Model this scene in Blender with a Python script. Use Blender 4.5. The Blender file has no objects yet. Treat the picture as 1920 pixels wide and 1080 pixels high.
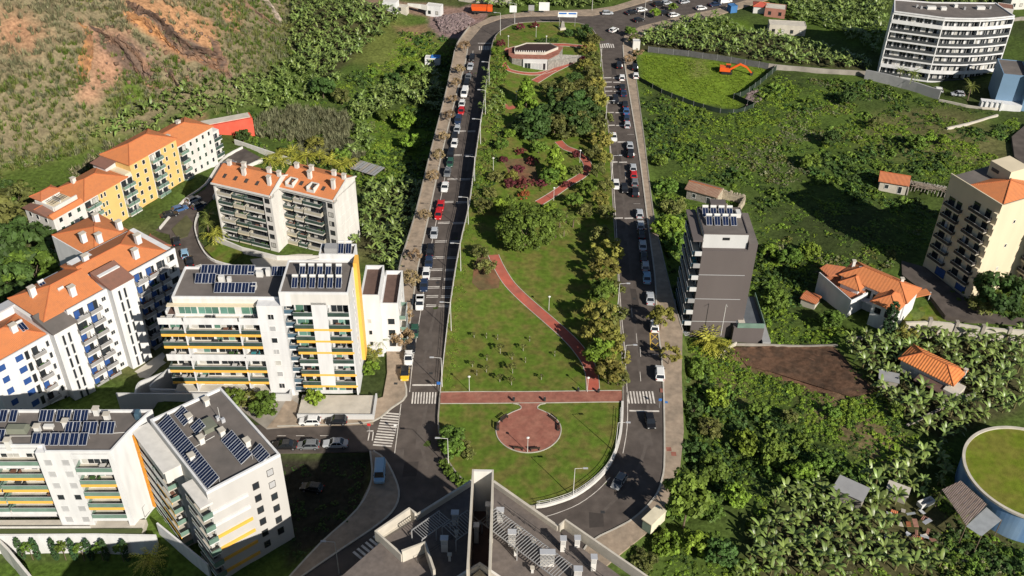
import bpy, bmesh, math, random
import numpy as np
from mathutils import Vector, Matrix, noise as mnoise
from mathutils.geometry import tessellate_polygon, delaunay_2d_cdt
R_ = math.radians
random.seed(7); rng = np.random.default_rng(7)
scene = bpy.context.scene
col = scene.collection

# ------------------------------------------------------------------ camera, light
CAM_H = 130.0; FPX = 1879.0; PITCH = R_(36.5); ROLL = R_(1.01)
cp, sp_, cr_, sr_ = math.cos(PITCH), math.sin(PITCH), math.cos(ROLL), math.sin(ROLL)
AX_R = (cr_, sp_*sr_, cp*sr_); AX_U = (-sr_, sp_*cr_, cp*cr_); AX_F = (0.0, cp, -sp_)
cam_d = bpy.data.cameras.new('camera'); cam = bpy.data.objects.new('camera', cam_d); col.objects.link(cam)
cam.matrix_world = Matrix(((AX_R[0], AX_U[0], -AX_F[0], 0), (AX_R[1], AX_U[1], -AX_F[1], 0), (AX_R[2], AX_U[2], -AX_F[2], CAM_H), (0, 0, 0, 1)))
cam_d.sensor_width = 36.0; cam_d.lens = 36.0*FPX/1920.0; cam_d.clip_start = 1.0; cam_d.clip_end = 6000.0
scene.camera = cam

SUN_EL = R_(31.0); SUN_DX, SUN_DY = 0.61, -0.79      # towards the sun, on the ground
world = bpy.data.worlds.new('World'); scene.world = world; world.use_nodes = True
wn = world.node_tree.nodes; wl = world.node_tree.links
bgn = wn['Background']; sky = wn.new('ShaderNodeTexSky'); sky.sky_type = 'NISHITA'; sky.sun_disc = False
sky.sun_elevation = SUN_EL; sky.sun_rotation = math.atan2(SUN_DX, SUN_DY); sky.altitude = 150; sky.air_density = 1.0; sky.dust_density = 0.6
wl.new(sky.outputs[0], bgn.inputs[0]); bgn.inputs[1].default_value = 0.05
sun_d = bpy.data.lights.new('sun', 'SUN'); sun_d.energy = 5.0; sun_d.angle = R_(0.5); sun_d.color = (1.0, 0.93, 0.83)
sun = bpy.data.objects.new('sun', sun_d); col.objects.link(sun)
sv = Vector((SUN_DX*math.cos(SUN_EL), SUN_DY*math.cos(SUN_EL), math.sin(SUN_EL)))
sun.rotation_euler = sv.to_track_quat('Z', 'Y').to_euler(); sun.location = (100, -100, 200)
scene.view_settings.view_transform = 'Standard'; scene.view_settings.look = 'None'
scene.view_settings.exposure = 0.33; scene.view_settings.gamma = 1.0; scene.view_settings.use_curve_mapping = False
scene.render.engine = 'CYCLES'
scene.cycles.max_bounces = 5; scene.cycles.diffuse_bounces = 2; scene.cycles.glossy_bounces = 2; scene.cycles.transmission_bounces = 2; scene.cycles.transparent_max_bounces = 4

# ------------------------------------------------------------------ surveying helpers: a sight line read off the photograph gives a point of the place
def G(px, py, z=0.0):
    a = (px-960)/FPX; b = (540-py)/FPX
    d = [AX_F[i]+a*AX_R[i]+b*AX_U[i] for i in range(3)]
    t = (z-CAM_H)/d[2]
    return (d[0]*t, d[1]*t)
def poly_w(pts, z=0.0): return [G(p[0], p[1], z) for p in pts]
def smooth(t): t = np.clip(t, 0, 1); return t*t*(3-2*t)
def in_poly(X, Y, poly):
    inside = np.zeros(np.shape(X), bool); n = len(poly)
    for i in range(n):
        x1, y1 = poly[i]; x2, y2 = poly[(i+1) % n]
        if y1 == y2: continue
        c = ((y1 > Y) != (y2 > Y)) & (X < (x2-x1)*(Y-y1)/(y2-y1)+x1)
        inside ^= c
    return inside
def dist_poly(X, Y, poly, closed=True):
    d = np.full(np.shape(X), 1e9); n = len(poly)
    for i in range(n if closed else n-1):
        x1, y1 = poly[i]; x2, y2 = poly[(i+1) % n]
        dx, dy = x2-x1, y2-y1; L = dx*dx+dy*dy+1e-9
        t = np.clip(((X-x1)*dx+(Y-y1)*dy)/L, 0, 1)
        d = np.minimum(d, np.hypot(X-x1-t*dx, Y-y1-t*dy))
    return d
def catmull(pts, n=6, closed=False):
    out = []; N = len(pts)
    for i in range(N if closed else N-1):
        p = [pts[(i+k-1) % N] if closed else pts[min(max(i+k-1, 0), N-1)] for k in range(4)]
        for s in range(n):
            t = s/n
            out.append(tuple(0.5*((2*p[1][k])+(-p[0][k]+p[2][k])*t+(2*p[0][k]-5*p[1][k]+4*p[2][k]-p[3][k])*t*t+(-p[0][k]+3*p[1][k]-3*p[2][k]+p[3][k])*t**3) for k in range(len(pts[0]))))
    if not closed: out.append(tuple(pts[-1]))
    return out

# ------------------------------------------------------------------ outlines on the ground (z = 0)
ROAD = poly_w([(878,80),(872,120),(850,200),(826,300),(805,400),(784,500),(764,640),(757,700),(762,742),(735,765),(700,790),(640,796),(520,800),(495,805),(495,850),(700,846),(722,862),(742,900),(748,930),(735,960),(700,990),(640,1030),(560,1085),(760,1120),(1000,1110),(1080,1075),(1102,1020),(1180,978),(1225,936),(1241,900),(1246,850),(1243,700),(1232,600),(1228,520),(1215,420),(1200,300),(1184,200),(1171,120),(1168,85),(1170,68),(1200,50),(1280,30),(1345,17),(1420,-6),(1420,-30),(1280,-28),(1215,3),(1150,22),(1110,30),(1040,30),(990,31),(940,35),(905,48)])
PARK = poly_w([(824,757),(826,730),(836,640),(847,560),(862,480),(880,400),(892,310),(904,230),(915,150),(924,95),(935,66),(960,51),(985,46),(1040,45),(1085,47),(1108,56),(1120,75),(1126,100),(1134,180),(1143,280),(1150,400),(1160,560),(1166,660),(1168,740),(1165,810),(1150,860),(1125,897),(1080,930),(1030,948),(985,953),(940,945),(895,925),(858,893),(832,850),(822,800)])
WALK_L = poly_w([(905,48),(878,80),(872,120),(850,200),(826,300),(805,400),(784,500),(764,640),(757,700),(762,742),(735,765),(700,790),(600,796),(600,770),(660,762),(718,745),(726,700),(725,660),(738,600),(748,510),(762,460),(780,400),(797,330),(812,270),(835,180),(848,120),(857,85),(880,52),(920,32),(990,22),(1110,18),(1150,12),(1215,-8),(1280,-45),(1280,-28),(1215,3),(1150,22),(1110,30),(1040,30),(990,31),(940,35)])
WALK_R = poly_w([(1168,85),(1171,120),(1184,200),(1200,300),(1215,420),(1228,520),(1232,600),(1243,700),(1246,850),(1241,900),(1225,936),(1180,978),(1102,1020),(1080,1075),(1110,1085),(1155,1045),(1225,990),(1258,945),(1274,890),(1282,810),(1278,700),(1280,620),(1262,560),(1240,470),(1225,400),(1210,280),(1197,180),(1190,130),(1186,85),(1205,66),(1290,42),(1350,28),(1440,0),(1420,-6),(1345,17),(1280,30),(1200,50),(1170,68)])
CORR = poly_w([(600,770),(660,762),(718,745),(726,700),(725,660),(738,600),(748,510),(762,460),(780,400),(797,330),(812,270),(835,180),(848,120),(857,85),(880,52),(920,32),(990,22),(1110,18),(1150,12),(1215,-8),(1280,-45),(1440,-30),(1440,0),(1350,28),(1290,42),(1205,66),(1186,85),(1190,130),(1197,180),(1210,280),(1225,400),(1240,470),(1262,560),(1280,620),(1278,700),(1282,810),(1274,890),(1258,945),(1225,990),(1155,1045),(1110,1085),(1080,1140),(560,1140),(540,1085),(600,1020),(670,955),(697,900),(694,846),(495,850),(380,850),(380,790),(495,795)])

# ------------------------------------------------------------------ terrain heights
CTRL = np.array([(-29,150,-.3),(-31,185,-3),(-34,220,-6),(-30,260,-9),(-28,300,-9),(-30,335,-5),(-60,260,-8),(-60,220,-6),(-60,190,-4.5),(-90,230,-3),(-90,190,-4),(-112,190,-3),(-75,150,-5),(-60,165,-4.5),(-90,120,-2),(-60,130,-1.2),(-50,100,-1.2),(-35,120,-1),(-80,90,-1.5),(-60,300,-4),(-60,345,0),(-100,280,-1),
 (40,110,-1.2),(41,135,-3),(45,150,-4.4),(47,165,-4.6),(45,185,-3.2),(45,205,-1.6),(45,250,-1.2),(44,300,-.4),(80,150,-1.5),(80,110,-3),(110,120,-3),(90,190,-.4),(110,178,0),(80,250,0),(110,280,0),(150,300,1.5),(60,340,0),(150,200,1),(0,370,0),(0,80,-1),(40,88,-2),(0,600,5),(200,400,4),(-30,60,-1),(80,60,-3),(-150,120,2),(-120,150,-1)])
PADS = []          # (polygon, level, blend)
PADS.append((CORR, 0.0, 1.0)); PADS.append(([(-130,70),(-130,105.4),(-84,105.6),(-57.5,105.8),(-53,97),(-53,70)], -4.7, .8))
TANK = (90.2, 120.9, 11.1)
HILL_LINE = [(-260,120),(-150,180),(-132,222),(-108,233),(-90,258),(-78,268),(-72,300),(-72,350),(-70,520)]
def nz(X, Y, s, seed=0.0):
    X = np.asarray(X, float); Y = np.asarray(Y, float)
    return (np.sin(X/s+1.3*np.sin(Y/s*.7+seed)+seed)+np.sin(Y/s*1.1+1.7*np.sin(X/s*.6-seed)+2*seed)+.6*np.sin((X+Y)/s*1.9+seed*3)+.5*np.sin((X-1.3*Y)/s*2.7+seed))/3.1
ROCKY = poly_w([(185,80),(250,110),(300,60),(360,95),(420,120)], 22)
GULLY1 = poly_w([(240,22),(285,32),(335,78),(390,100),(426,128)], 24); GULLY2 = poly_w([(190,60),(240,110),(265,150),(290,170)], 20)
def hill(X, Y):
    d = dist_poly(X, Y, HILL_LINE, closed=False)
    left = in_poly(X, Y, HILL_LINE+[(-900,520),(-900,120)])
    d = np.where(left, d, 0)
    h = np.where(d < 12, d*d/24*.62, (d-6)*.62)
    h = np.where(d > 160, (160-6)*.62+(d-160)*.05, h)
    g = smooth((d-8)/20)
    ridge = nz(X*1.0+Y*.5, Y*.7-X*.3, 9, 1.1)*2.3+nz(X, Y, 4.1, 2.2)*.9
    rk = np.exp(-(dist_poly(X, Y, ROCKY, closed=False)/11)**2)*g
    u_ = (X*.75+Y*.66); v_ = (Y*.75-X*.66)
    rid = 1-np.abs(np.sin(v_/4.2+.9*np.sin(u_/7)+.5*np.sin(u_/3.1))); rid2 = 1-np.abs(np.sin(v_/1.9+1.3*np.sin(u_/4.3)))
    h = h+rk*(3.4*rid**2+1.1*rid2**2-1.5+.9*nz(X, Y, 1.7, 4.2))
    dc = dist_poly(X, Y, GULLY1, closed=False); dg = dist_poly(X, Y, GULLY2, closed=False)
    return h+ridge*g-4.5*np.exp(-(dc/3.2)**2)*g-3.0*np.exp(-(dg/2.5)**2)*g
CLIFFS = [(poly_w([(230,30),(270,50),(330,90),(385,110),(425,128),(420,105),(345,70),(290,28),(240,18)], 22), 7.0)]
def H0(X, Y):
    X = np.asarray(X, float); Y = np.asarray(Y, float)
    num = np.zeros(X.shape); den = np.zeros(X.shape)
    for cx, cy, cz in CTRL:
        w = 1.0/((X-cx)**2+(Y-cy)**2+60)**2; num += w*cz; den += w
    h = num/den+nz(X, Y, 7.0, .4)*.35+nz(X, Y, 23.0, .9)*.4+hill(X, Y)
    for poly, z, bl in PADS:
        px = [p[0] for p in poly]; py = [p[1] for p in poly]
        m = (X > min(px)-bl-1) & (X < max(px)+bl+1) & (Y > min(py)-bl-1) & (Y < max(py)+bl+1)
        if not np.any(m): continue
        d = dist_poly(X, Y, poly); ins = in_poly(X, Y, poly)
        w = np.where(ins, 0, smooth(d/bl)); w = np.where(m, w, 1)
        h = (z-.18)*(1-w)+h*w
    return h
def park_h(X, Y):
    X = np.asarray(X, float); Y = np.asarray(Y, float)
    west = 1-smooth((X+11.5)/22)
    up = smooth((Y-150)/45)*(1-smooth((Y-300)/20))
    return .30+west*up*2.6+smooth((Y-190)/60)*.5+.12*nz(X, Y, 6, .3)
def HH(x, y):
    X = np.array([x]); Y = np.array([y])
    if in_poly(X, Y, PARK)[0]: return float(park_h(X, Y)[0])
    if in_poly(X, Y, CORR)[0]: return .02
    return float(H0(X, Y)[0])
_ZS = np.concatenate([np.arange(96, 6, -1.0), np.arange(6, -15, -.25)])
def gp(px, py, extra=0.0):                  # where the sight line meets the ground
    a = (px-960)/FPX; b = (540-py)/FPX
    d = [AX_F[i]+a*AX_R[i]+b*AX_U[i] for i in range(3)]; T = (_ZS-CAM_H)/d[2]; X = d[0]*T; Y = d[1]*T
    ink = in_poly(X, Y, PARK); inc = in_poly(X, Y, CORR); Hh_ = np.where(ink, park_h(X, Y), np.where(inc, .02, H0(X, Y)))+extra-_ZS
    k = int(np.argmax(Hh_ >= 0)); k = max(k, 1); f = Hh_[k]-Hh_[k-1]; t = 0 if f == 0 else -Hh_[k-1]/f; z = _ZS[k-1]+(_ZS[k]-_ZS[k-1])*min(max(t, 0), 1)
    x, y = G(px, py, z); return (float(x), float(y), float(z-extra))

# ------------------------------------------------------------------ materials
MATS = {}
def mat(name, c, rough=.8, var=.12, scale=.6, bump=0.0, spec=.3, metal=0.0, var2=None, rnd=0.0, attr=False, bscale=None, stretch=None):
    if name in MATS: return MATS[name]
    m = bpy.data.materials.new(name); m.use_nodes = True; n = m.node_tree.nodes; l = m.node_tree.links
    b = n['Principled BSDF']; b.inputs['Roughness'].default_value = rough; b.inputs['Metallic'].default_value = metal
    b.inputs['Specular IOR Level'].default_value = spec
    geo = n.new('ShaderNodeNewGeometry'); pos = geo.outputs['Position']
    if stretch:
        mp = n.new('ShaderNodeMapping'); mp.inputs['Scale'].default_value = stretch; mp.inputs['Rotation'].default_value = (0,0,.35); l.new(pos, mp.inputs[0]); pos = mp.outputs[0]
    t1 = n.new('ShaderNodeTexNoise'); t1.inputs['Scale'].default_value = scale; t1.inputs['Detail'].default_value = 5; l.new(pos, t1.inputs['Vector'])
    base = n.new('ShaderNodeRGB'); base.outputs[0].default_value = (*c, 1); src = base.outputs[0]
    if attr:
        at = n.new('ShaderNodeAttribute'); at.attribute_name = 'tint'
        mm = n.new('ShaderNodeMix'); mm.data_type = 'RGBA'; mm.blend_type = 'MULTIPLY'; mm.inputs[0].default_value = 1
        l.new(src, mm.inputs[6]); l.new(at.outputs['Color'], mm.inputs[7]); src = mm.outputs[2]
    if var2:
        mx = n.new('ShaderNodeMix'); mx.data_type = 'RGBA'; mx.inputs[7].default_value = (*var2, 1)
        rp = n.new('ShaderNodeMapRange'); rp.inputs[1].default_value = .42; rp.inputs[2].default_value = .62
        t2 = n.new('ShaderNodeTexNoise'); t2.inputs['Scale'].default_value = scale*.35; t2.inputs['Detail'].default_value = 6; l.new(pos, t2.inputs['Vector'])
        l.new(t2.outputs['Fac'], rp.inputs[0]); l.new(rp.outputs[0], mx.inputs[0]); l.new(src, mx.inputs[6]); src = mx.outputs[2]
    hv = n.new('ShaderNodeHueSaturation'); mr = n.new('ShaderNodeMapRange')
    mr.inputs[1].default_value = .3; mr.inputs[2].default_value = .7; mr.inputs[3].default_value = 1-var; mr.inputs[4].default_value = 1+var
    l.new(t1.outputs['Fac'], mr.inputs[0]); l.new(src, hv.inputs['Color']); vv = mr.outputs[0]
    if rnd:
        oi = n.new('ShaderNodeObjectInfo'); r2 = n.new('ShaderNodeMapRange'); r2.inputs[3].default_value = 1-rnd; r2.inputs[4].default_value = 1+rnd
        l.new(oi.outputs['Random'], r2.inputs[0]); mu = n.new('ShaderNodeMath'); mu.operation = 'MULTIPLY'; l.new(vv, mu.inputs[0]); l.new(r2.outputs[0], mu.inputs[1]); vv = mu.outputs[0]
        r3 = n.new('ShaderNodeMapRange'); r3.inputs[3].default_value = .5-rnd*.07; r3.inputs[4].default_value = .5+rnd*.05
        ml = n.new('ShaderNodeMath'); ml.operation = 'MULTIPLY'; ml.inputs[1].default_value = 7.31; l.new(oi.outputs['Random'], ml.inputs[0])
        fr = n.new('ShaderNodeMath'); fr.operation = 'FRACT'; l.new(ml.outputs[0], fr.inputs[0]); l.new(fr.outputs[0], r3.inputs[0]); l.new(r3.outputs[0], hv.inputs['Hue'])
    l.new(vv, hv.inputs['Value']); l.new(hv.outputs[0], b.inputs['Base Color'])
    if bump:
        bp = n.new('ShaderNodeBump'); bp.inputs['Strength'].default_value = bump; bp.inputs['Distance'].default_value = .1
        t3 = n.new('ShaderNodeTexNoise'); t3.inputs['Scale'].default_value = bscale or scale*6; t3.inputs['Detail'].default_value = 6; l.new(pos, t3.inputs['Vector'])
        l.new(t3.outputs['Fac'], bp.inputs['Height']); l.new(bp.outputs[0], b.inputs['Normal'])
    MATS[name] = m; return m
def tile_mat(name, c1, c2, ang=0.0, pitch=.25):
    m = bpy.data.materials.new(name); m.use_nodes = True; n = m.node_tree.nodes; l = m.node_tree.links; b = n['Principled BSDF']; b.inputs['Roughness'].default_value = .85
    tc = n.new('ShaderNodeTexCoord'); mp = n.new('ShaderNodeMapping'); mp.inputs['Rotation'].default_value = (0, 0, ang); l.new(tc.outputs['Object'], mp.inputs[0])
    w = n.new('ShaderNodeTexWave'); w.wave_type = 'BANDS'; w.inputs['Scale'].default_value = .314/pitch; w.inputs['Distortion'].default_value = .4; l.new(mp.outputs[0], w.inputs[0])
    t = n.new('ShaderNodeTexNoise'); t.inputs['Scale'].default_value = .9; t.inputs['Detail'].default_value = 10; t.inputs['Roughness'].default_value = .7; l.new(tc.outputs['Object'], t.inputs[0])
    mx = n.new('ShaderNodeMix'); mx.data_type = 'RGBA'; mx.inputs[6].default_value = (*c1, 1); mx.inputs[7].default_value = (*c2, 1)
    r = n.new('ShaderNodeMapRange'); r.inputs[1].default_value = .45; r.inputs[2].default_value = .75; l.new(t.outputs[0], r.inputs[0]); l.new(r.outputs[0], mx.inputs[0])
    l.new(mx.outputs[2], b.inputs['Base Color'])
    bp = n.new('ShaderNodeBump'); bp.inputs['Strength'].default_value = .8; bp.inputs['Distance'].default_value = .08; l.new(w.outputs['Fac'], bp.inputs['Height']); l.new(bp.outputs[0], b.inputs['Normal'])
    MATS[name] = m; return m
def glass_mat(name, c, rough=.08):
    m = mat(name, c, rough, .25, .35, spec=.8, rnd=.3); return m
WHITE = mat('white_render', (.65,.65,.645), .85, .085, .9, bump=.05, spec=.2, stretch=(1,1,.2))
WHITE2 = mat('white_warm_render', (.62,.60,.56), .85, .09, .9, bump=.05, spec=.2, stretch=(1,1,.2))
GREYW = mat('pale_grey_render', (.52,.52,.51), .85, .07, .3, spec=.2, stretch=(1,1,.25))
CREAM = mat('cream_render', (.64,.555,.40), .85, .06, .3, spec=.2, stretch=(1,1,.2))
YELW = mat('yellow_ochre_render', (.70,.45,.17), .8, .04, .4, spec=.2)
YBAND = mat('orange_yellow_panel', (.82,.45,.08), .6, .04, .6, spec=.3)
ORTILE = tile_mat('orange_roof_tiles', (.62,.215,.075), (.50,.185,.075))
ORTILE2 = tile_mat('weathered_roof_tiles', (.50,.17,.07), (.36,.13,.07), 0, .3)
BRTILE = tile_mat('brown_roof_tiles', (.27,.13,.09), (.20,.11,.08))
ROOFG = mat('grey_roof_gravel', (.155,.135,.122), .95, .12, .5, bump=.2, bscale=8, var2=(.125,.112,.103))
ROOFD = mat('brown_terrace_tiles', (.12,.075,.06), .8, .15, .8)
DGREY = mat('dark_grey_cladding', (.115,.098,.094), .75, .06, .25, spec=.3, stretch=(1,1,.2))
MGREY = mat('mid_grey_metal', (.30,.30,.30), .6, .08, .6)
CONC = mat('concrete', (.33,.30,.26), .9, .16, .5, bump=.15, var2=(.26,.235,.20))
CONCL = mat('pale_concrete', (.50,.46,.39), .9, .12, .6, bump=.1)
STONE = mat('grey_stone_masonry', (.24,.225,.20), .95, .3, 1.8, bump=.5, bscale=3)
PAVE = mat('stone_sett_pavement', (.34,.265,.195), .92, .18, .9, bump=.2, var2=(.27,.215,.16))
ASPH = mat('asphalt', (.084,.069,.060), .9, .24, .45, bump=.1, bscale=12, var2=(.100,.083,.072))
PAINT = mat('road_paint', (.66,.62,.56), .8, .16, 1.6, var2=(.50,.46,.42))
YPAINT = mat('yellow_road_paint', (.60,.40,.07), .8, .15, 2)
REDP = mat('red_paving', (.42,.105,.07), .9, .13, .7, bump=.15, var2=(.33,.105,.075))
REDP2 = mat('red_plaza_paving', (.27,.105,.075), .9, .18, 1.2, bump=.15, var2=(.31,.135,.095))
KERB = mat('kerb_stone', (.45,.42,.36), .9, .12, 1)
LAWN = mat('lawn_grass', (.098,.150,.020), .95, .26, 1.0, bump=.6, bscale=7, var2=(.145,.140,.036), spec=.1)
SOIL = mat('tilled_soil', (.13,.072,.045), .95, .25, .5, bump=.6, bscale=3, var2=(.09,.055,.036), spec=.1)
GLD = glass_mat('dark_window_glass', (.025,.030,.035))
GLG = glass_mat('green_window_glass', (.12,.25,.20))
GLW = mat('drawn_white_curtain', (.48,.47,.43), .4, .2, .8, rnd=.2)
GLB = mat('pale_blind', (.42,.42,.42), .5, .06, 1, rnd=.1)
RAILG = mat('green_glass_railing', (.045,.075,.062), .12, .25, .5, spec=.7)
RAILP = mat('pale_green_glass_railing', (.16,.25,.20), .15, .2, .5, spec=.7)
RAILB = mat('blue_glass_railing', (.06,.11,.15), .12, .2, .5, spec=.7)
FRAME = mat('dark_window_frame', (.06,.05,.045), .5, .1, 2)
FRAMEW = mat('white_window_frame', (.72,.71,.68), .5, .05, 2)
SHUT = mat('blue_shutter', (.03,.08,.25), .5, .08, 1)
SHUTG = mat('dark_green_shutter', (.03,.06,.04), .5, .1, 1)
PV = mat('solar_collector_glass', (.008,.015,.045), .12, .2, .6, spec=.8)
ALU = mat('aluminium', (.55,.56,.58), .4, .05, 2, metal=.3)
DIRON = mat('dark_iron', (.04,.04,.04), .6, .1, 2)
BARK = mat('bark', (.16,.12,.085), .95, .2, 2, bump=.3)
PIPE = mat('white_painted_metal', (.62,.61,.58), .5, .05, 1)

# ------------------------------------------------------------------ mesh building
class MB:
    def __init__(s): s.v = []; s.f = []
    def box(s, x0, x1, y0, y1, z0, z1):
        if x0 > x1: x0, x1 = x1, x0
        if y0 > y1: y0, y1 = y1, y0
        b = len(s.v); s.v += [(x, y, z) for z in (z0, z1) for x, y in ((x0,y0),(x1,y0),(x1,y1),(x0,y1))]
        s.f += [tuple(b+i for i in q) for q in ((3,2,1,0),(4,5,6,7),(0,1,5,4),(1,2,6,5),(2,3,7,6),(3,0,4,7))]; return s
    def prism(s, poly, z0, z1):
        a = sum(poly[i][0]*poly[(i+1) % len(poly)][1]-poly[(i+1) % len(poly)][0]*poly[i][1] for i in range(len(poly)))
        if a < 0: poly = list(reversed(poly))
        n = len(poly); b = len(s.v)
        zf0 = z0 if callable(z0) else (lambda x, y: z0); zf1 = z1 if callable(z1) else (lambda x, y: z1)
        s.v += [(p[0], p[1], zf0(p[0], p[1])) for p in poly]+[(p[0], p[1], zf1(p[0], p[1])) for p in poly]
        for i in range(n): j = (i+1) % n; s.f.append((b+i, b+j, b+n+j, b+n+i))
        tri = tessellate_polygon([[Vector((p[0], p[1], 0)) for p in poly]])
        for t in tri:
            t = list(t); q = [poly[k] for k in t]
            if (q[1][0]-q[0][0])*(q[2][1]-q[0][1])-(q[1][1]-q[0][1])*(q[2][0]-q[0][0]) < 0: t.reverse()
            s.f.append(tuple(b+n+k for k in t)); s.f.append(tuple(b+k for k in reversed(t)))
        return s
    def poly3(s, pts): b = len(s.v); s.v += [tuple(p) for p in pts]; s.f.append(tuple(range(b, b+len(pts)))); return s
    def hull(s, pts, faces): b = len(s.v); s.v += [tuple(p) for p in pts]; s.f += [tuple(b+i for i in f) for f in faces]; return s
    def tube(s, p0, p1, r0, r1=None, n=6):
        r1 = r0 if r1 is None else r1; p0 = Vector(p0); p1 = Vector(p1); d = (p1-p0).normalized()
        a = d.orthogonal().normalized(); c = d.cross(a); b = len(s.v)
        for p, r in ((p0, r0), (p1, r1)):
            for i in range(n): t = 2*math.pi*i/n; q = p+(a*math.cos(t)+c*math.sin(t))*r; s.v.append(tuple(q))
        for i in range(n): j = (i+1) % n; s.f.append((b+i, b+j, b+n+j, b+n+i))
        s.f.append(tuple(b+i for i in reversed(range(n)))); s.f.append(tuple(b+n+i for i in range(n))); return s
    def beam(s, p0, p1, w, h):          # box along a line, w across, h up
        p0 = Vector(p0); p1 = Vector(p1); d = (p1-p0).normalized(); sd = d.cross(Vector((0,0,1)))
        sd = Vector((1,0,0)) if sd.length < 1e-4 else sd.normalized(); up = sd.cross(d)
        b = len(s.v)
        for p in (p0, p1):
            for a, c in ((-1,-1),(1,-1),(1,1),(-1,1)): s.v.append(tuple(p+sd*a*w/2+up*c*h/2))
        s.f += [tuple(b+i for i in q) for q in ((0,1,2,3),(7,6,5,4),(0,4,5,1),(1,5,6,2),(2,6,7,3),(3,7,4,0))]; return s
    def mesh(s, name, m, smooth_=False):
        me = bpy.data.meshes.new(name); me.from_pydata(s.v, [], s.f)
        if m: me.materials.append(m)
        if smooth_: me.polygons.foreach_set('use_smooth', [True]*len(me.polygons))
        me.update(); return me
    def build(s, name, m, parent=None, loc=None, smooth_=False):
        return link(name, s.mesh(name, m, smooth_), parent, loc)
def link(name, me, parent=None, loc=None, rz=0.0):
    o = bpy.data.objects.new(name, me); col.objects.link(o)
    if parent: o.parent = parent
    if loc: o.location = loc
    if rz: o.rotation_euler = (0, 0, rz)
    return o
def tag(o, label=None, cat=None, group=None, kind=None):
    if label: o['label'] = label
    if cat: o['category'] = cat
    if group: o['group'] = group
    if kind: o['kind'] = kind
    return o
def thing(name, label, cat, loc=(0,0,0), rz=0.0, group=None):
    o = bpy.data.objects.new(name, None); col.objects.link(o); o.location = loc; o.rotation_euler = (0, 0, rz); o.empty_display_size = .5
    return tag(o, label, cat, group)
def copy_tree(o, parent=None):
    c = o.copy(); col.objects.link(c); c.parent = parent
    for ch in o.children: copy_tree(ch, c)
    return c
def struct(o): o['kind'] = 'structure'; return o
def sheet(name, poly, hf, step, m, dz=0.0, kids=None):
    """a ground sheet with a clean outline, draped over hf"""
    P = [Vector(p[:2]) for p in poly]; n = len(P)
    xs = [p.x for p in P]; ys = [p.y for p in P]
    gx, gy = np.meshgrid(np.arange(min(xs)+.01, max(xs), step), np.arange(min(ys)+.013, max(ys), step))
    ins = in_poly(gx, gy, poly) & (dist_poly(gx, gy, poly) > step*.35)
    P += [Vector((a, b)) for a, b in zip(gx[ins], gy[ins])]
    vs, es, fs, *_ = delaunay_2d_cdt(P, [], [list(range(n))], 1, 1e-4)
    X = np.array([v.x for v in vs]); Y = np.array([v.y for v in vs]); Z = hf(X, Y)+dz
    me = bpy.data.meshes.new(name); me.from_pydata(list(zip(X, Y, Z)), [], [tuple(f) for f in fs]); me.materials.append(m)
    me.polygons.foreach_set('use_smooth', [True]*len(me.polygons)); me.update()
    if len(me.polygons) and me.polygons[0].normal.z < 0: me.flip_normals()
    return link(name, me)
def offset_line(pts, d):
    out = []
    for i, p in enumerate(pts):
        a = Vector(pts[max(i-1, 0)][:2]); b = Vector(pts[min(i+1, len(pts)-1)][:2]); t = (b-a).normalized()
        out.append((p[0]-t.y*d, p[1]+t.x*d))
    return out
def ribbon(name, pts, w, hf, m, dz=.03, parent=None, thick=.0):
    A = offset_line(pts, w/2); B = offset_line(pts, -w/2); v = []; f = []
    for a, b in zip(A, B):
        for q in (a, b): v.append((q[0], q[1], float(hf(np.array([q[0]]), np.array([q[1]]))[0])+dz))
    for i in range(len(A)-1): f.append((2*i, 2*i+1, 2*i+3, 2*i+2))
    n = len(v)
    if thick:
        v += [(x, y, z-thick) for x, y, z in v]
        for i in range(len(A)-1): f.append((2*i+n, 2*i, 2*i+2, 2*i+2+n)); f.append((2*i+1, 2*i+1+n, 2*i+3+n, 2*i+3))
        f.append((0, 1, n+1, n)); e = 2*(len(A)-1); f.append((e+1, e, n+e, n+e+1))
    me = bpy.data.meshes.new(name); me.from_pydata(v, [], f); me.materials.append(m); me.update()
    if me.polygons[0].normal.z < 0: me.flip_normals()
    return link(name, me, parent)
def strip_wall(mb, pts, z0f, z1f, t=.3):
    A = offset_line(pts, t/2); B = offset_line(pts, -t/2); b = len(mb.v)
    for p, a, c in zip(pts, A, B):
        z0, z1 = z0f(*p[:2]), z1f(*p[:2])
        mb.v += [(a[0], a[1], z0), (c[0], c[1], z0), (c[0], c[1], z1), (a[0], a[1], z1)]
    for i in range(len(pts)-1):
        k = b+4*i
        for q in ((0,4,5,1),(1,5,6,2),(2,6,7,3),(3,7,4,0)): mb.f.append(tuple(k+j for j in q))
    mb.f.append((b, b+1, b+2, b+3)); e = b+4*(len(pts)-1); mb.f.append((e+3, e+2, e+1, e))
    return mb
flat = lambda z: (lambda X, Y: np.full(np.shape(X), float(z)))
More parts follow.
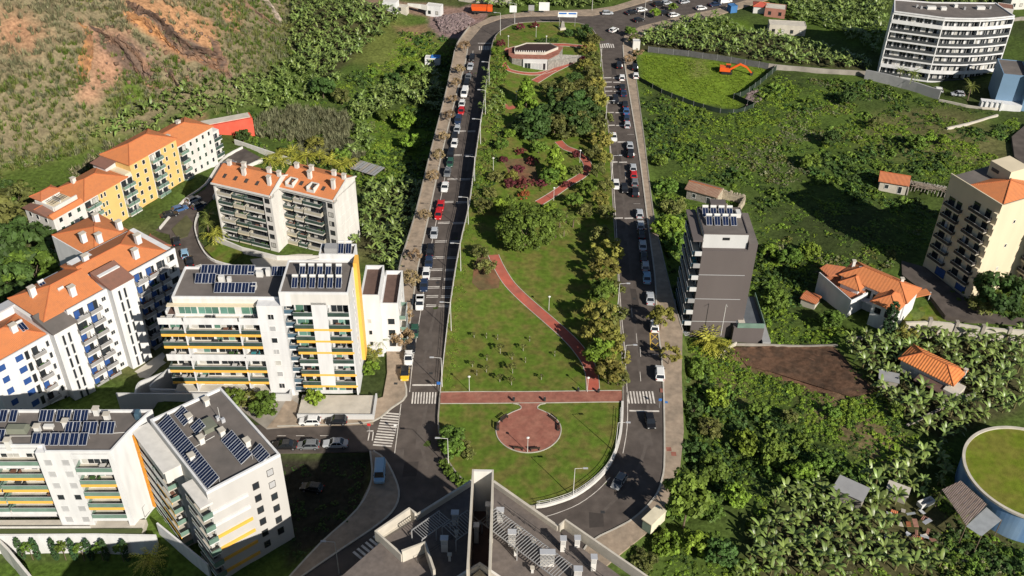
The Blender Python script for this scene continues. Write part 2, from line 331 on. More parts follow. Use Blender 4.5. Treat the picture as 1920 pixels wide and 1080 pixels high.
# ------------------------------------------------------------------ terrain
def gpoly(pts): return [gp(*p)[:2] for p in pts]
PADS.append((gpoly([(455,278),(492,300),(425,335),(400,372),(372,402),(372,450),(405,490),(470,505),(545,505),(545,540),(330,520),(318,440),(300,432),(345,380),(385,350),(420,300)]), -4.6, 3.0))
PADS.append((poly_w([(120,505),(200,440),(160,420),(90,440)], -4), -4.0, 2.0))
LOT = poly_w([(300,745),(700,760),(600,790),(500,800),(300,800)], 0); PADS.append((LOT, 0.0, 2.0))
ZONES = []        # (outline on the ground, colour, feather in m, share)
def zone(pts, c, feather=4.0, amt=1.0): ZONES.append((gpoly(pts), c, feather, amt))
OLIVE = (.165,.155,.085); GRN = (.062,.092,.022); BGRN = (.095,.16,.018); DRY = (.20,.155,.085); RED = (.34,.15,.085); DK = (.045,.06,.02)
ZONES.append(([(-400,60),(-150,178),(-134,228),(-110,240),(-94,262),(-82,272),(-78,300),(-78,350),(-80,500),(-400,500)], (.20,.165,.10), 7.0, .95))
zone([(-60,300),(60,310),(160,230),(230,210),(200,300),(60,345),(-60,360)], (.13,.15,.04), 8, .7)
zone([(0,20),(60,30),(90,60),(60,95),(0,80)], (.36,.19,.11), 5, .8)
zone([(150,40),(240,60),(250,110),(200,170),(185,190),(150,185),(165,140),(170,90)], (.36,.20,.125), 4, .9)
zone([(180,55),(250,70),(300,120),(265,145),(225,130),(185,90)], (.20,.125,.09), 2.5, .9)
zone([(230,0),(320,0),(400,40),(410,90),(430,125),(390,120),(340,80),(240,45)], (.38,.21,.11), 3, 1)
zone([(240,36),(280,42),(330,85),(385,108),(424,130),(400,128),(340,102),(275,62)], (.42,.20,.085), 1.0, 1)
zone([(255,25),(310,45),(345,72),(390,90),(370,97),(330,80),(290,45)], (.13,.095,.075), .8, 1)  # dark band painted as the shade along the cliff
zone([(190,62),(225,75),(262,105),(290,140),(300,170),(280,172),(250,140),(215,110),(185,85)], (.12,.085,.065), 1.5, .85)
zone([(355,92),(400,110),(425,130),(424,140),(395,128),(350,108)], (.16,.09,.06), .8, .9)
zone([(300,60),(345,95),(380,112),(350,118),(300,90),(285,65)], (.26,.14,.08), 1.5, .8)
zone([(415,0),(455,10),(450,55),(425,60)], (.40,.21,.12), 3, .8)
zone([(195,205),(250,140),(275,190),(240,205)], BGRN, 3, .9)
zone([(0,330),(150,290),(300,240),(370,205),(330,270),(180,330),(60,360),(0,355)], (.085,.125,.025), 4)
zone([(300,265),(380,205),(385,222),(340,262)], (.22,.14,.08), 2)
zone([(0,440),(90,480),(60,560),(0,580)], DK, 5)
zone([(640,40),(740,30),(850,75),(830,160),(760,170),(700,130),(640,110)], (.12,.135,.035), 5, .8)
zone([(740,50),(800,45),(815,75),(770,80)], (.27,.17,.10), 3, .8)
zone([(800,20),(880,10),(915,25),(880,60),(855,72),(825,72),(805,50)], (.235,.165,.15), 1.2)
zone([(680,0),(800,5),(900,15),(905,35),(870,40),(760,22),(680,15)], (.26,.165,.13), 2, .8)
zone([(780,215),(840,190),(800,320),(640,310),(660,220)], BGRN, 5, .7)
zone([(1200,100),(1260,105),(1440,130),(1400,170),(1385,205),(1290,190),(1205,150)], (.135,.20,.022), 1.5)
zone([(1290,115),(1320,112),(1330,140),(1300,145)], (.20,.17,.08), 3, .5)
zone([(1220,40),(1290,28),(1400,40),(1420,58),(1250,55)], (.10,.16,.02), 3)
zone([(1370,650),(1560,648),(1640,735),(1575,760),(1450,705),(1365,680)], (.17,.095,.062), 1.5)
zone([(1500,745),(1640,730),(1700,860),(1660,880),(1560,820)], (.19,.135,.075), 4, .8)
zone([(1300,650),(1420,690),(1400,760),(1300,760)], (.16,.13,.06), 4, .6)
zone([(1680,600),(1750,575),(1775,605),(1690,612)], (.10,.13,.035), .6)
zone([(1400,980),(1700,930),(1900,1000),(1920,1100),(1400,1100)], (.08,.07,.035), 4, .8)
zone([(1420,370),(1730,470),(1700,500),(1420,500)], DK, 3, .6)  # dark green painted where the cream tower's shadow falls
zone([(500,850),(700,846),(690,960),(600,1020),(540,1060)], (.035,.032,.022), 2)  # vacant lot ground darkened to deepen the building's cast shade
ZONES.append(([(-130,70),(-130,104),(-50,104),(-50,70)], (.075,.125,.02), 1.0, .95))
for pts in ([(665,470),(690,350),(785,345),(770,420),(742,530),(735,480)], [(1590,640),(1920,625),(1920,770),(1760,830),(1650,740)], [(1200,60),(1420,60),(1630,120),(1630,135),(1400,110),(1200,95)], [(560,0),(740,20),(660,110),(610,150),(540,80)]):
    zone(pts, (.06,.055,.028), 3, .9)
def terrain():
    def axis(lo, hi, st, far):
        a = list(np.arange(lo, hi+.01, st)); s = st; x = a[-1]
        while x < far: s *= 1.35; x += s; a.append(x)
        s = st; x = a[0]; pre = []
        while x > -far: s *= 1.35; x -= s; pre.append(x)
        return np.array(pre[::-1]+a)
    xs = axis(-215, 205, 1.2, 3200); ys = axis(70, 400, 1.2, 3200)
    X, Y = np.meshgrid(xs, ys); Z = H0(X, Y)
    wild = smooth((dist_poly(X, Y, CORR)-2)/6); Z = Z+wild*(nz(X, Y, 2.3, .7)*.22)
    far = np.maximum(np.abs(X)-220, np.maximum(Y-420, -Y)); Z = np.where(far > 0, Z-nz(X, Y, 160, .2)*6*smooth(far/300), Z)
    n1 = nz(X, Y, 13, .2); n2 = nz(X, Y, 5.1, 1.7); n3 = nz(X, Y, 29, 2.9); rn = rng.random(X.shape)
    C = np.zeros(X.shape+(3,)); g = np.clip(.5+.5*n1+.3*n2, 0, 1)[..., None]
    C[:] = np.array(DK)*(1-g)+np.array((.085,.135,.024))*g
    k = smooth((n3+.1*n2-.35)/.4)[..., None]*.75; C = C*(1-k)+np.array((.14,.125,.055))*k
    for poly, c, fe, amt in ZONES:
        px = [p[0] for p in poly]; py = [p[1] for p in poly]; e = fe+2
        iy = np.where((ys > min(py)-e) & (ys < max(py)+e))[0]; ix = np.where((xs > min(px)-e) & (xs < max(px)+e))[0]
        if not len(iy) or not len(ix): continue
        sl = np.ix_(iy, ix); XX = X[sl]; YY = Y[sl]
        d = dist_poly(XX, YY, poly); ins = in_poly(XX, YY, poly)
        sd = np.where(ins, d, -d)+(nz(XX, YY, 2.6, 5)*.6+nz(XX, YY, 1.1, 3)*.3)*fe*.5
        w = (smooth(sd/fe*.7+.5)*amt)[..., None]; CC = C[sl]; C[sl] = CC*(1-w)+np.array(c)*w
    C *= (.86+.28*rn)[..., None]
    nx, ny = len(xs), len(ys)
    V = np.stack([X.ravel(), Y.ravel(), Z.ravel()], 1)
    i = np.arange(nx-1)[None, :]+nx*np.arange(ny-1)[:, None]; F = np.stack([i, i+1, i+1+nx, i+nx], -1).reshape(-1, 4)
    me = bpy.data.meshes.new('ground'); me.vertices.add(len(V)); me.vertices.foreach_set('co', V.ravel().astype(np.float32))
    me.loops.add(F.size); me.loops.foreach_set('vertex_index', F.ravel().astype(np.int32)); me.polygons.add(len(F))
    me.polygons.foreach_set('loop_start', np.arange(0, F.size, 4, dtype=np.int32)); me.update(calc_edges=True)
    a = me.color_attributes.new('tint', 'FLOAT_COLOR', 'POINT'); cc = np.ones((len(V), 4), np.float32); cc[:, :3] = C.reshape(-1, 3); a.data.foreach_set('color', cc.ravel())
    me.polygons.foreach_set('use_smooth', [True]*len(F))
    me.materials.append(mat('ground_soil_and_grass', (1,1,1), .95, .34, 1.3, bump=.9, bscale=2.2, attr=True, spec=.08))
    return struct(link('ground', me))
terrain()

# ------------------------------------------------------------------ carriageway, pavements, markings
road = struct(MB().prism(ROAD, -.3, 0.0).build('road', ASPH))
LSTREET = poly_w([(380,796),(520,797),(520,852),(380,856)], 0)
rd2 = struct(MB().prism(LSTREET, -.3, -.004).build('side_street', ASPH))
pvl = struct(MB().prism(WALK_L, -.5, .13).build('pavement', PAVE)); pvr = struct(MB().prism(WALK_R, -.5, .13).build('pavement', PAVE))
pv3 = struct(MB().prism(poly_w([(700,846),(722,862),(742,900),(748,930),(735,960),(700,990),(640,1030),(560,1085),(540,1085),(600,1020),(670,955),(697,900),(694,846)]), -.5, .135).build('pavement', PAVE))
def marking(pts, w, parent=road, m=PAINT, name='lane_marking', dz=.006): return ribbon(name, [p[:2] for p in pts], w, flat(0), m, dz, parent)
def kerb(pxs, z=.0, w=.3, h=.16, parent=None, n=3, m=KERB):
    pts = catmull([G(p[0], p[1]) for p in pxs], n); mb = MB(); strip_wall(mb, pts, lambda x, y: -.1, lambda x, y: h, w); return mb.build('kerb', m, parent)
kerb([(878,80),(872,120),(850,200),(826,300),(805,400),(784,500),(764,640),(757,700),(762,742),(735,765),(700,790),(640,796),(520,800)], parent=pvl)
kerb([(1168,85),(1171,120),(1184,200),(1200,300),(1215,420),(1228,520),(1232,600),(1243,700),(1246,850),(1241,900),(1225,936),(1180,978),(1102,1020),(1080,1075)], parent=pvr)
kerb([(700,846),(722,862),(742,900),(748,930),(735,960),(700,990),(640,1030),(560,1085)], parent=pv3)
kerb([(694,846),(697,900),(670,955),(600,1020),(540,1085)], parent=pv3)
PLINE_L = [(887,95),(882,130),(865,200),(841,300),(821,400),(801,500),(788,590),(775,670),(768,735)]
marking(catmull([G(*p) for p in PLINE_L], 3), .14)
marking(catmull([G(*p) for p in [(1127,92),(1137,200),(1147,300),(1154,400),(1163,560),(1170,640),(1176,735),(1176,800),(1168,850)]], 3), .14)
marking(catmull([G(*p) for p in [(1144,895),(1120,920),(1085,945),(1045,962),(1010,972)]], 3), .12)
marking([G(752,757), G(740,850)], .13)
for k in range(11):                                     # rumble bars on the left carriageway (double lines)
    y = (246,291,336,379,418,453,483,506,523,539,556)[k]
    a = G(np.interp(y, (200,400,590), (870,823,793)), y); b = G(np.interp(y, (200,400,590), (897,876,845)), y)
    for off in (-.28, .28):
        for t0, t1 in ((.02, .44), (.54, .98)):
            marking([(a[0]+(b[0]-a[0])*t0, a[1]+off), (a[0]+(b[0]-a[0])*t1, b[1]+off)], .24)
a = G(798,573); b = G(843,574)
for off in (-.28,.28):
    for t0, t1 in ((.02,.44),(.54,.98)): marking([(a[0]+(b[0]-a[0])*t0, a[1]+off), (a[0]+(b[0]-a[0])*t1, b[1]+off)], .24)
for y in (146,154,163,171,180,193,211,235,266,304,409):
    xa = np.interp(y, (100,300,410), (1129,1142,1151)); xb = np.interp(y, (100,300,410), (1160,1176,1188)); a = G(xa, y); b = G(xb, y)
    for t0, t1 in ((.02,.46),(.54,.98)): marking([(a[0]+(b[0]-a[0])*t0, a[1]), (a[0]+(b[0]-a[0])*t1, b[1])], .5)
def crossing(c0, c1, n, length, parent=road):            # bars between two ground points
    cr = None
    for k in range(n):
        t = (k+.5)/n; x = c0[0]+(c1[0]-c0[0])*t; y = c0[1]+(c1[1]-c0[1])*t
        d = Vector((c1[0]-c0[0], c1[1]-c0[1])); w = d.length/n*.5; d.normalize(); p = Vector((-d.y, d.x))*length/2
        marking([(x-p.x, y-p.y), (x+p.x, y+p.y)], w, parent, name='crossing_stripe')
crossing(G(771,746), G(819,746), 9, 3.2); crossing(G(1175,745), G(1228,745), 9, 3.4); crossing(G(735,773), G(716,838), 13, 3.4)
crossing(G(676,1052), G(722,1016), 6, 4.5); crossing(G(897,90), G(921,90), 6, 3.2); crossing(G(1124,86), G(1152,86), 7, 3.2)
marking([G(773,722), G(818,722)], .45); marking([G(1180,770), G(1236,771)], .4); marking([G(896,81), G(924,81)], .4)
marking([G(688,808), G(700,808)], .3); marking([G(693,810), G(690,826)], .2); marking([G(700,810), G(698,826)], .2)
for p in ((1184,586),(1193,634),(1200,706),(1172,330),(1168,352),(1200,660)): marking([G(p[0], p[1]-9), G(p[0]+1.5, p[1]+9)], .11)
for x in (520,555,600): marking([G(x, 817), G(x+16, 817)], .12)
for y in (600,560,520): pass
for y in (262,350,410,440,470,505,540,580,625,690):       # short bay ticks on the left parking lane
    xa = np.interp(y, (200,400,590,700), (853,808,773,760)); xb = np.interp(y, (200,400,590,700), (866,821,788,770)); marking([G(xa+1, y), G(xb, y)], .1)
for y in (252,290,382,430,470,545,590,665): xa = np.interp(y, (100,300,410,600,700), (1160,1181,1190,1217,1226)); marking([G(xa, y), G(xa+13, y)], .1)
q = [G(*p) for p in ((1219,624),(1236,624),(1239,656),(1220,656))]
for i in range(4): marking([q[i], q[(i+1) % 4]], .2, m=YPAINT, name='yellow_hatching', dz=.008)
mid = lambda a, b, t=.5: (a[0]+(b[0]-a[0])*t, a[1]+(b[1]-a[1])*t)
for i, (s0, s1) in enumerate(((0,.5),(.5,1))):
    a0, a1, b0, b1 = mid(q[0],q[3],s0), mid(q[0],q[3],s1), mid(q[1],q[2],s0), mid(q[1],q[2],s1)
    marking([a0, b1], .16, m=YPAINT, name='yellow_hatching', dz=.011); marking([b0, a1], .16, m=YPAINT, name='yellow_hatching', dz=.014)
for (x, y, w_, l_, m_) in ((1242,733,.9,1.1,'r'),(1254,843,.9,1.0,'r'),(1263,852,.9,1.0,'r'),(1248,755,.8,.6,'b')):
    a = G(x, y); MB().box(a[0]-w_/2, a[0]+w_/2, a[1]-l_/2, a[1]+l_/2, .12, .136).build('tree_pit' if m_ == 'r' else 'utility_cover', REDP2 if m_ == 'r' else mat('blue_cover', (.05,.18,.45)), pvr)
for (x, y) in ((764,470),(756,500),(748,690),(742,720),(640,770),(700,768),(560,782),(690,775)):
    a = G(x, y); MB().box(a[0]-.35, a[0]+.35, a[1]-.3, a[1]+.3, .12, .137).build('manhole_cover', DIRON, pvl)
for (x, y) in ((850,430+100),(838,700),(1190,560),(1130,960)):
    a = G(x-30 if x < 900 else x, y); MB().box(a[0]-.35, a[0]+.35, a[1]-.3, a[1]+.3, -.05, .007).build('manhole_cover', DIRON, road)

PATCH = mat('asphalt_patch', (.055,.046,.041), .9, .1, 1); PATCH2 = mat('worn_asphalt', (.105,.088,.077), .9, .14, 1)
for k, (x, y, w, l) in enumerate(((803,640,1.6,5),(826,530,1.2,3),(850,450,1.5,7),(792,690,2.0,3),(872,330,1.2,5),(1190,560,1.4,7),(1172,440,1.2,5),(1205,650,1.6,4),(1160,300,1.3,6),(1210,820,2.2,4),(1120,975,2.5,3),(770,880,2.2,3.5),(790,820,1.6,6),(880,240,1.2,6),(1150,130,1.4,8),(750,850,1.8,2.5))):
    a = G(x, y); b = MB(); j = lambda: random.uniform(-.25, .25); b.poly3([(a[0]-w/2+j(),a[1]-l/2+j(),.003),(a[0]+w/2+j(),a[1]-l/2+j(),.003),(a[0]+w/2+j(),a[1]+l/2+j(),.003),(a[0]-w/2+j(),a[1]+l/2+j(),.003)]); b.build('asphalt_patch', PATCH if k % 3 else PATCH2, road)
for (pl) in (((790,700),(812,600),(838,500),(858,400),(880,300),(896,200)), ((1200,700),(1190,600),(1182,500),(1172,400),(1160,300),(1150,200)), ((800,760),(790,820),(800,880)), ((1215,760),(1212,830),(1185,900),(1130,960))):
    ribbon('tyre_worn_lane', catmull([G(*p) for p in pl], 4), .55, flat(0), PATCH2, .0018, road)
# ------------------------------------------------------------------ park ground
PARKIN = PARK
lawn = struct(sheet('lawn', PARKIN, park_h, 1.6, LAWN))
mb = MB(); PCL = catmull(PARK, 3, True); PCL.append(PCL[0])
strip_wall(mb, PCL, lambda x, y: -.1, lambda x, y: float(park_h(np.array([x]), np.array([y]))[0])+(.06 if y > 140 else .3), .25)
pw = mb.build('park_retaining_wall', CONC); tag(pw, 'low pale concrete kerb wall running all round the long central park', 'wall')
PH = park_h
def path(pxs, w, n=6, m=REDP, edge=True, dz=.05):
    pts = catmull([gp(*p)[:2] for p in pxs], n); o = ribbon('path', pts, w, PH, m, dz); struct(o)
    if edge:
        for s in (-1, 1): strip = MB(); strip_wall(strip, offset_line(pts, s*(w/2+.1)), lambda x, y: float(PH(np.array([x]), np.array([y]))[0])-.1, lambda x, y: float(PH(np.array([x]), np.array([y]))[0])+.09, .14); strip.build('path_edging', KERB, o)
    return o
path([(826,746),(900,745.5),(990,745),(1080,744),(1167,743)], 3.0, 2, REDP2, True, .05)
path([(925,478),(935,500),(952,528),(975,553),(1005,580),(1035,606),(1062,630),(1085,655),(1102,680),(1110,705),(1112,732)], 2.3)
path([(1010,381),(1035,366),(1065,345),(1090,330),(1102,315),(1096,298),(1080,285),(1060,277),(1047,265)], 2.0)
path([(1003,153),(1030,137),(1060,122),(1090,105)], 2.2)
path([(945,118),(952,130),(978,137),(1010,138),(1040,130)], 1.6)
path([(945,195),(953,203),(965,200)], 1.6, edge=False)
path([(950,95),(990,86),(1050,84),(1100,88)], 1.8)
path([(953,90),(948,104),(944,120)], 1.5, edge=False)
PZ = [G(*p, .3) for p in ((977,767),(955,776),(937,789),(930,804),(934,822),(948,837),(968,846),(990,849),(1013,846),(1033,837),(1048,822),(1052,804),(1045,789),(1028,776),(1008,767))]
ring = catmull(PZ, 4)
struct(sheet('plaza', ring, PH, 1.5, REDP2, .054))
nk = [G(*p, .3) for p in ((970,751),(1015,751),(1012,758),(1007,764),(1008,769),(977,769),(978,764),(974,758))]
struct(sheet('plaza_neck', nk, PH, 1.5, REDP2, .058))
e = MB(); hz0 = lambda x, y: float(PH(np.array([x]), np.array([y]))[0])-.1; hz1 = lambda x, y: float(PH(np.array([x]), np.array([y]))[0])+.12
strip_wall(e, [(1.0*x, 1.0*y) for x, y in ring], hz0, hz1, .16); strip_wall(e, [G(*p, .3) for p in ((977,767),(977,763),(972,759),(962,757))], hz0, hz1, .16); strip_wall(e, [G(*p, .3) for p in ((1008,767),(1008,763),(1013,759),(1023,757))], hz0, hz1, .16)
e.build('plaza_edging', KERB)['kind'] = 'structure'
# red-brown dry patches of planting soil in the park
for pts in ([(893,470),(915,480),(938,520),(935,540),(900,545),(885,530)], [(945,300),(1000,295),(1010,340),(955,350)]):
    struct(sheet('bare_soil', [gp(*p)[:2] for p in pts], PH, 1.2, mat('dry_red_soil', (.17,.085,.045), .95, .25, .8, var2=(.12,.09,.04)), .02))
# ------------------------------------------------------------------ facade kit
class Face:
    """a wall plane of a building: u runs to the right as seen from outside"""
    def __init__(s, root, p0, ang=0.0): s.r = root; s.p = p0; s.a = R_(ang); s.u = (math.cos(s.a), math.sin(s.a)); s.n = (math.sin(s.a), -math.cos(s.a))
    def at(s, u, out=0.0): return (s.p[0]+s.u[0]*u+s.n[0]*out, s.p[1]+s.u[1]*u+s.n[1]*out)
    def put(s, name, me, u, z, out=0.0, parent=None):
        x, y = s.at(u, out); return link(name, me, parent or s.r, (x, y, z), s.a)
MC = {}
def cached(key, fn):
    if key not in MC: MC[key] = fn()
    return MC[key]
def frame_mesh(w, h, m, n=1, t=.07, bar=.05):
    def mk():
        b = MB(); b.box(-t, 0, -.06, .04, -t, h+t); b.box(w, w+t, -.06, .04, -t, h+t); b.box(0, w, -.06, .04, h, h+t); b.box(0, w, -.10, .04, -t, 0)
        for i in range(1, n): b.box(w*i/n-bar/2, w*i/n+bar/2, -.05, .04, 0, h)
        return b.mesh('window', m)
    return cached(('f', round(w,2), round(h,2), m.name, n), mk)
def pane_mesh(w, h, m): return cached(('p', round(w,2), round(h,2), m.name), lambda: MB().box(0, w, -.02, .02, 0, h).mesh('pane', m))
STYLES = {'dark': [GLD,GLD,GLD,GLW], 'mix': [GLD,GLD,GLG,GLW,GLD], 'green': [GLG,GLG,GLD,GLG], 'blind': [GLB,GLB,GLB,GLD], 'blindonly': [GLB], 'blue': [SHUT], 'bluemix': [SHUT,SHUT,GLD], 'darkonly': [GLD], 'gsh': [SHUTG,GLD]}
def window(F, u, z, w, h, style='mix', n=1, fm=None, name='window'):
    fm = fm or FRAMEW; o = F.put(name, frame_mesh(w, h, fm, n), u, z, .0)
    for i in range(n):
        m = random.choice(STYLES[style]); p = link('pane', pane_mesh(w/n, h, m), o, (w*i/n, -.015, 0))
    return o
def balcony(F, u0, u1, z, d=1.4, band=WHITE, rail=RAILG, solid=False, bh=.34, rh=.95, sides=(True, True), clutter=True):
    w = u1-u0
    def slab():
        b = MB(); b.box(0, w, -d+.08, 0, -.18, 0)
        return b.mesh('balcony', CONCL)
    def fas(): return MB().box(0, w, -d-.02, -d+.08, -bh+.04, (rh if solid else .06)).mesh('balcony_fascia', band)
    o = F.put('balcony', cached(('b', round(w,2), d), slab), u0, z)
    link('balcony_fascia', cached(('bf', round(w,2), d, band.name, solid, bh, rh), fas), o)
    if not solid:
        def rl():
            b = MB(); b.box(.02, w-.02, -d+.00, -d+.05, .07, rh)
            if sides[0]: b.box(.02, .07, -d+.05, -.02, .07, rh)
            if sides[1]: b.box(w-.07, w-.02, -d+.05, -.02, .07, rh)
            return b.mesh('railing', rail)
        r = link('railing', cached(('r', round(w,2), d, rail.name, sides, rh), rl), o)
        def cap(): b = MB(); b.box(0, w, -d-.01, -d+.06, rh, rh+.06); return b.mesh('handrail', ALU)
        link('handrail', cached(('hr', round(w,2), d, rh), cap), o)
    if clutter and random.random() < .75:
        m = random.choice([mat('clutter_white', (.55,.53,.5)), mat('clutter_brown', (.18,.09,.06)), mat('clutter_dark', (.06,.06,.06)), mat('clutter_plant', (.05,.11,.03)), mat('clutter_teal', (.05,.25,.28)) if random.random() < .2 else mat('clutter_white', (.55,.53,.5))])
        b = MB(); k = random.uniform(.3, max(.35, w-1.6)); b.box(k, k+.9, -d*.7, -d*.35, .68, .74); b.box(k+.1, k+.16, -d*.6, -d*.55, 0, .68); b.box(k+.75, k+.81, -d*.6, -d*.55, 0, .68)
        b.box(k+1.1, k+1.5, -d*.65, -d*.3, .4, .46); b.box(k+1.45, k+1.5, -d*.65, -d*.3, .0, .9); b.box(k+1.1, k+1.15, -d*.6, -d*.3, .0, .4)
        if k+1.5 < w: link('outdoor_furniture', b.mesh('outdoor_furniture', m), o)
    return o
def flat_roof(root, poly, z, m=ROOFG, par=.5, t=.25, pm=WHITE, wall=None):
    a = sum(poly[i][0]*poly[(i+1) % len(poly)][1]-poly[(i+1) % len(poly)][0]*poly[i][1] for i in range(len(poly)))
    P = poly if a > 0 else list(reversed(poly)); n = len(P); inner = []
    for i in range(n):
        p0, p1, p2 = Vector(P[i-1]), Vector(P[i]), Vector(P[(i+1) % n]); d1 = (p1-p0).normalized(); d2 = (p2-p1).normalized()
        n1 = Vector((-d1.y, d1.x)); n2 = Vector((-d2.y, d2.x)); bis = (n1+n2); inner.append(p1+bis*(t/max(.3, (1+n1.dot(n2)))))
    MB().prism([tuple(q) for q in inner], z+.004, z+.04).build('roof', m, root)
    if par:
        b = MB()
        for i in range(n):
            j = (i+1) % n; q = [P[i], P[j], inner[j], inner[i]]
            b.hull([(p[0], p[1], z) for p in q]+[(p[0], p[1], z+par) for p in q], [(0,1,5,4),(2,3,7,6),(4,5,6,7),(3,2,1,0)])
        b.build('parapet', pm, root)
def walls(root, poly, z0, z1, m, name='wall'): return MB().prism(poly, z0, z1).build(name, m, root)
def rect(x0, x1, y0, y1): return [(x0,y0),(x1,y0),(x1,y1),(x0,y1)]
def hip_roof(root, x0, x1, y0, y1, z, h, m=ORTILE, ov=.4, hip0=True, hip1=True, ridge=None, name='roof', th=.18):
    x0 -= ov; x1 += ov; y0 -= ov; y1 += ov; r = (y0+y1)/2 if ridge is None else ridge; k = min((y1-y0)/2, (x1-x0)/2)
    a = x0+(k if hip0 else 0); c = x1-(k if hip1 else 0)
    v = [(x0,y0,z),(x1,y0,z),(x1,y1,z),(x0,y1,z),(a,r,z+h),(c,r,z+h)]+[(x0,y0,z-th),(x1,y0,z-th),(x1,y1,z-th),(x0,y1,z-th)]
    f = [(0,1,5,4),(1,2,5),(2,3,4,5),(3,0,4),(6,7,1,0),(7,8,2,1),(8,9,3,2),(9,6,0,3),(9,8,7,6)]
    o = MB().hull(v, f).build(name, m, root)
    rc = MB(); rc.tube((a,r,z+h+.03),(c,r,z+h+.03),.12,.12,6)
    if hip0: rc.tube((x0,y0,z+.04),(a,r,z+h+.03),.11,.11,5); rc.tube((x0,y1,z+.04),(a,r,z+h+.03),.11,.11,5)
    if hip1: rc.tube((x1,y0,z+.04),(c,r,z+h+.03),.11,.11,5); rc.tube((x1,y1,z+.04),(c,r,z+h+.03),.11,.11,5)
    rc.build('ridge_tiles', mat('ridge_tile', (.42,.13,.05), .85), o); return o
def chimney(root, x, y, z, w=.6, d=.6, h=1.3, m=WHITE2, cap=True, name='chimney'):
    b = MB().box(x-w/2, x+w/2, y-d/2, y+d/2, z-.6, z+h); o = b.build(name, m, root)
    if cap: MB().box(x-w/2-.12, x+w/2+.12, y-d/2-.12, y+d/2+.12, z+h+.0, z+h+.14).build('chimney_cap', CONCL, o)
    return o
def panel_proto(w, l):
    def mk(): b = MB(); b.box(0, w, 0, l, 0, .07); return b.mesh('solar_panel', PV)
    def fr():
        b = MB()
        for a in (( -.03,.03,0,l),(w-.03,w+.03,0,l),(0.03,w-.03,-.03,.03),(.03,w-.03,l-.03,l+.03)): b.box(a[0],a[1],a[2],a[3],-.02,.1)
        b.box(w/2-.02, w/2+.02, 0, l, .06, .085); return b.mesh('panel_frame', ALU)
    return cached(('pv', w, l), mk), cached(('pvf', w, l), fr)
def solar_row(root, x, y, z, n, w=1.1, l=2.0, tilt=28, step=None, tank=False, rz=0.0):
    me, fm = panel_proto(w, l); step = step or w+.08
    for i in range(n):
        o = bpy.data.objects.new('solar_panel', me); col.objects.link(o); o.parent = root
        o.location = (x+math.cos(rz)*i*step, y+math.sin(rz)*i*step, z+.25); o.rotation_euler = Matrix.Rotation(rz, 3, 'Z').to_euler()
        o.rotation_euler = (R_(tilt), 0, rz)
        link('panel_frame', fm, o)
        def legs():
            b = MB(); hh = l*math.sin(R_(tilt)); ca = math.cos(R_(tilt)); sa = math.sin(R_(tilt))
            for xx in (.06, w-.06): b.beam((xx, l*.96, 0), (xx, l*.96-sa*(l*sa+.2), -ca*(l*sa+.2)), .05, .05)
            return b.mesh('support_leg', ALU)
        link('support_leg', cached(('pl', w, l, tilt), legs), o)
        if tank:
            def tk(): b = MB(); b.tube((-.02, l+.28, .22), (w+.02, l+.28, .22), .27, .27, 10); b.beam((.1,l+.1,0),(.1,l+.4,-.3),.06,.06); return b.mesh('water_tank', PIPE)
            link('water_tank', cached(('tk', w, l), tk), o)
def roof_box(root, x, y, z, w, d, h, m=PIPE, name='roof_vent'): return MB().box(x-w/2, x+w/2, y-d/2, y+d/2, z-.05, z+h).build(name, m, root)

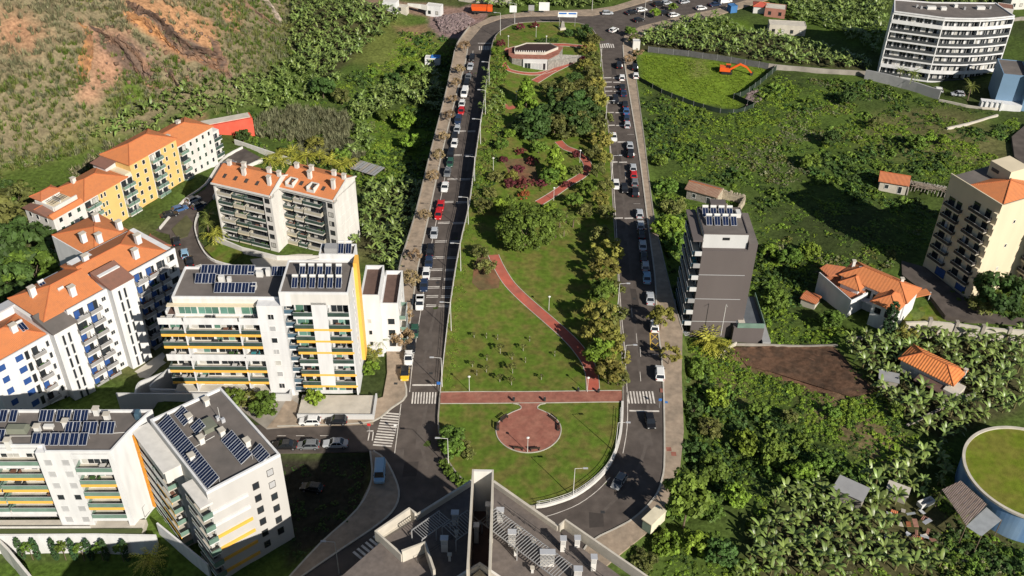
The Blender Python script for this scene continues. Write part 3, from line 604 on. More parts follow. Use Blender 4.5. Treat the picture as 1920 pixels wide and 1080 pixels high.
# ------------------------------------------------------------------ white and orange block with tower (centre left)
def building_terrace():
    r = thing('apartment_building', 'white apartment block with orange balcony bands and a taller solar-roofed tower beside the left road', 'building', (-61.7,139.8,0), R_(1.0))
    F = Face(r, (0,0)); FC = Face(r, (0,1.8))
    walls(r, rect(-.5,16.5,1.8,11.2), -6, 18.0, WHITE); walls(r, rect(16.5,21,0,11.2), -6, 21.4, WHITE)
    walls(r, rect(-1.4,16.4,-.2,11.0), -6, .9, GREYW, 'podium')
    lv = [(3.4,YBAND,0),(6.2,YBAND,0),(9.1,WHITE,1),(12.0,YBAND,0),(14.8,YBAND,0),(17.6,WHITE,1)]
    MB().box(-1.5,16.5,0,1.8,.9,1.05).build('terrace_floor', CONCL, r)
    for (z, bd, sol) in lv:
        for (a, b) in ((-1.5,2.8),(3.1,12.7),(13.0,16.5)):
            balcony(FC, a, b, z, 1.8, bd, RAILG, bool(sol), .56)
        MB().box(2.8,3.1,.02,1.8,z-2.5,z-.35).build('dividing_wall', WHITE, r); MB().box(12.7,13.0,.02,1.8,z-2.5,z-.35).build('dividing_wall', WHITE, r)
        MB().box(2.8,3.1,-.02,1.8,z-.35,z+.06).build('dividing_wall', bd, r); MB().box(12.7,13.0,-.02,1.8,z-.35,z+.06).build('dividing_wall', bd, r)
    for z in [1.1]+[l[0] for l in lv[:-1]]:
        for (u, w, n) in ((-.2,3.0,3),(3.7,3.6,3),(7.8,4.4,4),(13.5,2.7,2)): window(FC, u, z+.08, w, 2.05, 'mix', n)
    # penthouse set back over the top floor
    MB().box(1.2,16.5,1.9,11.2,18.0,21.4).build('penthouse', WHITE2, r); MB().box(.2,16.5,1.0,1.9,20.3,20.5).build('canopy', CREAM, r)
    FP = Face(r, (0,1.9))
    for (u, w, n) in ((2.0,3.2,3),(5.5,3.6,3),(9.4,2.6,2),(13.2,3.0,2)): window(FP, u, 18.15, w, 2.0, 'green', n)
    flat_roof(r, rect(1.2,21,1.9,11.2), 21.4, ROOFG, .5); MB().box(-.5,1.2,1.8,11.2,18.0,18.06).build('roof', ROOFD, r)
    b = MB(); b.box(-.5,-.2,1.8,11.2,18.06,18.7); b.box(-.2,1.2,10.9,11.2,18.06,18.7); b.build('parapet', WHITE, r)
    for k, z in enumerate((2.0,4.9,7.6,10.3,13.0,15.7,18.4)): window(F, 18.3, z, 1.0, 1.1, 'blind' if k % 2 else 'dark', 2 if k % 3 == 0 else 1)
    for z in (5.2,7.9,10.6,13.3,16.0,18.7): MB().box(16.5,21,-.012,.02,z-.6,z-.57).build('render_joint', GREYW, r)
    # recessed glazed strip
    walls(r, rect(21,22.8,2.4,11.2), -6, 21.4, GREYW)
    FR = Face(r, (0,2.4))
    for z in (.6,2.6,5.4,8.0,10.8,13.5,16.2,19.0): balcony(FR, 21.05, 22.75, z, 1.6, WHITE, RAILB, False, .3, clutter=False); window(FR, 21.2, z+.1, 1.4, 2.1, 'darkonly', 1)
    # tower
    walls(r, rect(22.8,33,1.5,10), -6, 24.0, WHITE); walls(r, rect(26.2,28.9,0,1.5), 2.3, 22.2, WHITE); MB().box(22.8,33,0,1.5,21.7,24.0).build('wall', WHITE2, r)
    walls(r, rect(20.8,22.8,-.0,2.4), 21.4, 24.0, WHITE, 'wall'); MB().box(20.8,22.8,2.4,10,21.66,24.0).build('wall', WHITE, r)
    flat_roof(r, rect(20.8,33,-.0,10), 24.0, ROOFG, .45)
    MB().box(32.75,33,0,1.5,0,21.7).build('wall', WHITE, r)
    FT = Face(r, (0,1.5))
    for z, bd in ((2.6,YBAND),(5.4,YBAND),(8.0,WHITE),(10.8,YBAND),(13.5,YBAND),(16.2,YBAND),(19.0,WHITE)):
        balcony(FT, 22.8, 26.2, z, 1.5, bd, RAILG, False, .56); balcony(FT, 28.9, 32.75, z, 1.5, bd, RAILG, False, .56)
        if bd is YBAND: MB().box(26.2,28.9,-.025,.0,z-.38,z+.06).build('orange_band', YBAND, r); MB().box(32.75,33.02,-.025,.0,z-.38,z+.06).build('orange_band', YBAND, r)
        st = 'green' if random.random() < .35 else 'mix'
        window(FT, 23.1, z+.08, 2.8, 2.05, st, 2); window(FT, 29.4, z+.08, 3.1, 2.05, st, 3)
    for u, w in ((23.0,3.0),(26.6,2.2),(29.2,3.6)): window(Face(r, (0,1.5)), u, .15, w, 2.0, 'green', 3, name='shop_window')
    FS = Face(r, (33,0), 90)
    for z in (4.0,6.7,9.4,12.1,14.8,17.5,20.2):
        for u in (4.6,): window(FS, u, z, .9, 1.1, 'blind')
    MB().box(33,33.65,7.6,10.4,2.5,25.4).build('orange_fin', YBAND, r)
    walls(r, rect(26.5,33,10,13.5), -6, 25.3, WHITE); flat_roof(r, rect(26.5,33,10,13.5), 25.3, ROOFG, .4); roof_box(r, 28.6, 11.6, 25.3, 2.3, 1.8, 1.2, MGREY, 'plant_room')
    walls(r, rect(33,36.6,12,22), -6, 14.0, WHITE); flat_roof(r, rect(33,36.6,12,22), 14.0, ROOFD, .9)
    walls(r, rect(36.6,40,13,24), -6, 11.3, WHITE); flat_roof(r, rect(36.6,40,13,24), 11.3, ROOFD, .9)
    FA = Face(r, (36.6,13), 0)
    for z in (2.2,5.0,7.8): balcony(Face(r, (40,13), 90), .5, 5, z, 1.2, WHITE, RAILP, clutter=False)
    for z in (1.5,4.3,7.1): window(FA, 1.2, z, 1.3, 1.4, 'dark'); window(Face(r, (33,12), 0), 1.1, z+1, .6, 1.0, 'dark')
    for z in (2.4,5.2,8.0):
        for u in (1.0,3.2,6.5): window(Face(r, (40,13), 90), u, z, 1.1, 1.8, 'dark')
    # forecourt of the tower
    b = MB(); b.box(22.5,36.5,-6.2,-.6,-.3,.75); b.build('forecourt', CONCL, r)
    b = MB(); b.box(22.5,36.3,-6.5,-6.2,-.3,1.25); b.box(36.3,36.6,-6.5,-.6,-.3,1.25); b.box(-12,20.5,-1.6,-1.3,-3,1.7); b.box(20.2,20.5,-1.3,0,-1,1.7); b.build('forecourt_wall', GREYW, r)
    # roof fittings
    solar_row(r, 4.6,9.0,21.4, 8, 1.15, 2.0); solar_row(r, 4.2,6.3,21.4, 3, 1.15, 2.0); solar_row(r, 8.3,3.5,21.4, 6, 1.15, 2.0); solar_row(r, 17.6,8.8,21.4, 3, .9, 1.9)
    for k in range(6): solar_row(r, 22.8+k*1.55+(1 if k > 5 else 0), 1.6, 24.0, 1, 1.0, 2.0, 32, tank=True)
    for k in range(5): solar_row(r, 23.6+k*1.55+(.3 if k > 3 else 0), 5.0, 24.0, 1, 1.0, 2.0, 32, tank=True)
    for k in range(2): solar_row(r, 29.9+k*1.4, 10.5, 25.3, 1, 1.0, 2.0, 32, tank=True)
    for (x, y, w, d, h) in ((9.0,6.9,1.0,.8,1.5),(10.3,7.2,.7,.7,1.0),(15.5,8.9,1.2,.7,1.2),(17.0,9.3,.8,.8,1.4),(14.1,6.0,.4,.4,.5),(15.2,5.2,.8,1.2,1.0),(13.9,9.8,1.6,.8,.6)): roof_box(r, x, y, 21.4, w, d, h)
building_terrace()

# ------------------------------------------------------------------ rotated white block with long solar row (bottom left of centre)
def building_rotated():
    r = thing('apartment_building', 'rotated white apartment block with one long diagonal row of solar collectors on its grey roof', 'building', (-44.2,99.6,-1.0), R_(40.6))
    Z = 18.6
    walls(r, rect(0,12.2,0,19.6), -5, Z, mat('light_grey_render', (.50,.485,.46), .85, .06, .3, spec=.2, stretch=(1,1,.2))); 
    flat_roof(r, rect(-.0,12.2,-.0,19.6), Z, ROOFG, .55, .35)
    F = Face(r, (0,0)); FL = Face(r, (0,19.6), -90)        # left face: u runs towards the viewer
    walls(r, [(-2.6,9.2),(0,9.2),(0,20.6),(-2.6,20.6)], Z-3.6, Z-1.2, WHITE2); walls(r, rect(-1.0,0,9.4,20.4), -5, Z-3.6, GREYW)
    FB = Face(r, (-1.0,20.4), -90); lv = [2.3,5.0,7.7,10.4,13.1]
    for k, z in enumerate([-.3]+lv):
        bd = YBAND if 0 < k < 5 else WHITE
        for (a, b) in ((.2,5.4),(5.7,11.0)): balcony(FB, a, b, z, 1.7, bd if b > 6 else WHITE, RAILP, False, .40); 
        for (a, n) in ((.5,3),(3.6,1),(6.0,3),(9.0,1)): window(FB, a, z+.1, .9*n, 2.1, 'mix', n)
    MB().box(-2.9,0,9.0,20.8,Z-1.2,Z-1.0).build('canopy', WHITE2, r)
    for z in (1.0,3.7,6.4,9.1,11.8,14.5): window(FL, 11.5, z, .8, 1.0, 'dark', 1); window(FL, 13.6, z, .8, 1.0, 'dark', 1)
    # near-corner balconies
    lv2 = [1.2,3.9,6.6,9.3,12.0,14.7]
    for k, z in enumerate(lv2):
        balcony(FL, 14.6, 20.4, z, 1.6, WHITE, RAILP, False, .34)
        for (a, n) in ((15.0,2),(17.4,2)): window(FL, a, z+.1, .95*n, 2.0, 'mix', n)
        bd = YBAND if k in (1,2,3) else (WHITE if k > 3 else mat('orange_band_dull', (.82,.45,.08)))
        L = (6.0,6.0,6.0,6.0,6.0,6.0)[k]
        MB().box(-1.6,L,-1.25 if False else -.22,0.0,z-.46,z+.10).build('horizontal_band', bd, r)
        MB().box(-1.62,-.02,-.9,-.2,z-.2,z).build('balcony_slab', WHITE, r); MB().box(-1.62,-1.56,-.9,-.2,z,z+.95).build('railing', RAILP, r); MB().box(-1.62,-.1,-.92,-.87,z,z+.95).build('railing', RAILP, r)
    MB().box(-1.7,0.3,-.9,5.2,Z-1.4,Z-1.0).build('canopy', WHITE2, r)
    for k, z in enumerate((1.2,3.9,6.6,9.3,12.0,14.7)): window(F, 7.0-.0, z, .95, 1.25, 'dark' if k % 2 else 'mix', 1, FRAME)
    for k, z in enumerate((2.4,5.1,7.8,10.5,13.2,15.9)): window(F, 9.6, z, .95, 1.25, 'blind' if k > 3 else 'dark', 1, FRAME)
    # roof: local x along the bright end wall, y away
    solar_row(r, .55,18.0,Z, 15, 1.12, 2.3, 26, 1.15, rz=-math.pi/2)
    solar_row(r, 6.7,8.6,Z, 6, 1.05, 2.2, 26, 1.1, rz=-math.pi/2); solar_row(r, 9.0,3.4,Z, 3, 1.0, 1.9, 26, 1.05, rz=-math.pi/2)
    solar_row(r, 3.6,18.4,Z, 3, 1.05, 1.9, 26, 1.1, rz=-math.pi/2); solar_row(r, 4.3,14.3,Z, 2, 1.05, 1.9, 26, 1.1, rz=-math.pi/2)
    for (x, y) in ((4.2,10.2),(4.9,15.8),(7.4,9.6),(9.4,5.2),(8.7,17.6),(1.4,7.6)): chimney(r, x, y, Z, .8, .9, 1.3, PIPE)
    MB().box(5.4,7.6,11.4,14.0,Z,Z+.9).build('plant_room', mat('grey_green_felt', (.16,.17,.13)), r)
    for (x, y) in ((8.5,13.2),(8.9,12.3)): roof_box(r, x, y, Z, .6, .5, .8, ALU, 'air_unit')
    b = MB()
    b.tube((3.0,12.5,Z+.08),(5.0,12.6,Z+.08),.05); b.tube((4.2,10.9,Z+.08),(7.0,12,Z+.08),.05); b.tube((2.6,10,Z+.08),(6.4,10.3,Z+.08),.05); b.tube((7.4,4.4,Z+.08),(9.4,4.2,Z+.08),.05); b.tube((8.7,12.8,Z),(8.7,12.8,Z+3),.04)
    b.build('roof_pipe', PIPE, r)
building_rotated()

# ------------------------------------------------------------------ white block with solar roof at the lower left edge
def building_left():
    r = thing('apartment_building', 'wide white apartment block with grey solar roof at the lower left edge of the photo', 'building', (-83.6,107.4,-1.5), R_(1.5))
    Z = 18.3; foot = [(-9,1.6),(11.5,1.6),(12.3,.3),(22.4,.3),(23.9,4.6),(26.2,9.6),(-9,9.6)]
    core = [(-9,2.0),(11.5,2.0),(11.5,.4),(22.4,.4),(23.9,4.6),(26.2,9.6),(-9,9.6)]
    walls(r, [(-9,3.6),(10.6,3.6),(10.6,.5),(16.0,.5),(16.0,2.2),(21.6,2.2),(21.6,.4),(22.4,.4),(23.9,4.6),(26.2,9.6),(-9,9.6)], -4, Z, WHITE)
    flat_roof(r, foot, Z, ROOFG, .5, .3)
    MB().box(-9,10.6,1.6,3.6,Z-1.3,Z-.3).build('wall', WHITE, r); MB().box(16.0,21.6,.4,2.2,Z-1.3,Z-.3).build('wall', WHITE, r)
    F1 = Face(r, (0,3.6)); F2 = Face(r, (0,2.2)); F3 = Face(r, (0,.5))
    for a, n in ((-7,4),(-1.5,3),(3.2,3),(7.2,3)): window(F1, a, 1.6, .95*n, 1.5, 'mix', n)
    for k, z in enumerate((3.3,5.9,8.6,11.3,14.1)):
        bd = YBAND if 1 <= k <= 3 else WHITE
        for (a, b) in ((-9,2.2),(2.5,10.6)): balcony(F1, a, b, z, 1.9, bd, RAILP, False, .56)
        for a, n in ((-7,4),(-1.5,3),(3.2,3),(7.2,3)): window(F1, a, z+.1, .95*n, 2.0, 'mix', n)
        balcony(F2, 16.0, 21.6, z, 1.9, bd if k != 5 else WHITE, RAILP, False, .56)
        for a, n in ((16.4,3),(19.4,2)): window(F2, a, z+.1, .95*n, 2.0, 'mix', n)
    for k, z in enumerate((2.4,5.0,7.7,10.4,13.0,15.6)): window(F3, 11.6, z, 1.0, 1.1, 'blindonly' if k != 2 else 'dark', 1, GREYW); window(F3, 14.3, z, 1.0, 1.1, 'blindonly' if k != 2 else 'dark', 1, GREYW)
    # orange perforated side screen
    FS = Face(r, (24.0,4.7), 65.5)
    for k in range(9): o = FS.put('orange_screen_panel', cached('osp', lambda: MB().box(0,2.0,-.5,0,0,1.7).mesh('orange_screen_panel', mat('deep_orange_panel', (.62,.26,.03)))), .15, 1.0+k*1.86)
    window(Face(r, (22.6,.9), 72), 2.0, .8, 1.3, 2.2, 'dark', 2, FRAME)
    # roof fittings
    solar_row(r, 8.9,7.0,Z, 2, 1.05,2.0,28); solar_row(r, 11.6,7.0,Z, 2, 1.05,2.0,28); solar_row(r, 14.3,7.0,Z, 2, 1.05,2.0,28)
    solar_row(r, 13.9,4.3,Z, 2, 1.05,2.0,28); solar_row(r, 16.6,4.3,Z, 2, 1.05,2.0,28); solar_row(r, 19.3,4.3,Z, 2, 1.05,2.0,28)
    solar_row(r, 9.6,1.8,Z, 6, 1.25,2.0,28,1.45); solar_row(r, 1.2,7.0,Z, 1, 1.1,2.0,28); solar_row(r, 2.6,7.0,Z, 1, 1.1,2.0,28); solar_row(r, 4.2,7.0,Z, 1, 1.1,2.0,28)
    solar_row(r, 2.3,2.6,Z, 1, 1.1,2.0,28); solar_row(r, 3.9,2.6,Z, 1, 1.1,2.0,28)
    for (x, y) in ((9.6,4.9),(13.6,6.1),(19.6,7.6),(6.2,1.9),(17.5,8.9)): chimney(r, x, y, Z, .8, .8, 1.4, PIPE)
    MB().hull([(4.0,4.4,Z),(8.0,4.4,Z),(8.0,6.6,Z),(4.0,6.6,Z),(4.6,4.9,Z+.7),(7.4,4.9,Z+.7),(7.4,6.1,Z+.7),(4.6,6.1,Z+.7)], [(0,1,5,4),(1,2,6,5),(2,3,7,6),(3,0,4,7),(4,5,6,7)]).build('skylight', mat('grey_green_felt', (.16,.17,.13)), r)
    roof_box(r, 10.9, 5.9, Z, 1.5, .7, .6); roof_box(r, 24.3, 8.2, Z, .7, 1.2, 1.3, RAILB, 'roof_hatch')
    b = MB(); b.tube((4,4.0,Z+.08),(14.4,4.1,Z+.08),.05); b.tube((10.6,6.6,Z+.08),(12,5,Z+.08),.05); b.tube((21,4.6,Z+.08),(24,4.9,Z+.08),.05); b.build('roof_pipe', PIPE, r)
    # garden terrace in front
    MB().box(-30,24.0,-1.4,1.6,-5,1.5).build('garden_terrace', CONCL, r); b = MB(); b.box(-1.5,15.5,-.3,-.15,1.4,2.0); b.build('planter_wall', WHITE2, r)
    MB().box(-1.5,24.0,-1.4,-.5,1.52,1.8).build('planter_soil', mat('planter_soil', (.07,.09,.03)), r)
building_left()
gw = MB(); strip_wall(gw, [G(-60,1003,.4), G(20,1003,.4), G(180,1002,.4), G(292,1004,.4)], lambda x, y: -8, lambda x, y: .4, .4)
tag(gw.build('garden_wall', WHITE), 'long white garden wall in front of the lower left block, behind small cypress trees', 'wall')
gw2 = MB(); strip_wall(gw2, [G(-30,985,0), G(15,1030,0), G(60,1085,0)], lambda x, y: -8, lambda x, y: .1, .4)
tag(gw2.build('garden_wall', WHITE2), 'short pale slanting garden wall in the bottom left corner', 'wall')
# basement ramp and retaining walls between the two lower left blocks
rw = thing('ramp_walls', 'blue shaded white ramp walls at the foot of the rotated block', 'wall')
for pts, h in (([(300,1000),(395,1078)], 1.6), ([(320,960),(430,1075)], 2.2), ([(250,950),(275,935),(320,960)], 1.4)):
    b = MB(); strip_wall(b, [G(p[0], p[1], -1) for p in pts], lambda x, y: -3, lambda x, y: h, .3); b.build('wall_panel', WHITE, rw)
tw = MB(); strip_wall(tw, catmull([G(*p, 0) for p in ((255,745),(262,725),(285,715),(320,700))], 4), lambda x, y: -6, lambda x, y: 1.0, .3)
tag(tw.build('curved_wall', GREYW), 'curved grey retaining wall behind the lower left block roof, below the white block', 'wall')
rp = MB(); strip_wall(rp, [G(283,733,0), G(318,700,0), G(345,690,0)], lambda x, y: -6, lambda x, y: 1.3, .3); strip_wall(rp, [G(283,735,0), G(560,740,0)], lambda x, y: -3, lambda x, y: .8, .3)
tag(rp.build('garage_wall', GREYW), 'grey garage ramp wall at the foot of the orange banded block', 'wall')

# ------------------------------------------------------------------ cream twin blocks with orange roofs
def twin(name_label, ox, oy, ang, L, D, zb, Z, cols, skip=0):
    r = thing('apartment_building', name_label, 'building', (ox, oy, zb), R_(ang)); H = Z-zb
    walls(r, rect(0,L,1.3,D), -4, H, WHITE2); F = Face(r, (0,1.3)); walls(r, rect(0,.4,0,1.3), -1, H, WHITE2); walls(r, rect(L-2.2,L,0,1.3), -1, H, WHITE2)
    walls(r, rect(0,L,0,1.3), H-1.0, H, WHITE2)
    rid = D*.62; rh = 2.3
    v = [(-.3,-.3,H),(L+.1,-.3,H),(L+.1,rid,H+rh),(-.3,rid,H+rh),(L+.1,D+.2,H+.9),(-.3,D+.2,H+.9)]; v += [(a,b,c-.2) for a,b,c in v]
    MB().hull(v, [(0,1,2,3),(3,2,4,5),(0,6,7,1),(5,4,10,11),(0,3,9,6),(3,5,11,9),(1,7,8,2),(2,8,10,4),(6,9,8,7),(9,11,10,8)]).build('roof', ORTILE, r)
    MB().hull([(L-.25,0,H-.1),(L-.25,rid,H+rh-.15),(L-.25,D,H+.75),(L-.25,D,H-.4),(L+.0,0,H-.1),(L+.0,rid,H+rh-.15),(L+.0,D,H+.75),(L+.0,D,H-.4)], [(3,2,1,0),(4,5,6,7),(0,1,5,4),(1,2,6,5),(2,3,7,6),(0,4,7,3)]).build('gable', WHITE2, r)
    b = MB(); b.beam((L+.15,-.3,H+.1),(L+.15,rid,H+rh+.1),.35,.3); b.beam((L+.15,rid,H+rh+.1),(L+.15,D+.2,H+1.0),.35,.3); b.beam((-.3,-.35,H-.1),(L,-.35,H-.1),.25,.4); b.build('verge', WHITE2, r)
    n = 6; fh = (H-1.2)/n
    for k in range(n):
        z = k*fh+.5
        for (a, b_, s) in cols:
            balcony(F, a, b_, z, 1.2, CREAM if s else WHITE2, random.choice([RAILG, mat('cream_balustrade', (.42,.39,.31))]) , False, .3, .85)
            w = b_-a-.5; nn = max(2, int(w/.9)); window(F, a+.25, z+.1, w, 1.95, 'dark', nn, FRAME)
        window(Face(r, (0,0)), L-1.7, z+.9, 1.1, 1.1, 'dark', 2, FRAME)
    for (x, y, w) in ((1.5,rid,.9),(5.2,rid+.4,.9),(L-3.5,rid+.5,.9),(L-.6,rid,.8),(L*.42,D*.42,.9),(L-1.6,D*.3,.8)): chimney(r, x, y, H+1.5, w, .7, 1.9, WHITE2)
    for i in range(4):
        x = 1.6+i*2.9; 
        if x < L-1: y = 1.6; zz = H+rh*(y+.3)/(rid+.3); MB().hull([(x,y,zz+.1),(x+.8,y,zz+.1),(x+.8,y+1.1,zz+.5),(x,y+1.1,zz+.5),(x,y,zz-.2),(x+.8,y,zz-.2),(x+.8,y+1.1,zz),(x,y+1.1,zz)], [(0,1,2,3),(4,5,1,0),(5,6,2,1),(6,7,3,2),(7,4,0,3)]).build('roof_window', FRAME, r)
    FS = Face(r, (L,0), 90)
    for k in range(1, n): MB().box(L, L+.06, 1.5, D-1.2, k*fh+.2, k*fh+.5).build('string_course', WHITE2, r)
    return r, H, rid, rh
t1 = twin('left one of the two cream apartment blocks with orange roofs, joined side by side', -69.4,199.4,-20.5,15.4,8.4,-4.5,11.2, ((.5,4.2,0),(4.6,7.6,1),(7.9,12.8,0)))
t2 = twin('right one of the two cream apartment blocks, with dormer terraces in its orange roof', -53.9,197.7,-22,14.6,9.6,-4.5,11.4, ((.5,3.0,1),(3.4,5.6,0),(6.0,10.6,0)))
for xx in (2.6, 8.2):
    b = MB(); b.box(xx-.9,xx-.7,.4,2.8,15.9,17.5); b.box(xx+.9,xx+1.1,.4,2.8,15.9,17.5); b.box(xx-.7,xx+.9,.4,.6,15.9,16.8); b.box(xx-.7,xx+.9,2.6,2.8,15.9,17.5); b.build('dormer_terrace', WHITE2, t2[0])
    window(Face(t2[0], (0,2.58)), xx-.5, 16.0, 1.2, 1.2, 'darkonly', 2, FRAME)

# ------------------------------------------------------------------ yellow and white terrace building (far left)
def building_yellow():
    r = thing('apartment_building', 'long ochre and white apartment building with orange roofs at the foot of the hillside', 'building', (-104.0,190.2,-3.5), R_(60.9))
    segs = [(0,8.6,9.9,WHITE2,0),(8.6,12.8,9.9,WHITE2,0),(12.8,19.6,10.1,YELW,0),(19.6,23.4,10.1,WHITE2,0),(23.4,29.4,12.6,YELW,0),(29.4,33.2,12.6,WHITE2,0),(33.2,38.6,12.6,YELW,0),(38.6,41.4,10.6,WHITE2,0),(41.4,51.0,10.6,WHITE2,0)]
    F = Face(r, (0,0)); n = 4
    for (a, b, H, m, _) in segs: walls(r, rect(a, b, 0, 9.5), -3, H, m)
    def W(a, b, H, cnt, w=.9, st='gsh'):
        nn = 5 if H > 12 else 4; fh = (H-.3)/nn
        for k in range(nn):
            for i in range(cnt): window(F, a+(b-a)*(i+.5)/cnt-w/2, k*fh+.9, w, 1.1, st, 1, FRAMEW)
    def Bc(a, b, H):
        nn = 5 if H > 12 else 4; fh = (H-.3)/nn
        for k in range(nn): balcony(F, a, b, k*fh+.2, 1.0, WHITE2, RAILP, False, .25, .8); window(F, a+.2, k*fh+.3, b-a-.4, 1.75, 'dark', 2, FRAME)
    W(.6,8.2,9.9,3); Bc(8.7,10.6,9.9); Bc(10.8,12.7,9.9); W(13.2,15.2,10.1,2,.5); W(17.4,19.2,10.1,1,.6); Bc(19.7,21.4,10.1); Bc(21.6,23.3,10.1)
    W(23.8,28.8,12.6,2,.8); Bc(29.5,31.2,12.6); Bc(31.4,33.1,12.6); W(33.8,35.4,12.6,1,.6); W(36.4,38.0,12.6,1,.6); Bc(38.7,41.3,10.6); W(41.9,50.6,10.6,4,.7)
    for (u, z) in ((13.0,.3),):
        pass
    hip_roof(r, 8.8,21.5,-.2,9.5,10.15,1.9,ORTILE,.35); hip_roof(r, 23.4,38.6,0,9.5,12.65,2.1,ORTILE,.35); hip_roof(r, 38.9,51,0,9.5,10.65,1.9,ORTILE,.35,False,True)
    # roof terrace at the near end and between the blocks
    MB().box(0,8.8,0,9.5,9.9,10.0).build('roof_terrace', CREAM, r); b = MB(); b.box(2.2,8.6,1.7,2.0,10,11.2); b.box(2.0,2.3,2.0,8,10,11.2); b.box(5.5,5.8,4,9.5,10,11.2); b.build('parapet', WHITE2, r)
    hip_roof(r, 0,8.4,-.1,1.4,10.0,.7,ORTILE,.3,False,False); hip_roof(r, -.1,1.7,1.6,9.5,10.0,.7,BRTILE,.3,False,False); hip_roof(r, 2.4,8.0,6.2,9.5,11.6,.9,ORTILE2,.3); walls(r, rect(2.8,7.8,6.6,9.3), 10, 11.6, WHITE2)
    b = MB(); [b.beam((3.0+i*.45,2.4,11.6),(3.0+i*.45,5.0,11.6),.1,.12) for i in range(9)]; b.build('pergola', FRAME, r)
    MB().box(21.6,23.4,.2,9.3,10.1,10.6).build('roof_terrace', CREAM, r); walls(r, rect(20.2,23.3,5,9.3), 10.6, 12.0, GREYW); MB().poly3([(19.6,4.0,12.0),(23.5,4.0,12.4),(23.5,9.6,12.4),(19.6,9.6,12.0)]).build('terrace_awning', BRTILE, r)
    MB().box(33,41,9.5,12.5,-3,9).build('wall', WHITE2, r); hip_roof(r, 33,41,9.2,12.5,9,.8,BRTILE,.3,False,False)
    walls(r, rect(51,54.5,1.5,8), -3, 7.8, WHITE2); F2 = Face(r, (51,1.5))
    for z in (.6,3.0,5.4): balcony(F2, .2, 3.3, z, 1.0, WHITE2, RAILG, False, .25); window(F2, .8, z+.1, 1.8, 1.7, 'dark', 2)
    for (x, y) in ((38.8,3.0),(12,6.5),(30,7),(46,6.5)): chimney(r, x, y, 11.3, .9, .9, 1.3)
    FL = Face(r, (0,9.5), -90)
    for k in range(4):
        for u in (1.2,3.6,6.4): window(FL, u, k*2.4+.9, .9, 1.1, 'dark')
building_yellow()

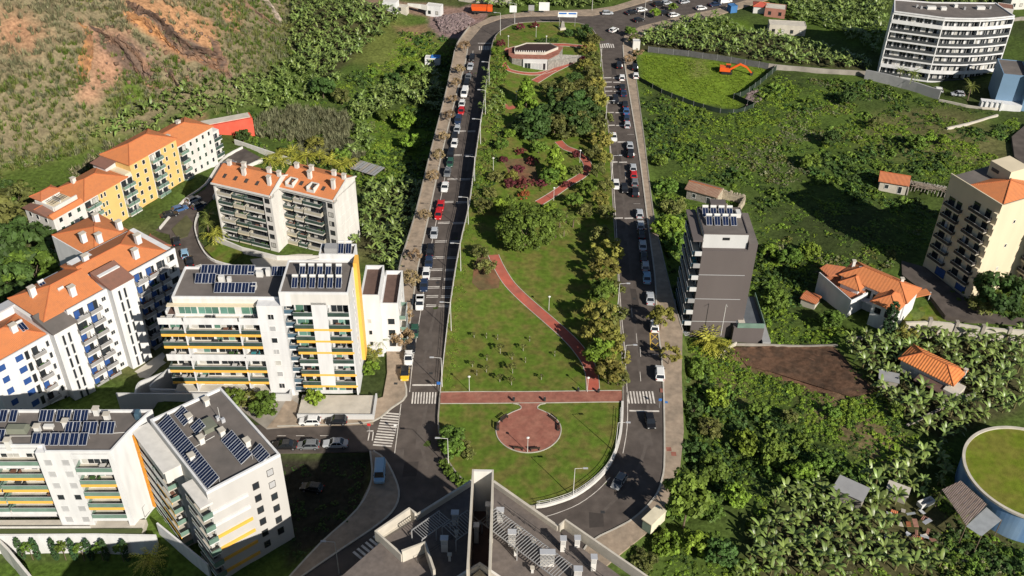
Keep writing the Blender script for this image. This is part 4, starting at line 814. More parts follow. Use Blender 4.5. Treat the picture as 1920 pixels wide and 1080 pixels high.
# ------------------------------------------------------------------ white block with blue shutters
def building_blue():
    r = thing('apartment_building', 'white terraced apartment block with blue shutters and orange roof at the left edge', 'building', (-83.6,144.3,-5.5), R_(54))
    H = 19.6; nf = 7; fh = 2.75
    # masses: (u0,u1,y0,y1,height)
    for (a, b, y0, y1, h, m) in ((-14,-2.2,.8,12,16.6,WHITE),(-2.2,2.2,-1.2,12,18.4,WHITE),(2.2,10.8,.5,13,H,WHITE),(10.8,15.4,-1.2,13,21.0,WHITE),(15.4,27.6,1.4,15,H,WHITE),(17,28,15,29,17.4,WHITE)):
        walls(r, rect(a, b, y0, y1), -3, h, m)
    hip_roof(r, -14,-1.8,1.6,12,16.65,2.3,ORTILE,.2,False,True); hip_roof(r, -1.8,10.4,1.8,13,18.45 if False else 19.65,2.3,ORTILE,.25,True,False); hip_roof(r, 10.4,26.2,2.8,14.6,19.65,2.3,ORTILE,.2,False,True); hip_roof(r, 17.5,28,14.6,29,17.45,2.2,ORTILE,.3)
    for (a, b, zz, m, y0) in ((-2.6,2.6,18.5,ROOFG,-1.7),(10.4,15.8,21.05,BRTILE,-1.7)):
        c = (a+b)/2; MB().hull([(a,y0,zz),(b,y0,zz),(b,4.2,zz+1.5),(a,4.2,zz+1.5),(a,y0,zz-.2),(b,y0,zz-.2),(b,4.2,zz+.2),(a,4.2,zz+.2)], [(0,1,2,3),(4,5,1,0),(5,6,2,1),(6,7,3,2),(7,4,0,3),(7,6,5,4)]).build('stair_tower_roof', m, r)
    walls(r, rect(-2.2,2.2,-1.2,4), 18.3, 18.5, WHITE); walls(r, rect(10.8,15.4,2,4), 21.0, 22.2, WHITE)
    b = MB()
    for (a, c, y, z) in ((2.2,10.8,.5,H),(15.4,27.6,1.4,H),(-14,-2.2,.8,16.6)): b.box(a, c, y-.05, y+.25, z, z+.55)
    b.build('parapet', WHITE, r)
    MB().box(2.3,10.7,.75,1.7,H,H+.06).build('gutter', ROOFD, r); MB().box(15.5,27.5,1.65,2.7,H,H+.06).build('gutter', ROOFD, r)
    Fm = Face(r, (0,.5)); Fr = Face(r, (0,1.4)); Fl = Face(r, (0,.8)); Ft = Face(r, (0,-1.2))
    for k in range(nf):
        z = k*fh+.6
        for (a, c) in ((3.0,5.7),(6.0,8.6),): 
            balcony(Fm, a, c, z, 1.1, WHITE, mat('balcony_grille', (.30,.29,.28), .6), False, .22, .8); window(Fm, a+.3, z+.1, 1.1, 1.9, 'bluemix', 1, FRAME); window(Fm, a+1.5, z+.1, .7, 1.9, 'dark', 1, FRAME)
        window(Fm, 9.3, z+.9, .8, .8, 'darkonly', 2, GREYW); window(Fm, 2.35, z+.9, .4, .8, 'darkonly', 1, GREYW)
        for t in (12.0,13.2): window(Ft, t, z+.3, .42, 2.2, 'darkonly', 1, GREYW)
        if z < 16: [window(Ft, t, z+.3, .42, 2.2, 'darkonly', 1, GREYW) for t in (-.9,.3)]
        for (a, c) in ((17.2,19.6),(20.0,22.2),(22.6,24.6)): balcony(Fr, a, c, z, 1.2, WHITE, mat('balcony_grille', (.30,.29,.28), .6), False, .22, .8); window(Fr, a+.2, z+.1, 1.1, 1.9, 'bluemix', 1, FRAME); window(Fr, a+1.4, z+.1, .6, 1.9, 'dark', 1)
        window(Fr, 15.8, z+.9, 1.0, .8, 'darkonly', 2, GREYW); window(Fr, 25.4, z+.8, 1.5, 1.2, 'dark', 3, FRAME)
        if z < 15:
            window(Fl, -12.5, z+.8, 1.1, 1.1, 'blue', 1, SHUT); window(Fl, -9.2, z+.8, 1.3, 1.1, 'blue', 1, SHUT)
            balcony(Fl, -6.3, -3.9, z, 1.0, WHITE, mat('balcony_grille', (.30,.29,.28), .6), False, .22, .8); window(Fl, -6.0, z+.1, 1.0, 1.8, 'bluemix', 1, FRAME); window(Fl, -7.4, z+.2, .6, 1.7, 'dark', 1, FRAME); window(Fl, -3.2, z+.5, .5, 1.2, 'darkonly', 1, GREYW)
    Fe = Face(r, (27.6,1.4), 90)
    for k in range(nf):
        for u in (1.2,4.2,7.4,10.6): window(Fe, u, k*fh+1.4, 1.0, 1.2, 'bluemix', 1, FRAME)
    for (x, y, z) in ((5.6,3.2,21.0),(20.5,4.2,21.0),(23.6,7.4,21.6),(19.0,20,19.2),(21,17.6,19),(25.2,24.6,19),(26.8,19,18.6),(-6,5.2,18.2),(0.8,8.6,21.2),(13,9.6,21.4)): chimney(r, x, y, z, 1.1, .9, 1.5, WHITE)
    for (x, y) in ((-3.5,12.6),(7.5,13.4),(-9.5,12.2)): MB().box(x-1.8,x+1.8,y-.6,y+1.4,12,18.4).build('stair_head', WHITE, r); MB().box(x-1.9,x+1.9,y-.7,y+1.5,18.4,18.7).build('stair_head_roof', ALU, r)
    for (x, y) in ((4.2,4.0),(3.2,9.0),(-5.0,4.2)): solar_row(r, x, y, 20.0 if x > 0 else 17.6, 1, 1.1, 1.8, 30, tank=True)
    MB().box(3,16,-4.5,-1.2,-3,.2).build('terrace', CONCL, r); MB().box(16,30,-3.6,1.4,-3,-.4).build('terrace', CONCL, r)
    walls(r, rect(29,38,20,27), -3, 7.5, WHITE, 'side_wing'); hip_roof(r, 29,38,20,27,7.5,1.2,BRTILE,.3)
building_blue()

# ------------------------------------------------------------------ dark grey tower on the right
def building_dark():
    r = thing('apartment_building', 'narrow dark grey tower with glass balconies and eight solar heaters on its roof', 'building', (37.5,165.3,-4.6), R_(0.0))
    H = 22.0
    walls(r, rect(.3,9.6,0,12.0), -3, H, DGREY); F = Face(r, (0,0))
    for z in (4.4,10.3,16.4): MB().box(.28,9.62,-.02,0,z,z+.12).build('facade_joint', ALU, r)
    walls(r, rect(.5,9.4,1.6,11.6), H, H+3.2, GREYW, 'penthouse'); window(Face(r, (0,1.6)), 4.4, H+2.0, 1.3, .45, 'darkonly', 1, FRAME)
    flat_roof(r, rect(.5,9.4,1.6,11.6), H+3.2, ROOFG, .28, .2, DGREY)
    walls(r, rect(9.6,11.4,1.0,12.4), -3, H+1.6, DGREY); MB().box(9.6,11.4,1.0,12.4,H+1.6,H+1.66).build('roof', ROOFG, r)
    walls(r, rect(3.2,6.4,11.6,13.4), -3, H+4.2, DGREY); b = MB(); b.box(.3,9.6,-.0,.2,H,H+.4); b.box(.3,.5,.2,1.6,H,H+.4); b.build('parapet', DGREY, r)
    MB().box(-1.7,.3,.4,12.0,H+2.2,H+2.5).build('side_canopy', DGREY, r)
    FL = Face(r, (.3,12), -90)
    for k in range(8):
        z = k*2.95+.3; balcony(FL, .2, 11.6, z, 1.8, GREYW if k % 2 == 0 else WHITE, RAILB, False, .3, 1.0, clutter=True); window(FL, .6, z+.1, 10.2, 2.2, 'mix', 8, FRAME)
        MB().box(-1.1,.28,.0,.12,z+.1,z+1.15).build('balcony_end_wall', GREYW if k % 3 else MGREY, r)
    for j in range(2):
        for k in range(4): solar_row(r, 1.4+k*1.65+(j*-.3), 4.6+j*3.2, H+3.2, 1, 1.15, 2.0, 32, tank=True)
    roof_box(r, 8.4, 8.8, H+3.2, .9, 1.8, 1.0)
    # pool terrace wing
    walls(r, rect(9.0,15.3,-1.6,9.5), -3, 4.1, DGREY, 'low_wing'); MB().box(9.7,15.0,-1.3,9.2,4.1,4.16).build('terrace_floor', mat('wet_grey_terrace', (.12,.13,.14), .4), r)
    b = MB(); b.box(9.7,15.3,-1.55,-1.45,4.1,5.3); b.box(15.2,15.3,-1.45,9.4,4.1,5.3); b.build('glass_balustrade', RAILP, r)
    MB().box(15.3,17.0,-2.5,8,-3,1.2).build('side_stair', MGREY, r); MB().box(10.2,11.6,-.5,1.6,4.16,4.25).build('terrace_decking', CONCL, r)
    roof_box(r, 10.0, -1.0, 4.16, .3, .3, .6)
    b = MB(); b.tube((6.0,-1.2,0),(6.0,-1.2,8.2),.07,.05); b.tube((6.0,-1.2,8.2),(6.0,-2.4,8.4),.05); 
    tag(b.build('street_lamp', PIPE, None, (37.5,163.0,-1.0)), 'thin grey lamp post standing against the blank wall of the dark tower', 'street lamp')
building_dark()

# ------------------------------------------------------------------ cream tower at the right edge
def building_cream():
    r = thing('apartment_building', 'tall cream apartment building with dark balconies and orange hipped roof at the right edge', 'building', (93.3,187.2,0), R_(-64))
    H = 23.2; walls(r, rect(0,13.8,0,13), -3, H, CREAM); F = Face(r, (0,0)); b = MB(); b.box(-.1,13.9,-.12,.15,H,H+.7); b.box(13.65,13.9,.15,13,H,H+.5); b.build('parapet', CREAM, r)
    for k in range(7):
        z = 3.3+k*2.75
        for (a, c) in ((1.0,5.4),(7.2,12.6)):
            if k == 6 and a < 5: continue
            balcony(F, a, c, z-(.5 if a > 5 else 0), 1.1, mat('cream_balcony', (.60,.53,.40)), mat('iron_balcony_rail', (.05,.045,.045), .6), False, .3, .75, clutter=False)
            st = 'darkonly' if k != 3 else 'blind'
            window(F, a+.4, z-(.5 if a > 5 else 0)+.1, 1.5, 1.9, st, 2, FRAME); window(F, c-1.8, z-(.5 if a > 5 else 0)+.1, 1.2, 1.9, 'dark', 1, FRAME)
        b = MB(); b.box(12.9,13.9,-.6,0.0,z+1.0,z+1.9); b.build('corner_box', CREAM, r)
    MB().box(.0,13.8,-.06,0,2.5,2.62).build('string_course', CREAM, r)
    hip_roof(r, 4.5,13.6,.6,13,H+.1,2.2,ORTILE,.1); MB().box(.1,4.4,.4,13,H,H+.06).build('roof', ROOFG, r); walls(r, rect(2.6,8,7.6,13), H-.1, H+3.4, CREAM, 'stair_head'); window(Face(r, (0,7.6)), 3.4, H+1.6, 1.8, .6, 'darkonly', 3, FRAME)
    FS = Face(r, (13.8,0), 90)
    for z in (6,12,18): window(FS, 5.4, z, .5, .7, 'dark')
    walls(r, rect(11,26,13,26), -3, H-3, CREAM); F2 = Face(r, (11,13)); F3 = Face(r, (13.8,13), 0)
    for k in range(6):
        z = 1.5+k*2.9; balcony(F3, .4, 8.0, z, 1.1, mat('cream_balcony', (.60,.53,.40)), mat('iron_balcony_rail', (.05,.045,.045), .6), False, .3, .75); window(F3, 1.0, z+.1, 1.6, 1.9, 'dark', 2, FRAME); window(F3, 4.4, z+.1, 1.6, 1.9, 'dark', 2, FRAME)
    hip_roof(r, 11,26,13,26,H-2.9,2.2,ORTILE,.3)
    window(F, 3.6, .2, 2.6, 2.1, 'blue', 1, FRAME, 'garage_door'); window(F, 9.6, .2, 2.6, 2.1, 'blue', 1, FRAME, 'garage_door')
    for m in (bpy.data.materials['cream_balcony'],): pass
building_cream()

# ------------------------------------------------------------------ white hotel block top right
def building_hotel():
    r = thing('apartment_building', 'long white seven storey block bent in the middle, behind palms at the upper right', 'building', (112.3,290.0,0), 0)
    A = (0,0); B_ = (13.6,-4.6); arc = [(13.6+21.6*t, -4.6+2.6*t-2.4*math.sin(math.pi*t)*.55) for t in (0,.2,.4,.6,.8,1.0)]
    out = [A]+arc; back = [(33.5,8.5),(14,8),(3,10)]
    core = [(0,1.4),(13.2,-3.1)]+[(x,y+1.5) for x, y in arc[1:]]+back
    Hh = 19.8; walls(r, core, -3, Hh, WHITE)
    flat_roof(r, out+back, Hh+.3, ROOFG, .35, .3); 
    nf = 7; fh = 2.8
    for k in range(nf+1):
        z = min(k*fh+.35, Hh)
        b = MB(); strip_wall(b, out, lambda x, y: z-.35, lambda x, y: z+(.75 if k in (1,6) else .12), .25); b.prism(out+[(x, y+1.5) for x, y in reversed(out)], z-.18, z-.02); o = b.build('floor_band', WHITE, r)
        if k < nf and k not in (1,6):
            b = MB(); strip_wall(b, out, lambda x, y: z+.12, lambda x, y: z+.95, .06); b.build('railing', mat('smoked_glass_railing', (.07,.075,.08), .15, .2, .5, spec=.7), o)
    for i, (p, q) in enumerate(zip(out[:-1], out[1:])):
        L = math.dist(p, q); ang = math.degrees(math.atan2(q[1]-p[1], q[0]-p[0])); F = Face(r, (p[0], p[1]+1.4), ang); n = max(2, int(L/2.1))
        for k in range(nf):
            for j in range(n): window(F, .3+j*(L-.4)/n, k*fh+.5, (L-.4)/n-.5, 1.95, 'dark', 2, FRAMEW)
    for x, y, dx in ((0,0,0),(13.6,-4.6,0),(35.2,-2.0,0),(24.4,-4.5,0)): MB().box(x-.15,x+.15,y-.05,y+1.6,0,Hh).build('dividing_wall', WHITE, r)
    for (x, y, w) in ((12,3,2.6),(15.5,2.6,1.6),(27,3.6,2.4),(20,5,1)): roof_box(r, x, y, Hh+.3, w, 1.2, .9)
    for x, y in ((8,4),(9,3),(30,4),(22,3)): roof_box(r, x, y, Hh+.3, .6, .6, .9, MGREY, 'air_unit')
building_hotel()
def building_bluegrey():
    c = G(1862,205,0); r = thing('commercial_building', 'blue grey flat building with white roof trim at the right edge', 'building', (c[0],c[1],0), R_(-12))
    m = mat('blue_grey_metal_cladding', (.16,.26,.38), .6, .06, .3); walls(r, rect(0,7,1,12), -2, 10.5, m); walls(r, rect(7,20,-1,11), -2, 11.6, m); flat_roof(r, rect(7,20,-1,11), 11.6, WHITE, .3, .2, WHITE); flat_roof(r, rect(0,7,1,12), 10.5, ROOFG, .2, .2, m)
    MB().box(6.95,20.1,-1.03,-1,5.4,5.6).build('joint', WHITE, r); MB().box(-4,7,-1.5,1,-2,2.6).build('entrance_block', WHITE, r)
    for x in (8.5,12,15.5): MB().box(x,x+.15,-1.04,-1,0,11).build('joint', WHITE, r)
    for x in (-3,-1.6,-.2,1.2): MB().box(x,x+.5,-1.9,-1.5,-1,3.2).build('pier', WHITE, r)
building_bluegrey()

# ------------------------------------------------------------------ building under the camera with the two fins
def building_fins():
    r = thing('apartment_building', 'grey roofed building with two tall parallel fins and pergola bars at the bottom centre', 'building', (0,0,0), 0)
    Z = 19.2
    foot = [(-5.4,101.2),(-2.2,101.2),(2.0,97.6),(6.6,93.2),(8.2,93.4),(24,78),(24,60),(-30,60),(-25,80),(-22.5,83),(-17.2,90.2),(-12.8,93.6),(-13.2,94.3)]
    foot = [(-5.4,101.2),(-2.2,101.2),(24,77.2),(24,60),(-50,60),(-46,78),(-30,81.5),(-22,84.5),(-17.2,90.6),(-12.6,94.7)]
    walls(r, foot, -4, Z-.3, CONCL); MB().prism(foot, Z-.3, Z).build('roof', mat('brown_roof_pavers', (.155,.13,.115), .9, .14, 1.4, bump=.2, var2=(.13,.11,.10)), r)
    b = MB(); strip_wall(b, [(-5.4,101.0),(-13.0,94.2)], lambda x, y: Z-.5, lambda x, y: Z+1.0, .35); strip_wall(b, [(-2.2,101.0),(7.0,92.8)], lambda x, y: Z-.5, lambda x, y: Z+.9, .4)
    strip_wall(b, [(-13.0,94.2),(-13.9,95.1),(-18.2,90.9),(-14.2,87.0)], lambda x, y: Z-.5, lambda x, y: Z+1.5, .35); strip_wall(b, [(7.2,92.6),(8.0,93.6),(24,79.4)], lambda x, y: Z-.5, lambda x, y: Z+1.4, .3)
    strip_wall(b, [(-14.2,87.0),(-11.2,88.6),(-9.6,84.0)], lambda x, y: Z-.5, lambda x, y: Z+2.2, .35); b.build('parapet', CONCL, r)
    walls(r, [(-13.9,95.0),(-18.1,90.9),(-15.0,88),(-12,93)], -4, Z-.32, CONCL)
    for x, y1 in ((-4.95,96.4),(-2.2,96.4)):
        MB().box(x-.12,x+.12,79.5,y1,Z-.2,Z+8.2).build('fin', CONCL, r)
    MB().box(-4.82,-2.33,96.0,96.38,Z-.2,Z+8.2).build('fin_end_wall', WHITE2, r); MB().box(-4.82,-2.33,79.5,96.0,Z,Z+.05).build('fin_floor', ROOFD, r)
    # stair head with chevron parapet at the very bottom
    b = MB(); strip_wall(b, [(-8.6,80.6),(-3.6,84.6),(1.4,80.6)], lambda x, y: Z-.2, lambda x, y: Z+3.0, .4); b.build('parapet', WHITE2, r); MB().prism([(-8.3,79),(-3.6,84.2),(1.1,79)], Z, Z+2.2).build('stair_head', CREAM, r)
    def shaft(x, y, w=.95, d=.8, h=2.4):
        o = MB().box(x-w/2,x+w/2,y-d/2,y+d/2,Z,Z+h).build('ventilation_shaft', WHITE2, r); MB().box(x-w/2-.1,x+w/2+.1,y-d/2-.1,y+d/2+.1,Z+h+.02,Z+h+.14).build('shaft_cap', ALU, o)
        for k in range(4): MB().box(x-w/2+.08,x+w/2-.08,y-d/2-.03,y-d/2,Z+h-.9+k*.2,Z+h-.82+k*.2).build('louvre', MGREY, o)
        return o
    for (x, y, w, h) in ((-7.4,93.6,.9,2.4),(-8.6,89.0,.9,2.5),(-1.1,94.4,.9,2.2),(.6,90.2,1.0,2.6),(5.4,86.9,1.9,2.6),(9.4,84.4,1.0,2.4),(7.6,89.4,.7,2.4),(11.6,86.3,.7,2.5),(-2.75,93.6,.6,4.2),(-4.3,90.6,.6,3.4),(9.6,90.2,.7,1.6)): shaft(x, y, w, .7, h)
    for (x, y, h) in ((-7.1,91.4,1.0),(-7.8,87.3,1.2),(-2.3,90.0,.8),(1.1,88.4,1.1),(1.6,92.2,.9),(3.6,90.2,.8),(3.4,85.6,.9)): chimney(r, x, y, Z, .35, .35, h, PIPE)
    def pergola(origin, along, across, n, step, length):
        o = MB(); a = Vector(along).normalized(); c = Vector(across).normalized(); O = Vector(origin)
        o.beam((*(O), Z+2.3), (*(O+a*step*n), Z+2.3), .12, .14); e = O+c*length; o.beam((*e, Z+2.3), (*(e+a*step*n), Z+2.3), .12, .14)
        for i in (0, n//2, n):
            for p in (O+a*step*i, e+a*step*i): o.box(p.x-.07, p.x+.07, p.y-.07, p.y+.07, Z, Z+2.25)
        pg = o.build('pergola', MGREY, r)
        bm_ = MB(); bm_.beam((0,0,0), (c.x*length, c.y*length, 0), .07, .09); me = bm_.mesh('pergola_bar', MGREY)
        for i in range(n): p = O+a*step*(i+.5); link('pergola_bar', me, pg, (p.x, p.y, Z+2.42))
    d1 = (.74,-.67); 
    pergola((-1.9,94.6), d1, (-.67,-.74), 34, .42, 3.1); pergola((-5.6,94.2), (-.74,-.67), (.67,-.74), 11, .42, 3.0); pergola((-9.6,94.0), (-.70,-.70), (.70,-.70), 14, .36, 2.2)
    b = MB()
    for off in (0.0,):
        p0 = Vector((-.6,96.6)); dd = Vector((.74,-.67))
        for z in (.45,.95): b.beam((*p0, Z+z), (*(p0+dd*20), Z+z), .04, .04)
        for i in range(11): q = p0+dd*i*2; b.box(q.x-.03,q.x+.03,q.y-.03,q.y+.03,Z,Z+1.0)
        p0 = Vector((-6.2,92.2)); dd = Vector((-.74,-.67))
        for z in (.45,.95): b.beam((*p0, Z+z), (*(p0+dd*8), Z+z), .04, .04)
        for i in range(5): q = p0+dd*i*2; b.box(q.x-.03,q.x+.03,q.y-.03,q.y+.03,Z,Z+1.0)
    b.build('guard_rail', DIRON, r)
    MB().prism([(-24,80),(-17.4,84.0),(-14.0,80),(-20,74)], -3, 15).build('lower_wing', WHITE2, r)
    F = Face(r, (-24,79.6), 31)
building_fins()

# ------------------------------------------------------------------ villa, small houses, sheds, reservoir
def villa():
    r = thing('villa', 'white villa with orange tiled roofs and a terracotta roof terrace below the cream tower', 'house', (80.0,166.3,-.6), R_(0))
    O = Vector((80.0,166.3)); L = lambda px, py, z: tuple((Vector(G(px, py, z-.6))-O))
    base = [L(1601,562,3.6), L(1684,556,5.5), L(1727,547,5.5), L(1655,495,5.5), L(1598,488,5.2), L(1540,505,4)]
    # main body with two hipped roofs
    low = [L(1536,512,3), L(1596,562,3), L(1632,545,3), L(1570,508,3)]; walls(r, low, -3, 3.2, WHITE); MB().prism(low, 3.2, 3.3).build('roof_terrace', ORTILE2, r)
    def lp(px, py, z): q = L(px, py, z); return (q[0], q[1], z)
    ca, sa = math.cos(R_(-41)), math.sin(R_(-41)); o0 = L(1578,517,4.6); W2 = lambda x, y: (o0[0]+ca*x-sa*y, o0[1]+sa*x+ca*y)
    def wing(x0, x1, y0, y1, h, rh, hip=True):
        walls(r, [W2(x0,y0), W2(x1,y0), W2(x1,y1), W2(x0,y1)], -3, h, WHITE)
        o = .5; X0, X1, Y0, Y1 = x0-o, x1+o, y0-o, y1+o; lx = (X1-X0) >= (Y1-Y0); kk = min(X1-X0, Y1-Y0)/2
        a, b_ = ((X0+kk, (Y0+Y1)/2), (X1-kk, (Y0+Y1)/2)) if lx else (((X0+X1)/2, Y0+kk), ((X0+X1)/2, Y1-kk))
        P = [(X0,Y0),(X1,Y0),(X1,Y1),(X0,Y1)]; v = [(*W2(*p), h) for p in P]+[(*W2(*a), h+rh), (*W2(*b_), h+rh)]+[(*W2(*p), h-.15) for p in P]
        f = [(0,1,5,4),(1,2,5),(2,3,4,5),(3,0,4)] if lx else [(0,1,4),(1,2,5,4),(2,3,5),(3,0,4,5)]
        MB().hull(v, f+[(6,7,1,0),(7,8,2,1),(8,9,3,2),(9,6,0,3),(9,8,7,6)]).build('roof', ORTILE, r)
        rc = MB(); rc.tube(v[4], v[5], .13, .13, 6)
        for q, w in (((0,4),(1,5),(2,5),(3,4)) if lx else ((0,4),(1,4),(2,5),(3,5))): rc.tube(v[q], v[w], .11, .11, 5)
        rc.build('ridge_tiles', mat('ridge_tile', (.42,.13,.05)), r)
    wing(0, 14.5, 0, 6.4, 5.0, 1.9); wing(9.2, 14.2, -4.0, 2.5, 4.7, 1.5); wing(1.0, 5.0, -2.2, 2.5, 4.6, 1.3)
    FW = Face(r, W2(9.2,-4.0), -41); window(FW, .8, 2.2, 1.2, 1.3, 'dark', 2, FRAME); window(FW, 3.0, 2.2, 1.2, 1.3, 'dark', 2, FRAME)
    FM = Face(r, W2(5.2,0), -41); window(FM, .6, 2.0, 1.2, 1.9, 'dark', 2, FRAME); window(FM, 2.5, 2.4, .9, 1.1, 'dark', 1, FRAME)
    MB().prism([W2(5.2,-1.4), W2(9.0,-1.4), W2(9.0,-.02), W2(5.2,-.02)], 1.6, 1.75).build('balcony', WHITE, r)
    b = MB(); b.poly3([lp(1537,503,4.6), lp(1555,519,4.4), lp(1592,517,4.4), lp(1585,500,5.0), lp(1550,495,5.0)]); b.build('side_roof', ORTILE2, r)
    b = MB(); strip_wall(b, [L(1536,514,3.6), L(1596,566,3.6), L(1626,552,3.6)], lambda x, y: 3.0, lambda x, y: 4.1, .2); b.build('terrace_parapet', WHITE, r)
    for p in ((1640,540),(1610,525)): q = L(*p, 2.0); 
    a0 = L(1536,514,2.5); a1 = L(1596,566,2.5); an = math.degrees(math.atan2(a1[1]-a0[1], a1[0]-a0[0])); FF = Face(r, a0, an)
    for u in (1.4,4.0,6.6): window(FF, u, 1.0, .9, 1.2, 'bluemix', 1)
    MB().prism([L(1700,565,1.5), L(1745,555,1.5), L(1735,545,1.5), L(1695,556,1.5)], 1.9, 2.1).build('porch_roof', ORTILE, r)
    b = MB(); [b.tube((*L(p[0], p[1], .5), -1), (*L(p[0], p[1], .5), 2.0), .1) for p in ((1702,567),(1742,558))]; b.build('porch_post', WHITE, r)
    for p in ((1690,530),(1600,497)): q = L(*p, 6); chimney(r, q[0], q[1], 6.0, .6, .6, 1.1)
    q = L(1612,510,5.8); solar_row(r, q[0], q[1]-.6, 5.7, 1, 1.0, 1.6, 25)
villa()
def small_house(label, pxs, zb, h, rh, m, wallm, rz, w, d, hip=True, extra=None):
    g = gp(*pxs); r = thing('small_house', label, 'house', (g[0], g[1], g[2]), R_(rz)); walls(r, rect(-w/2,w/2,-d/2,d/2), -2, h, wallm)
    hip_roof(r, -w/2,w/2,-d/2,d/2,h,rh,m,.5,hip,hip)
    F = Face(r, (-w/2,-d/2)); window(F, w*.2, .8, .9, 1.1, 'dark'); window(F, w*.7, 0, .9, 1.9, 'dark', name='door')
    return r
h1 = small_house('low farmhouse with bright striped orange roof among the banana plants', (1742,705), 0, 3.0, 1.5, tile_mat('bright_striped_tiles', (.66,.22,.06), (.45,.14,.05), 0, .55), WHITE2, -44, 10.5, 5.4)
MB().box(4.4,7.2,-4.4,-.5,-1,2.2).build('lean_to', CONCL, h1); MB().box(-1,5,-5.6,-2.9,1.7,1.85).build('lean_to_roof', ROOFD, h1); chimney(h1, 5.5, 2.2, 2.4, .5, .5, 1.4)
h2 = small_house('small ruined farmhouse with orange roof and collapsed timber sheds beside it', (1672,352), 0, 2.8, 1.3, ORTILE2, CONCL, -18, 6.5, 4.6, False)
b = MB(); [b.beam((3.6+i*.8,-2+random.uniform(-.4,.4),1.2+random.uniform(-.3,.3)),(4.4+i*.8,2.6,1.4+random.uniform(-.4,.4)),.16,.1) for i in range(14)]; b.box(3.6,3.9,-2.2,2.6,-1,1.6); b.box(13.4,13.7,-1.6,2,-1,1.6); b.box(3.6,13,2.4,2.7,-1,1.5); b.build('collapsed_timbers', CONC, h2)
b = MB(); [b.beam((4+random.uniform(0,9),-1.5+random.uniform(0,3),1.75),(4+random.uniform(0,9),-1+random.uniform(0,3),1.9),.14,.1) for i in range(26)]; b.build('loose_planks', mat('weathered_wood', (.22,.18,.14)), h2)
h3 = small_house('roofless stone ruin with an old brown tiled wing in the undergrowth behind the dark tower', (1318,372), 0, 2.9, 1.0, tile_mat('old_tiles', (.26,.15,.10), (.34,.24,.17), 0, .3), STONE, -28, 7.5, 4.2, False)
b = MB(); b.box(3.9,4.3,-2.2,2.4,-1,3.0); b.box(4.3,10,2.0,2.4,-1,2.2); b.box(9.8,10.2,-2.8,2.2,-1,1.7); b.box(4.3,7,-2.4,-2.0,-1,1.6); b.box(7.4,10,-2.8,-2.4,-1,1.2)
for i in range(18): a = 4.1+i*.33; b.box(a, a+.28, 1.95, 2.45, 2.2, 2.2+random.uniform(.1,.8)); b.box(9.75,10.25,-2.8+i*.27,-2.6+i*.27,1.7,1.7+random.uniform(.1,.8))
b.build('broken_wall', mat('pale_rubble', (.42,.36,.27), .95, .3, 2, bump=.4), h3)
g = gp(1518,570); r = thing('garden_shed', 'small shed with dusty terracotta roof left of the white villa', 'shed', g, R_(-35)); walls(r, rect(-1.6,1.6,-1.5,1.5), -1.5, 1.9, CONCL); hip_roof(r, -1.6,1.6,-1.5,1.5,1.9,.4,ORTILE2,.25,False,False)
# circular reservoir with grass roof
r = thing('water_reservoir', 'round blue walled reservoir with grass growing on its roof at the lower right edge', 'reservoir', (TANK[0], TANK[1], -4.0), 0); RR = TANK[2]
ring = [(RR*math.cos(t), RR*math.sin(t)) for t in np.linspace(0, 2*math.pi, 97)[:-1]]
MB().prism(ring, -3, 6.6).build('tank_wall', mat('pale_blue_paint', (.09,.20,.40), .7, .12, .5, var2=(.22,.34,.50), stretch=(1,1,.25)), r, smooth_=False)
b = MB(); strip_wall(b, ring+[ring[0]], lambda x, y: 6.6, lambda x, y: 7.0, .5); b.build('tank_rim', CONCL, r)
MB().prism([(x*.985, y*.985) for x, y in ring], 6.6, 6.72).build('grass_roof', mat('dry_green_grass', (.135,.175,.018), .95, .22, .8, bump=.5, bscale=6, var2=(.165,.165,.03), spec=.08), r)
b = MB(); b.box(1,1.8,1,1.6,6.72,7.1); b.box(1.8,2.0,1.2,1.4,6.72,7.6); b.build('roof_hatch', CONCL, r)
# corrugated lean-to with tin roofs
q0, q1, q2, q3 = G(1766,918,1.5), G(1800,905,1.5), G(1850,950,1.5), G(1812,985,1.5); c0 = ((q0[0]+q2[0])/2, (q0[1]+q2[1])/2)
r = thing('metal_shed', 'long open shed with brown corrugated roof sheets beside the round reservoir', 'shed', (*c0, -2.6), 0); sx = lambda q, z: (q[0]-c0[0], q[1]-c0[1], z+2.6)
n = 7
for k in range(n):
    a = mid(q0, q3, k/n); bq = mid(q0, q3, (k+.93)/n); c_ = mid(q1, q2, (k+.93)/n); d_ = mid(q1, q2, k/n); hz = 1.5+random.uniform(-.06,.06)
    MB().hull([sx(a,hz),sx(bq,hz),sx(c_,hz+.5),sx(d_,hz+.5),sx(a,hz-.05),sx(bq,hz-.05),sx(c_,hz+.45),sx(d_,hz+.45)], [(0,1,2,3),(7,6,5,4),(0,4,5,1),(1,5,6,2),(2,6,7,3),(3,7,4,0)]).build('roof_sheet', tile_mat('rusty_corrugated', (.20,.15,.125), (.26,.21,.18), .8, .3) if k == 0 else MATS['rusty_corrugated'], r)
q4, q5 = G(1878,975,1.3), G(1840,1005,1.3)
MB().hull([sx(q3,1.3),sx(q5,1.2),sx(q4,1.3),sx(q2,1.4),sx(q3,1.24),sx(q5,1.14),sx(q4,1.24),sx(q2,1.34)], [(3,2,1,0),(4,5,6,7),(0,1,5,4),(1,2,6,5),(2,3,7,6),(3,0,4,7)]).build('tin_roof_sheet', mat('light_tin', (.34,.36,.37), .45, .12, 1, metal=.2), r)
b = MB(); [b.tube(sx(q,-3), sx(q,1.3), .08) for q in (q0,q1,q2,q3,q4,q5)]; b.build('post', BARK, r)
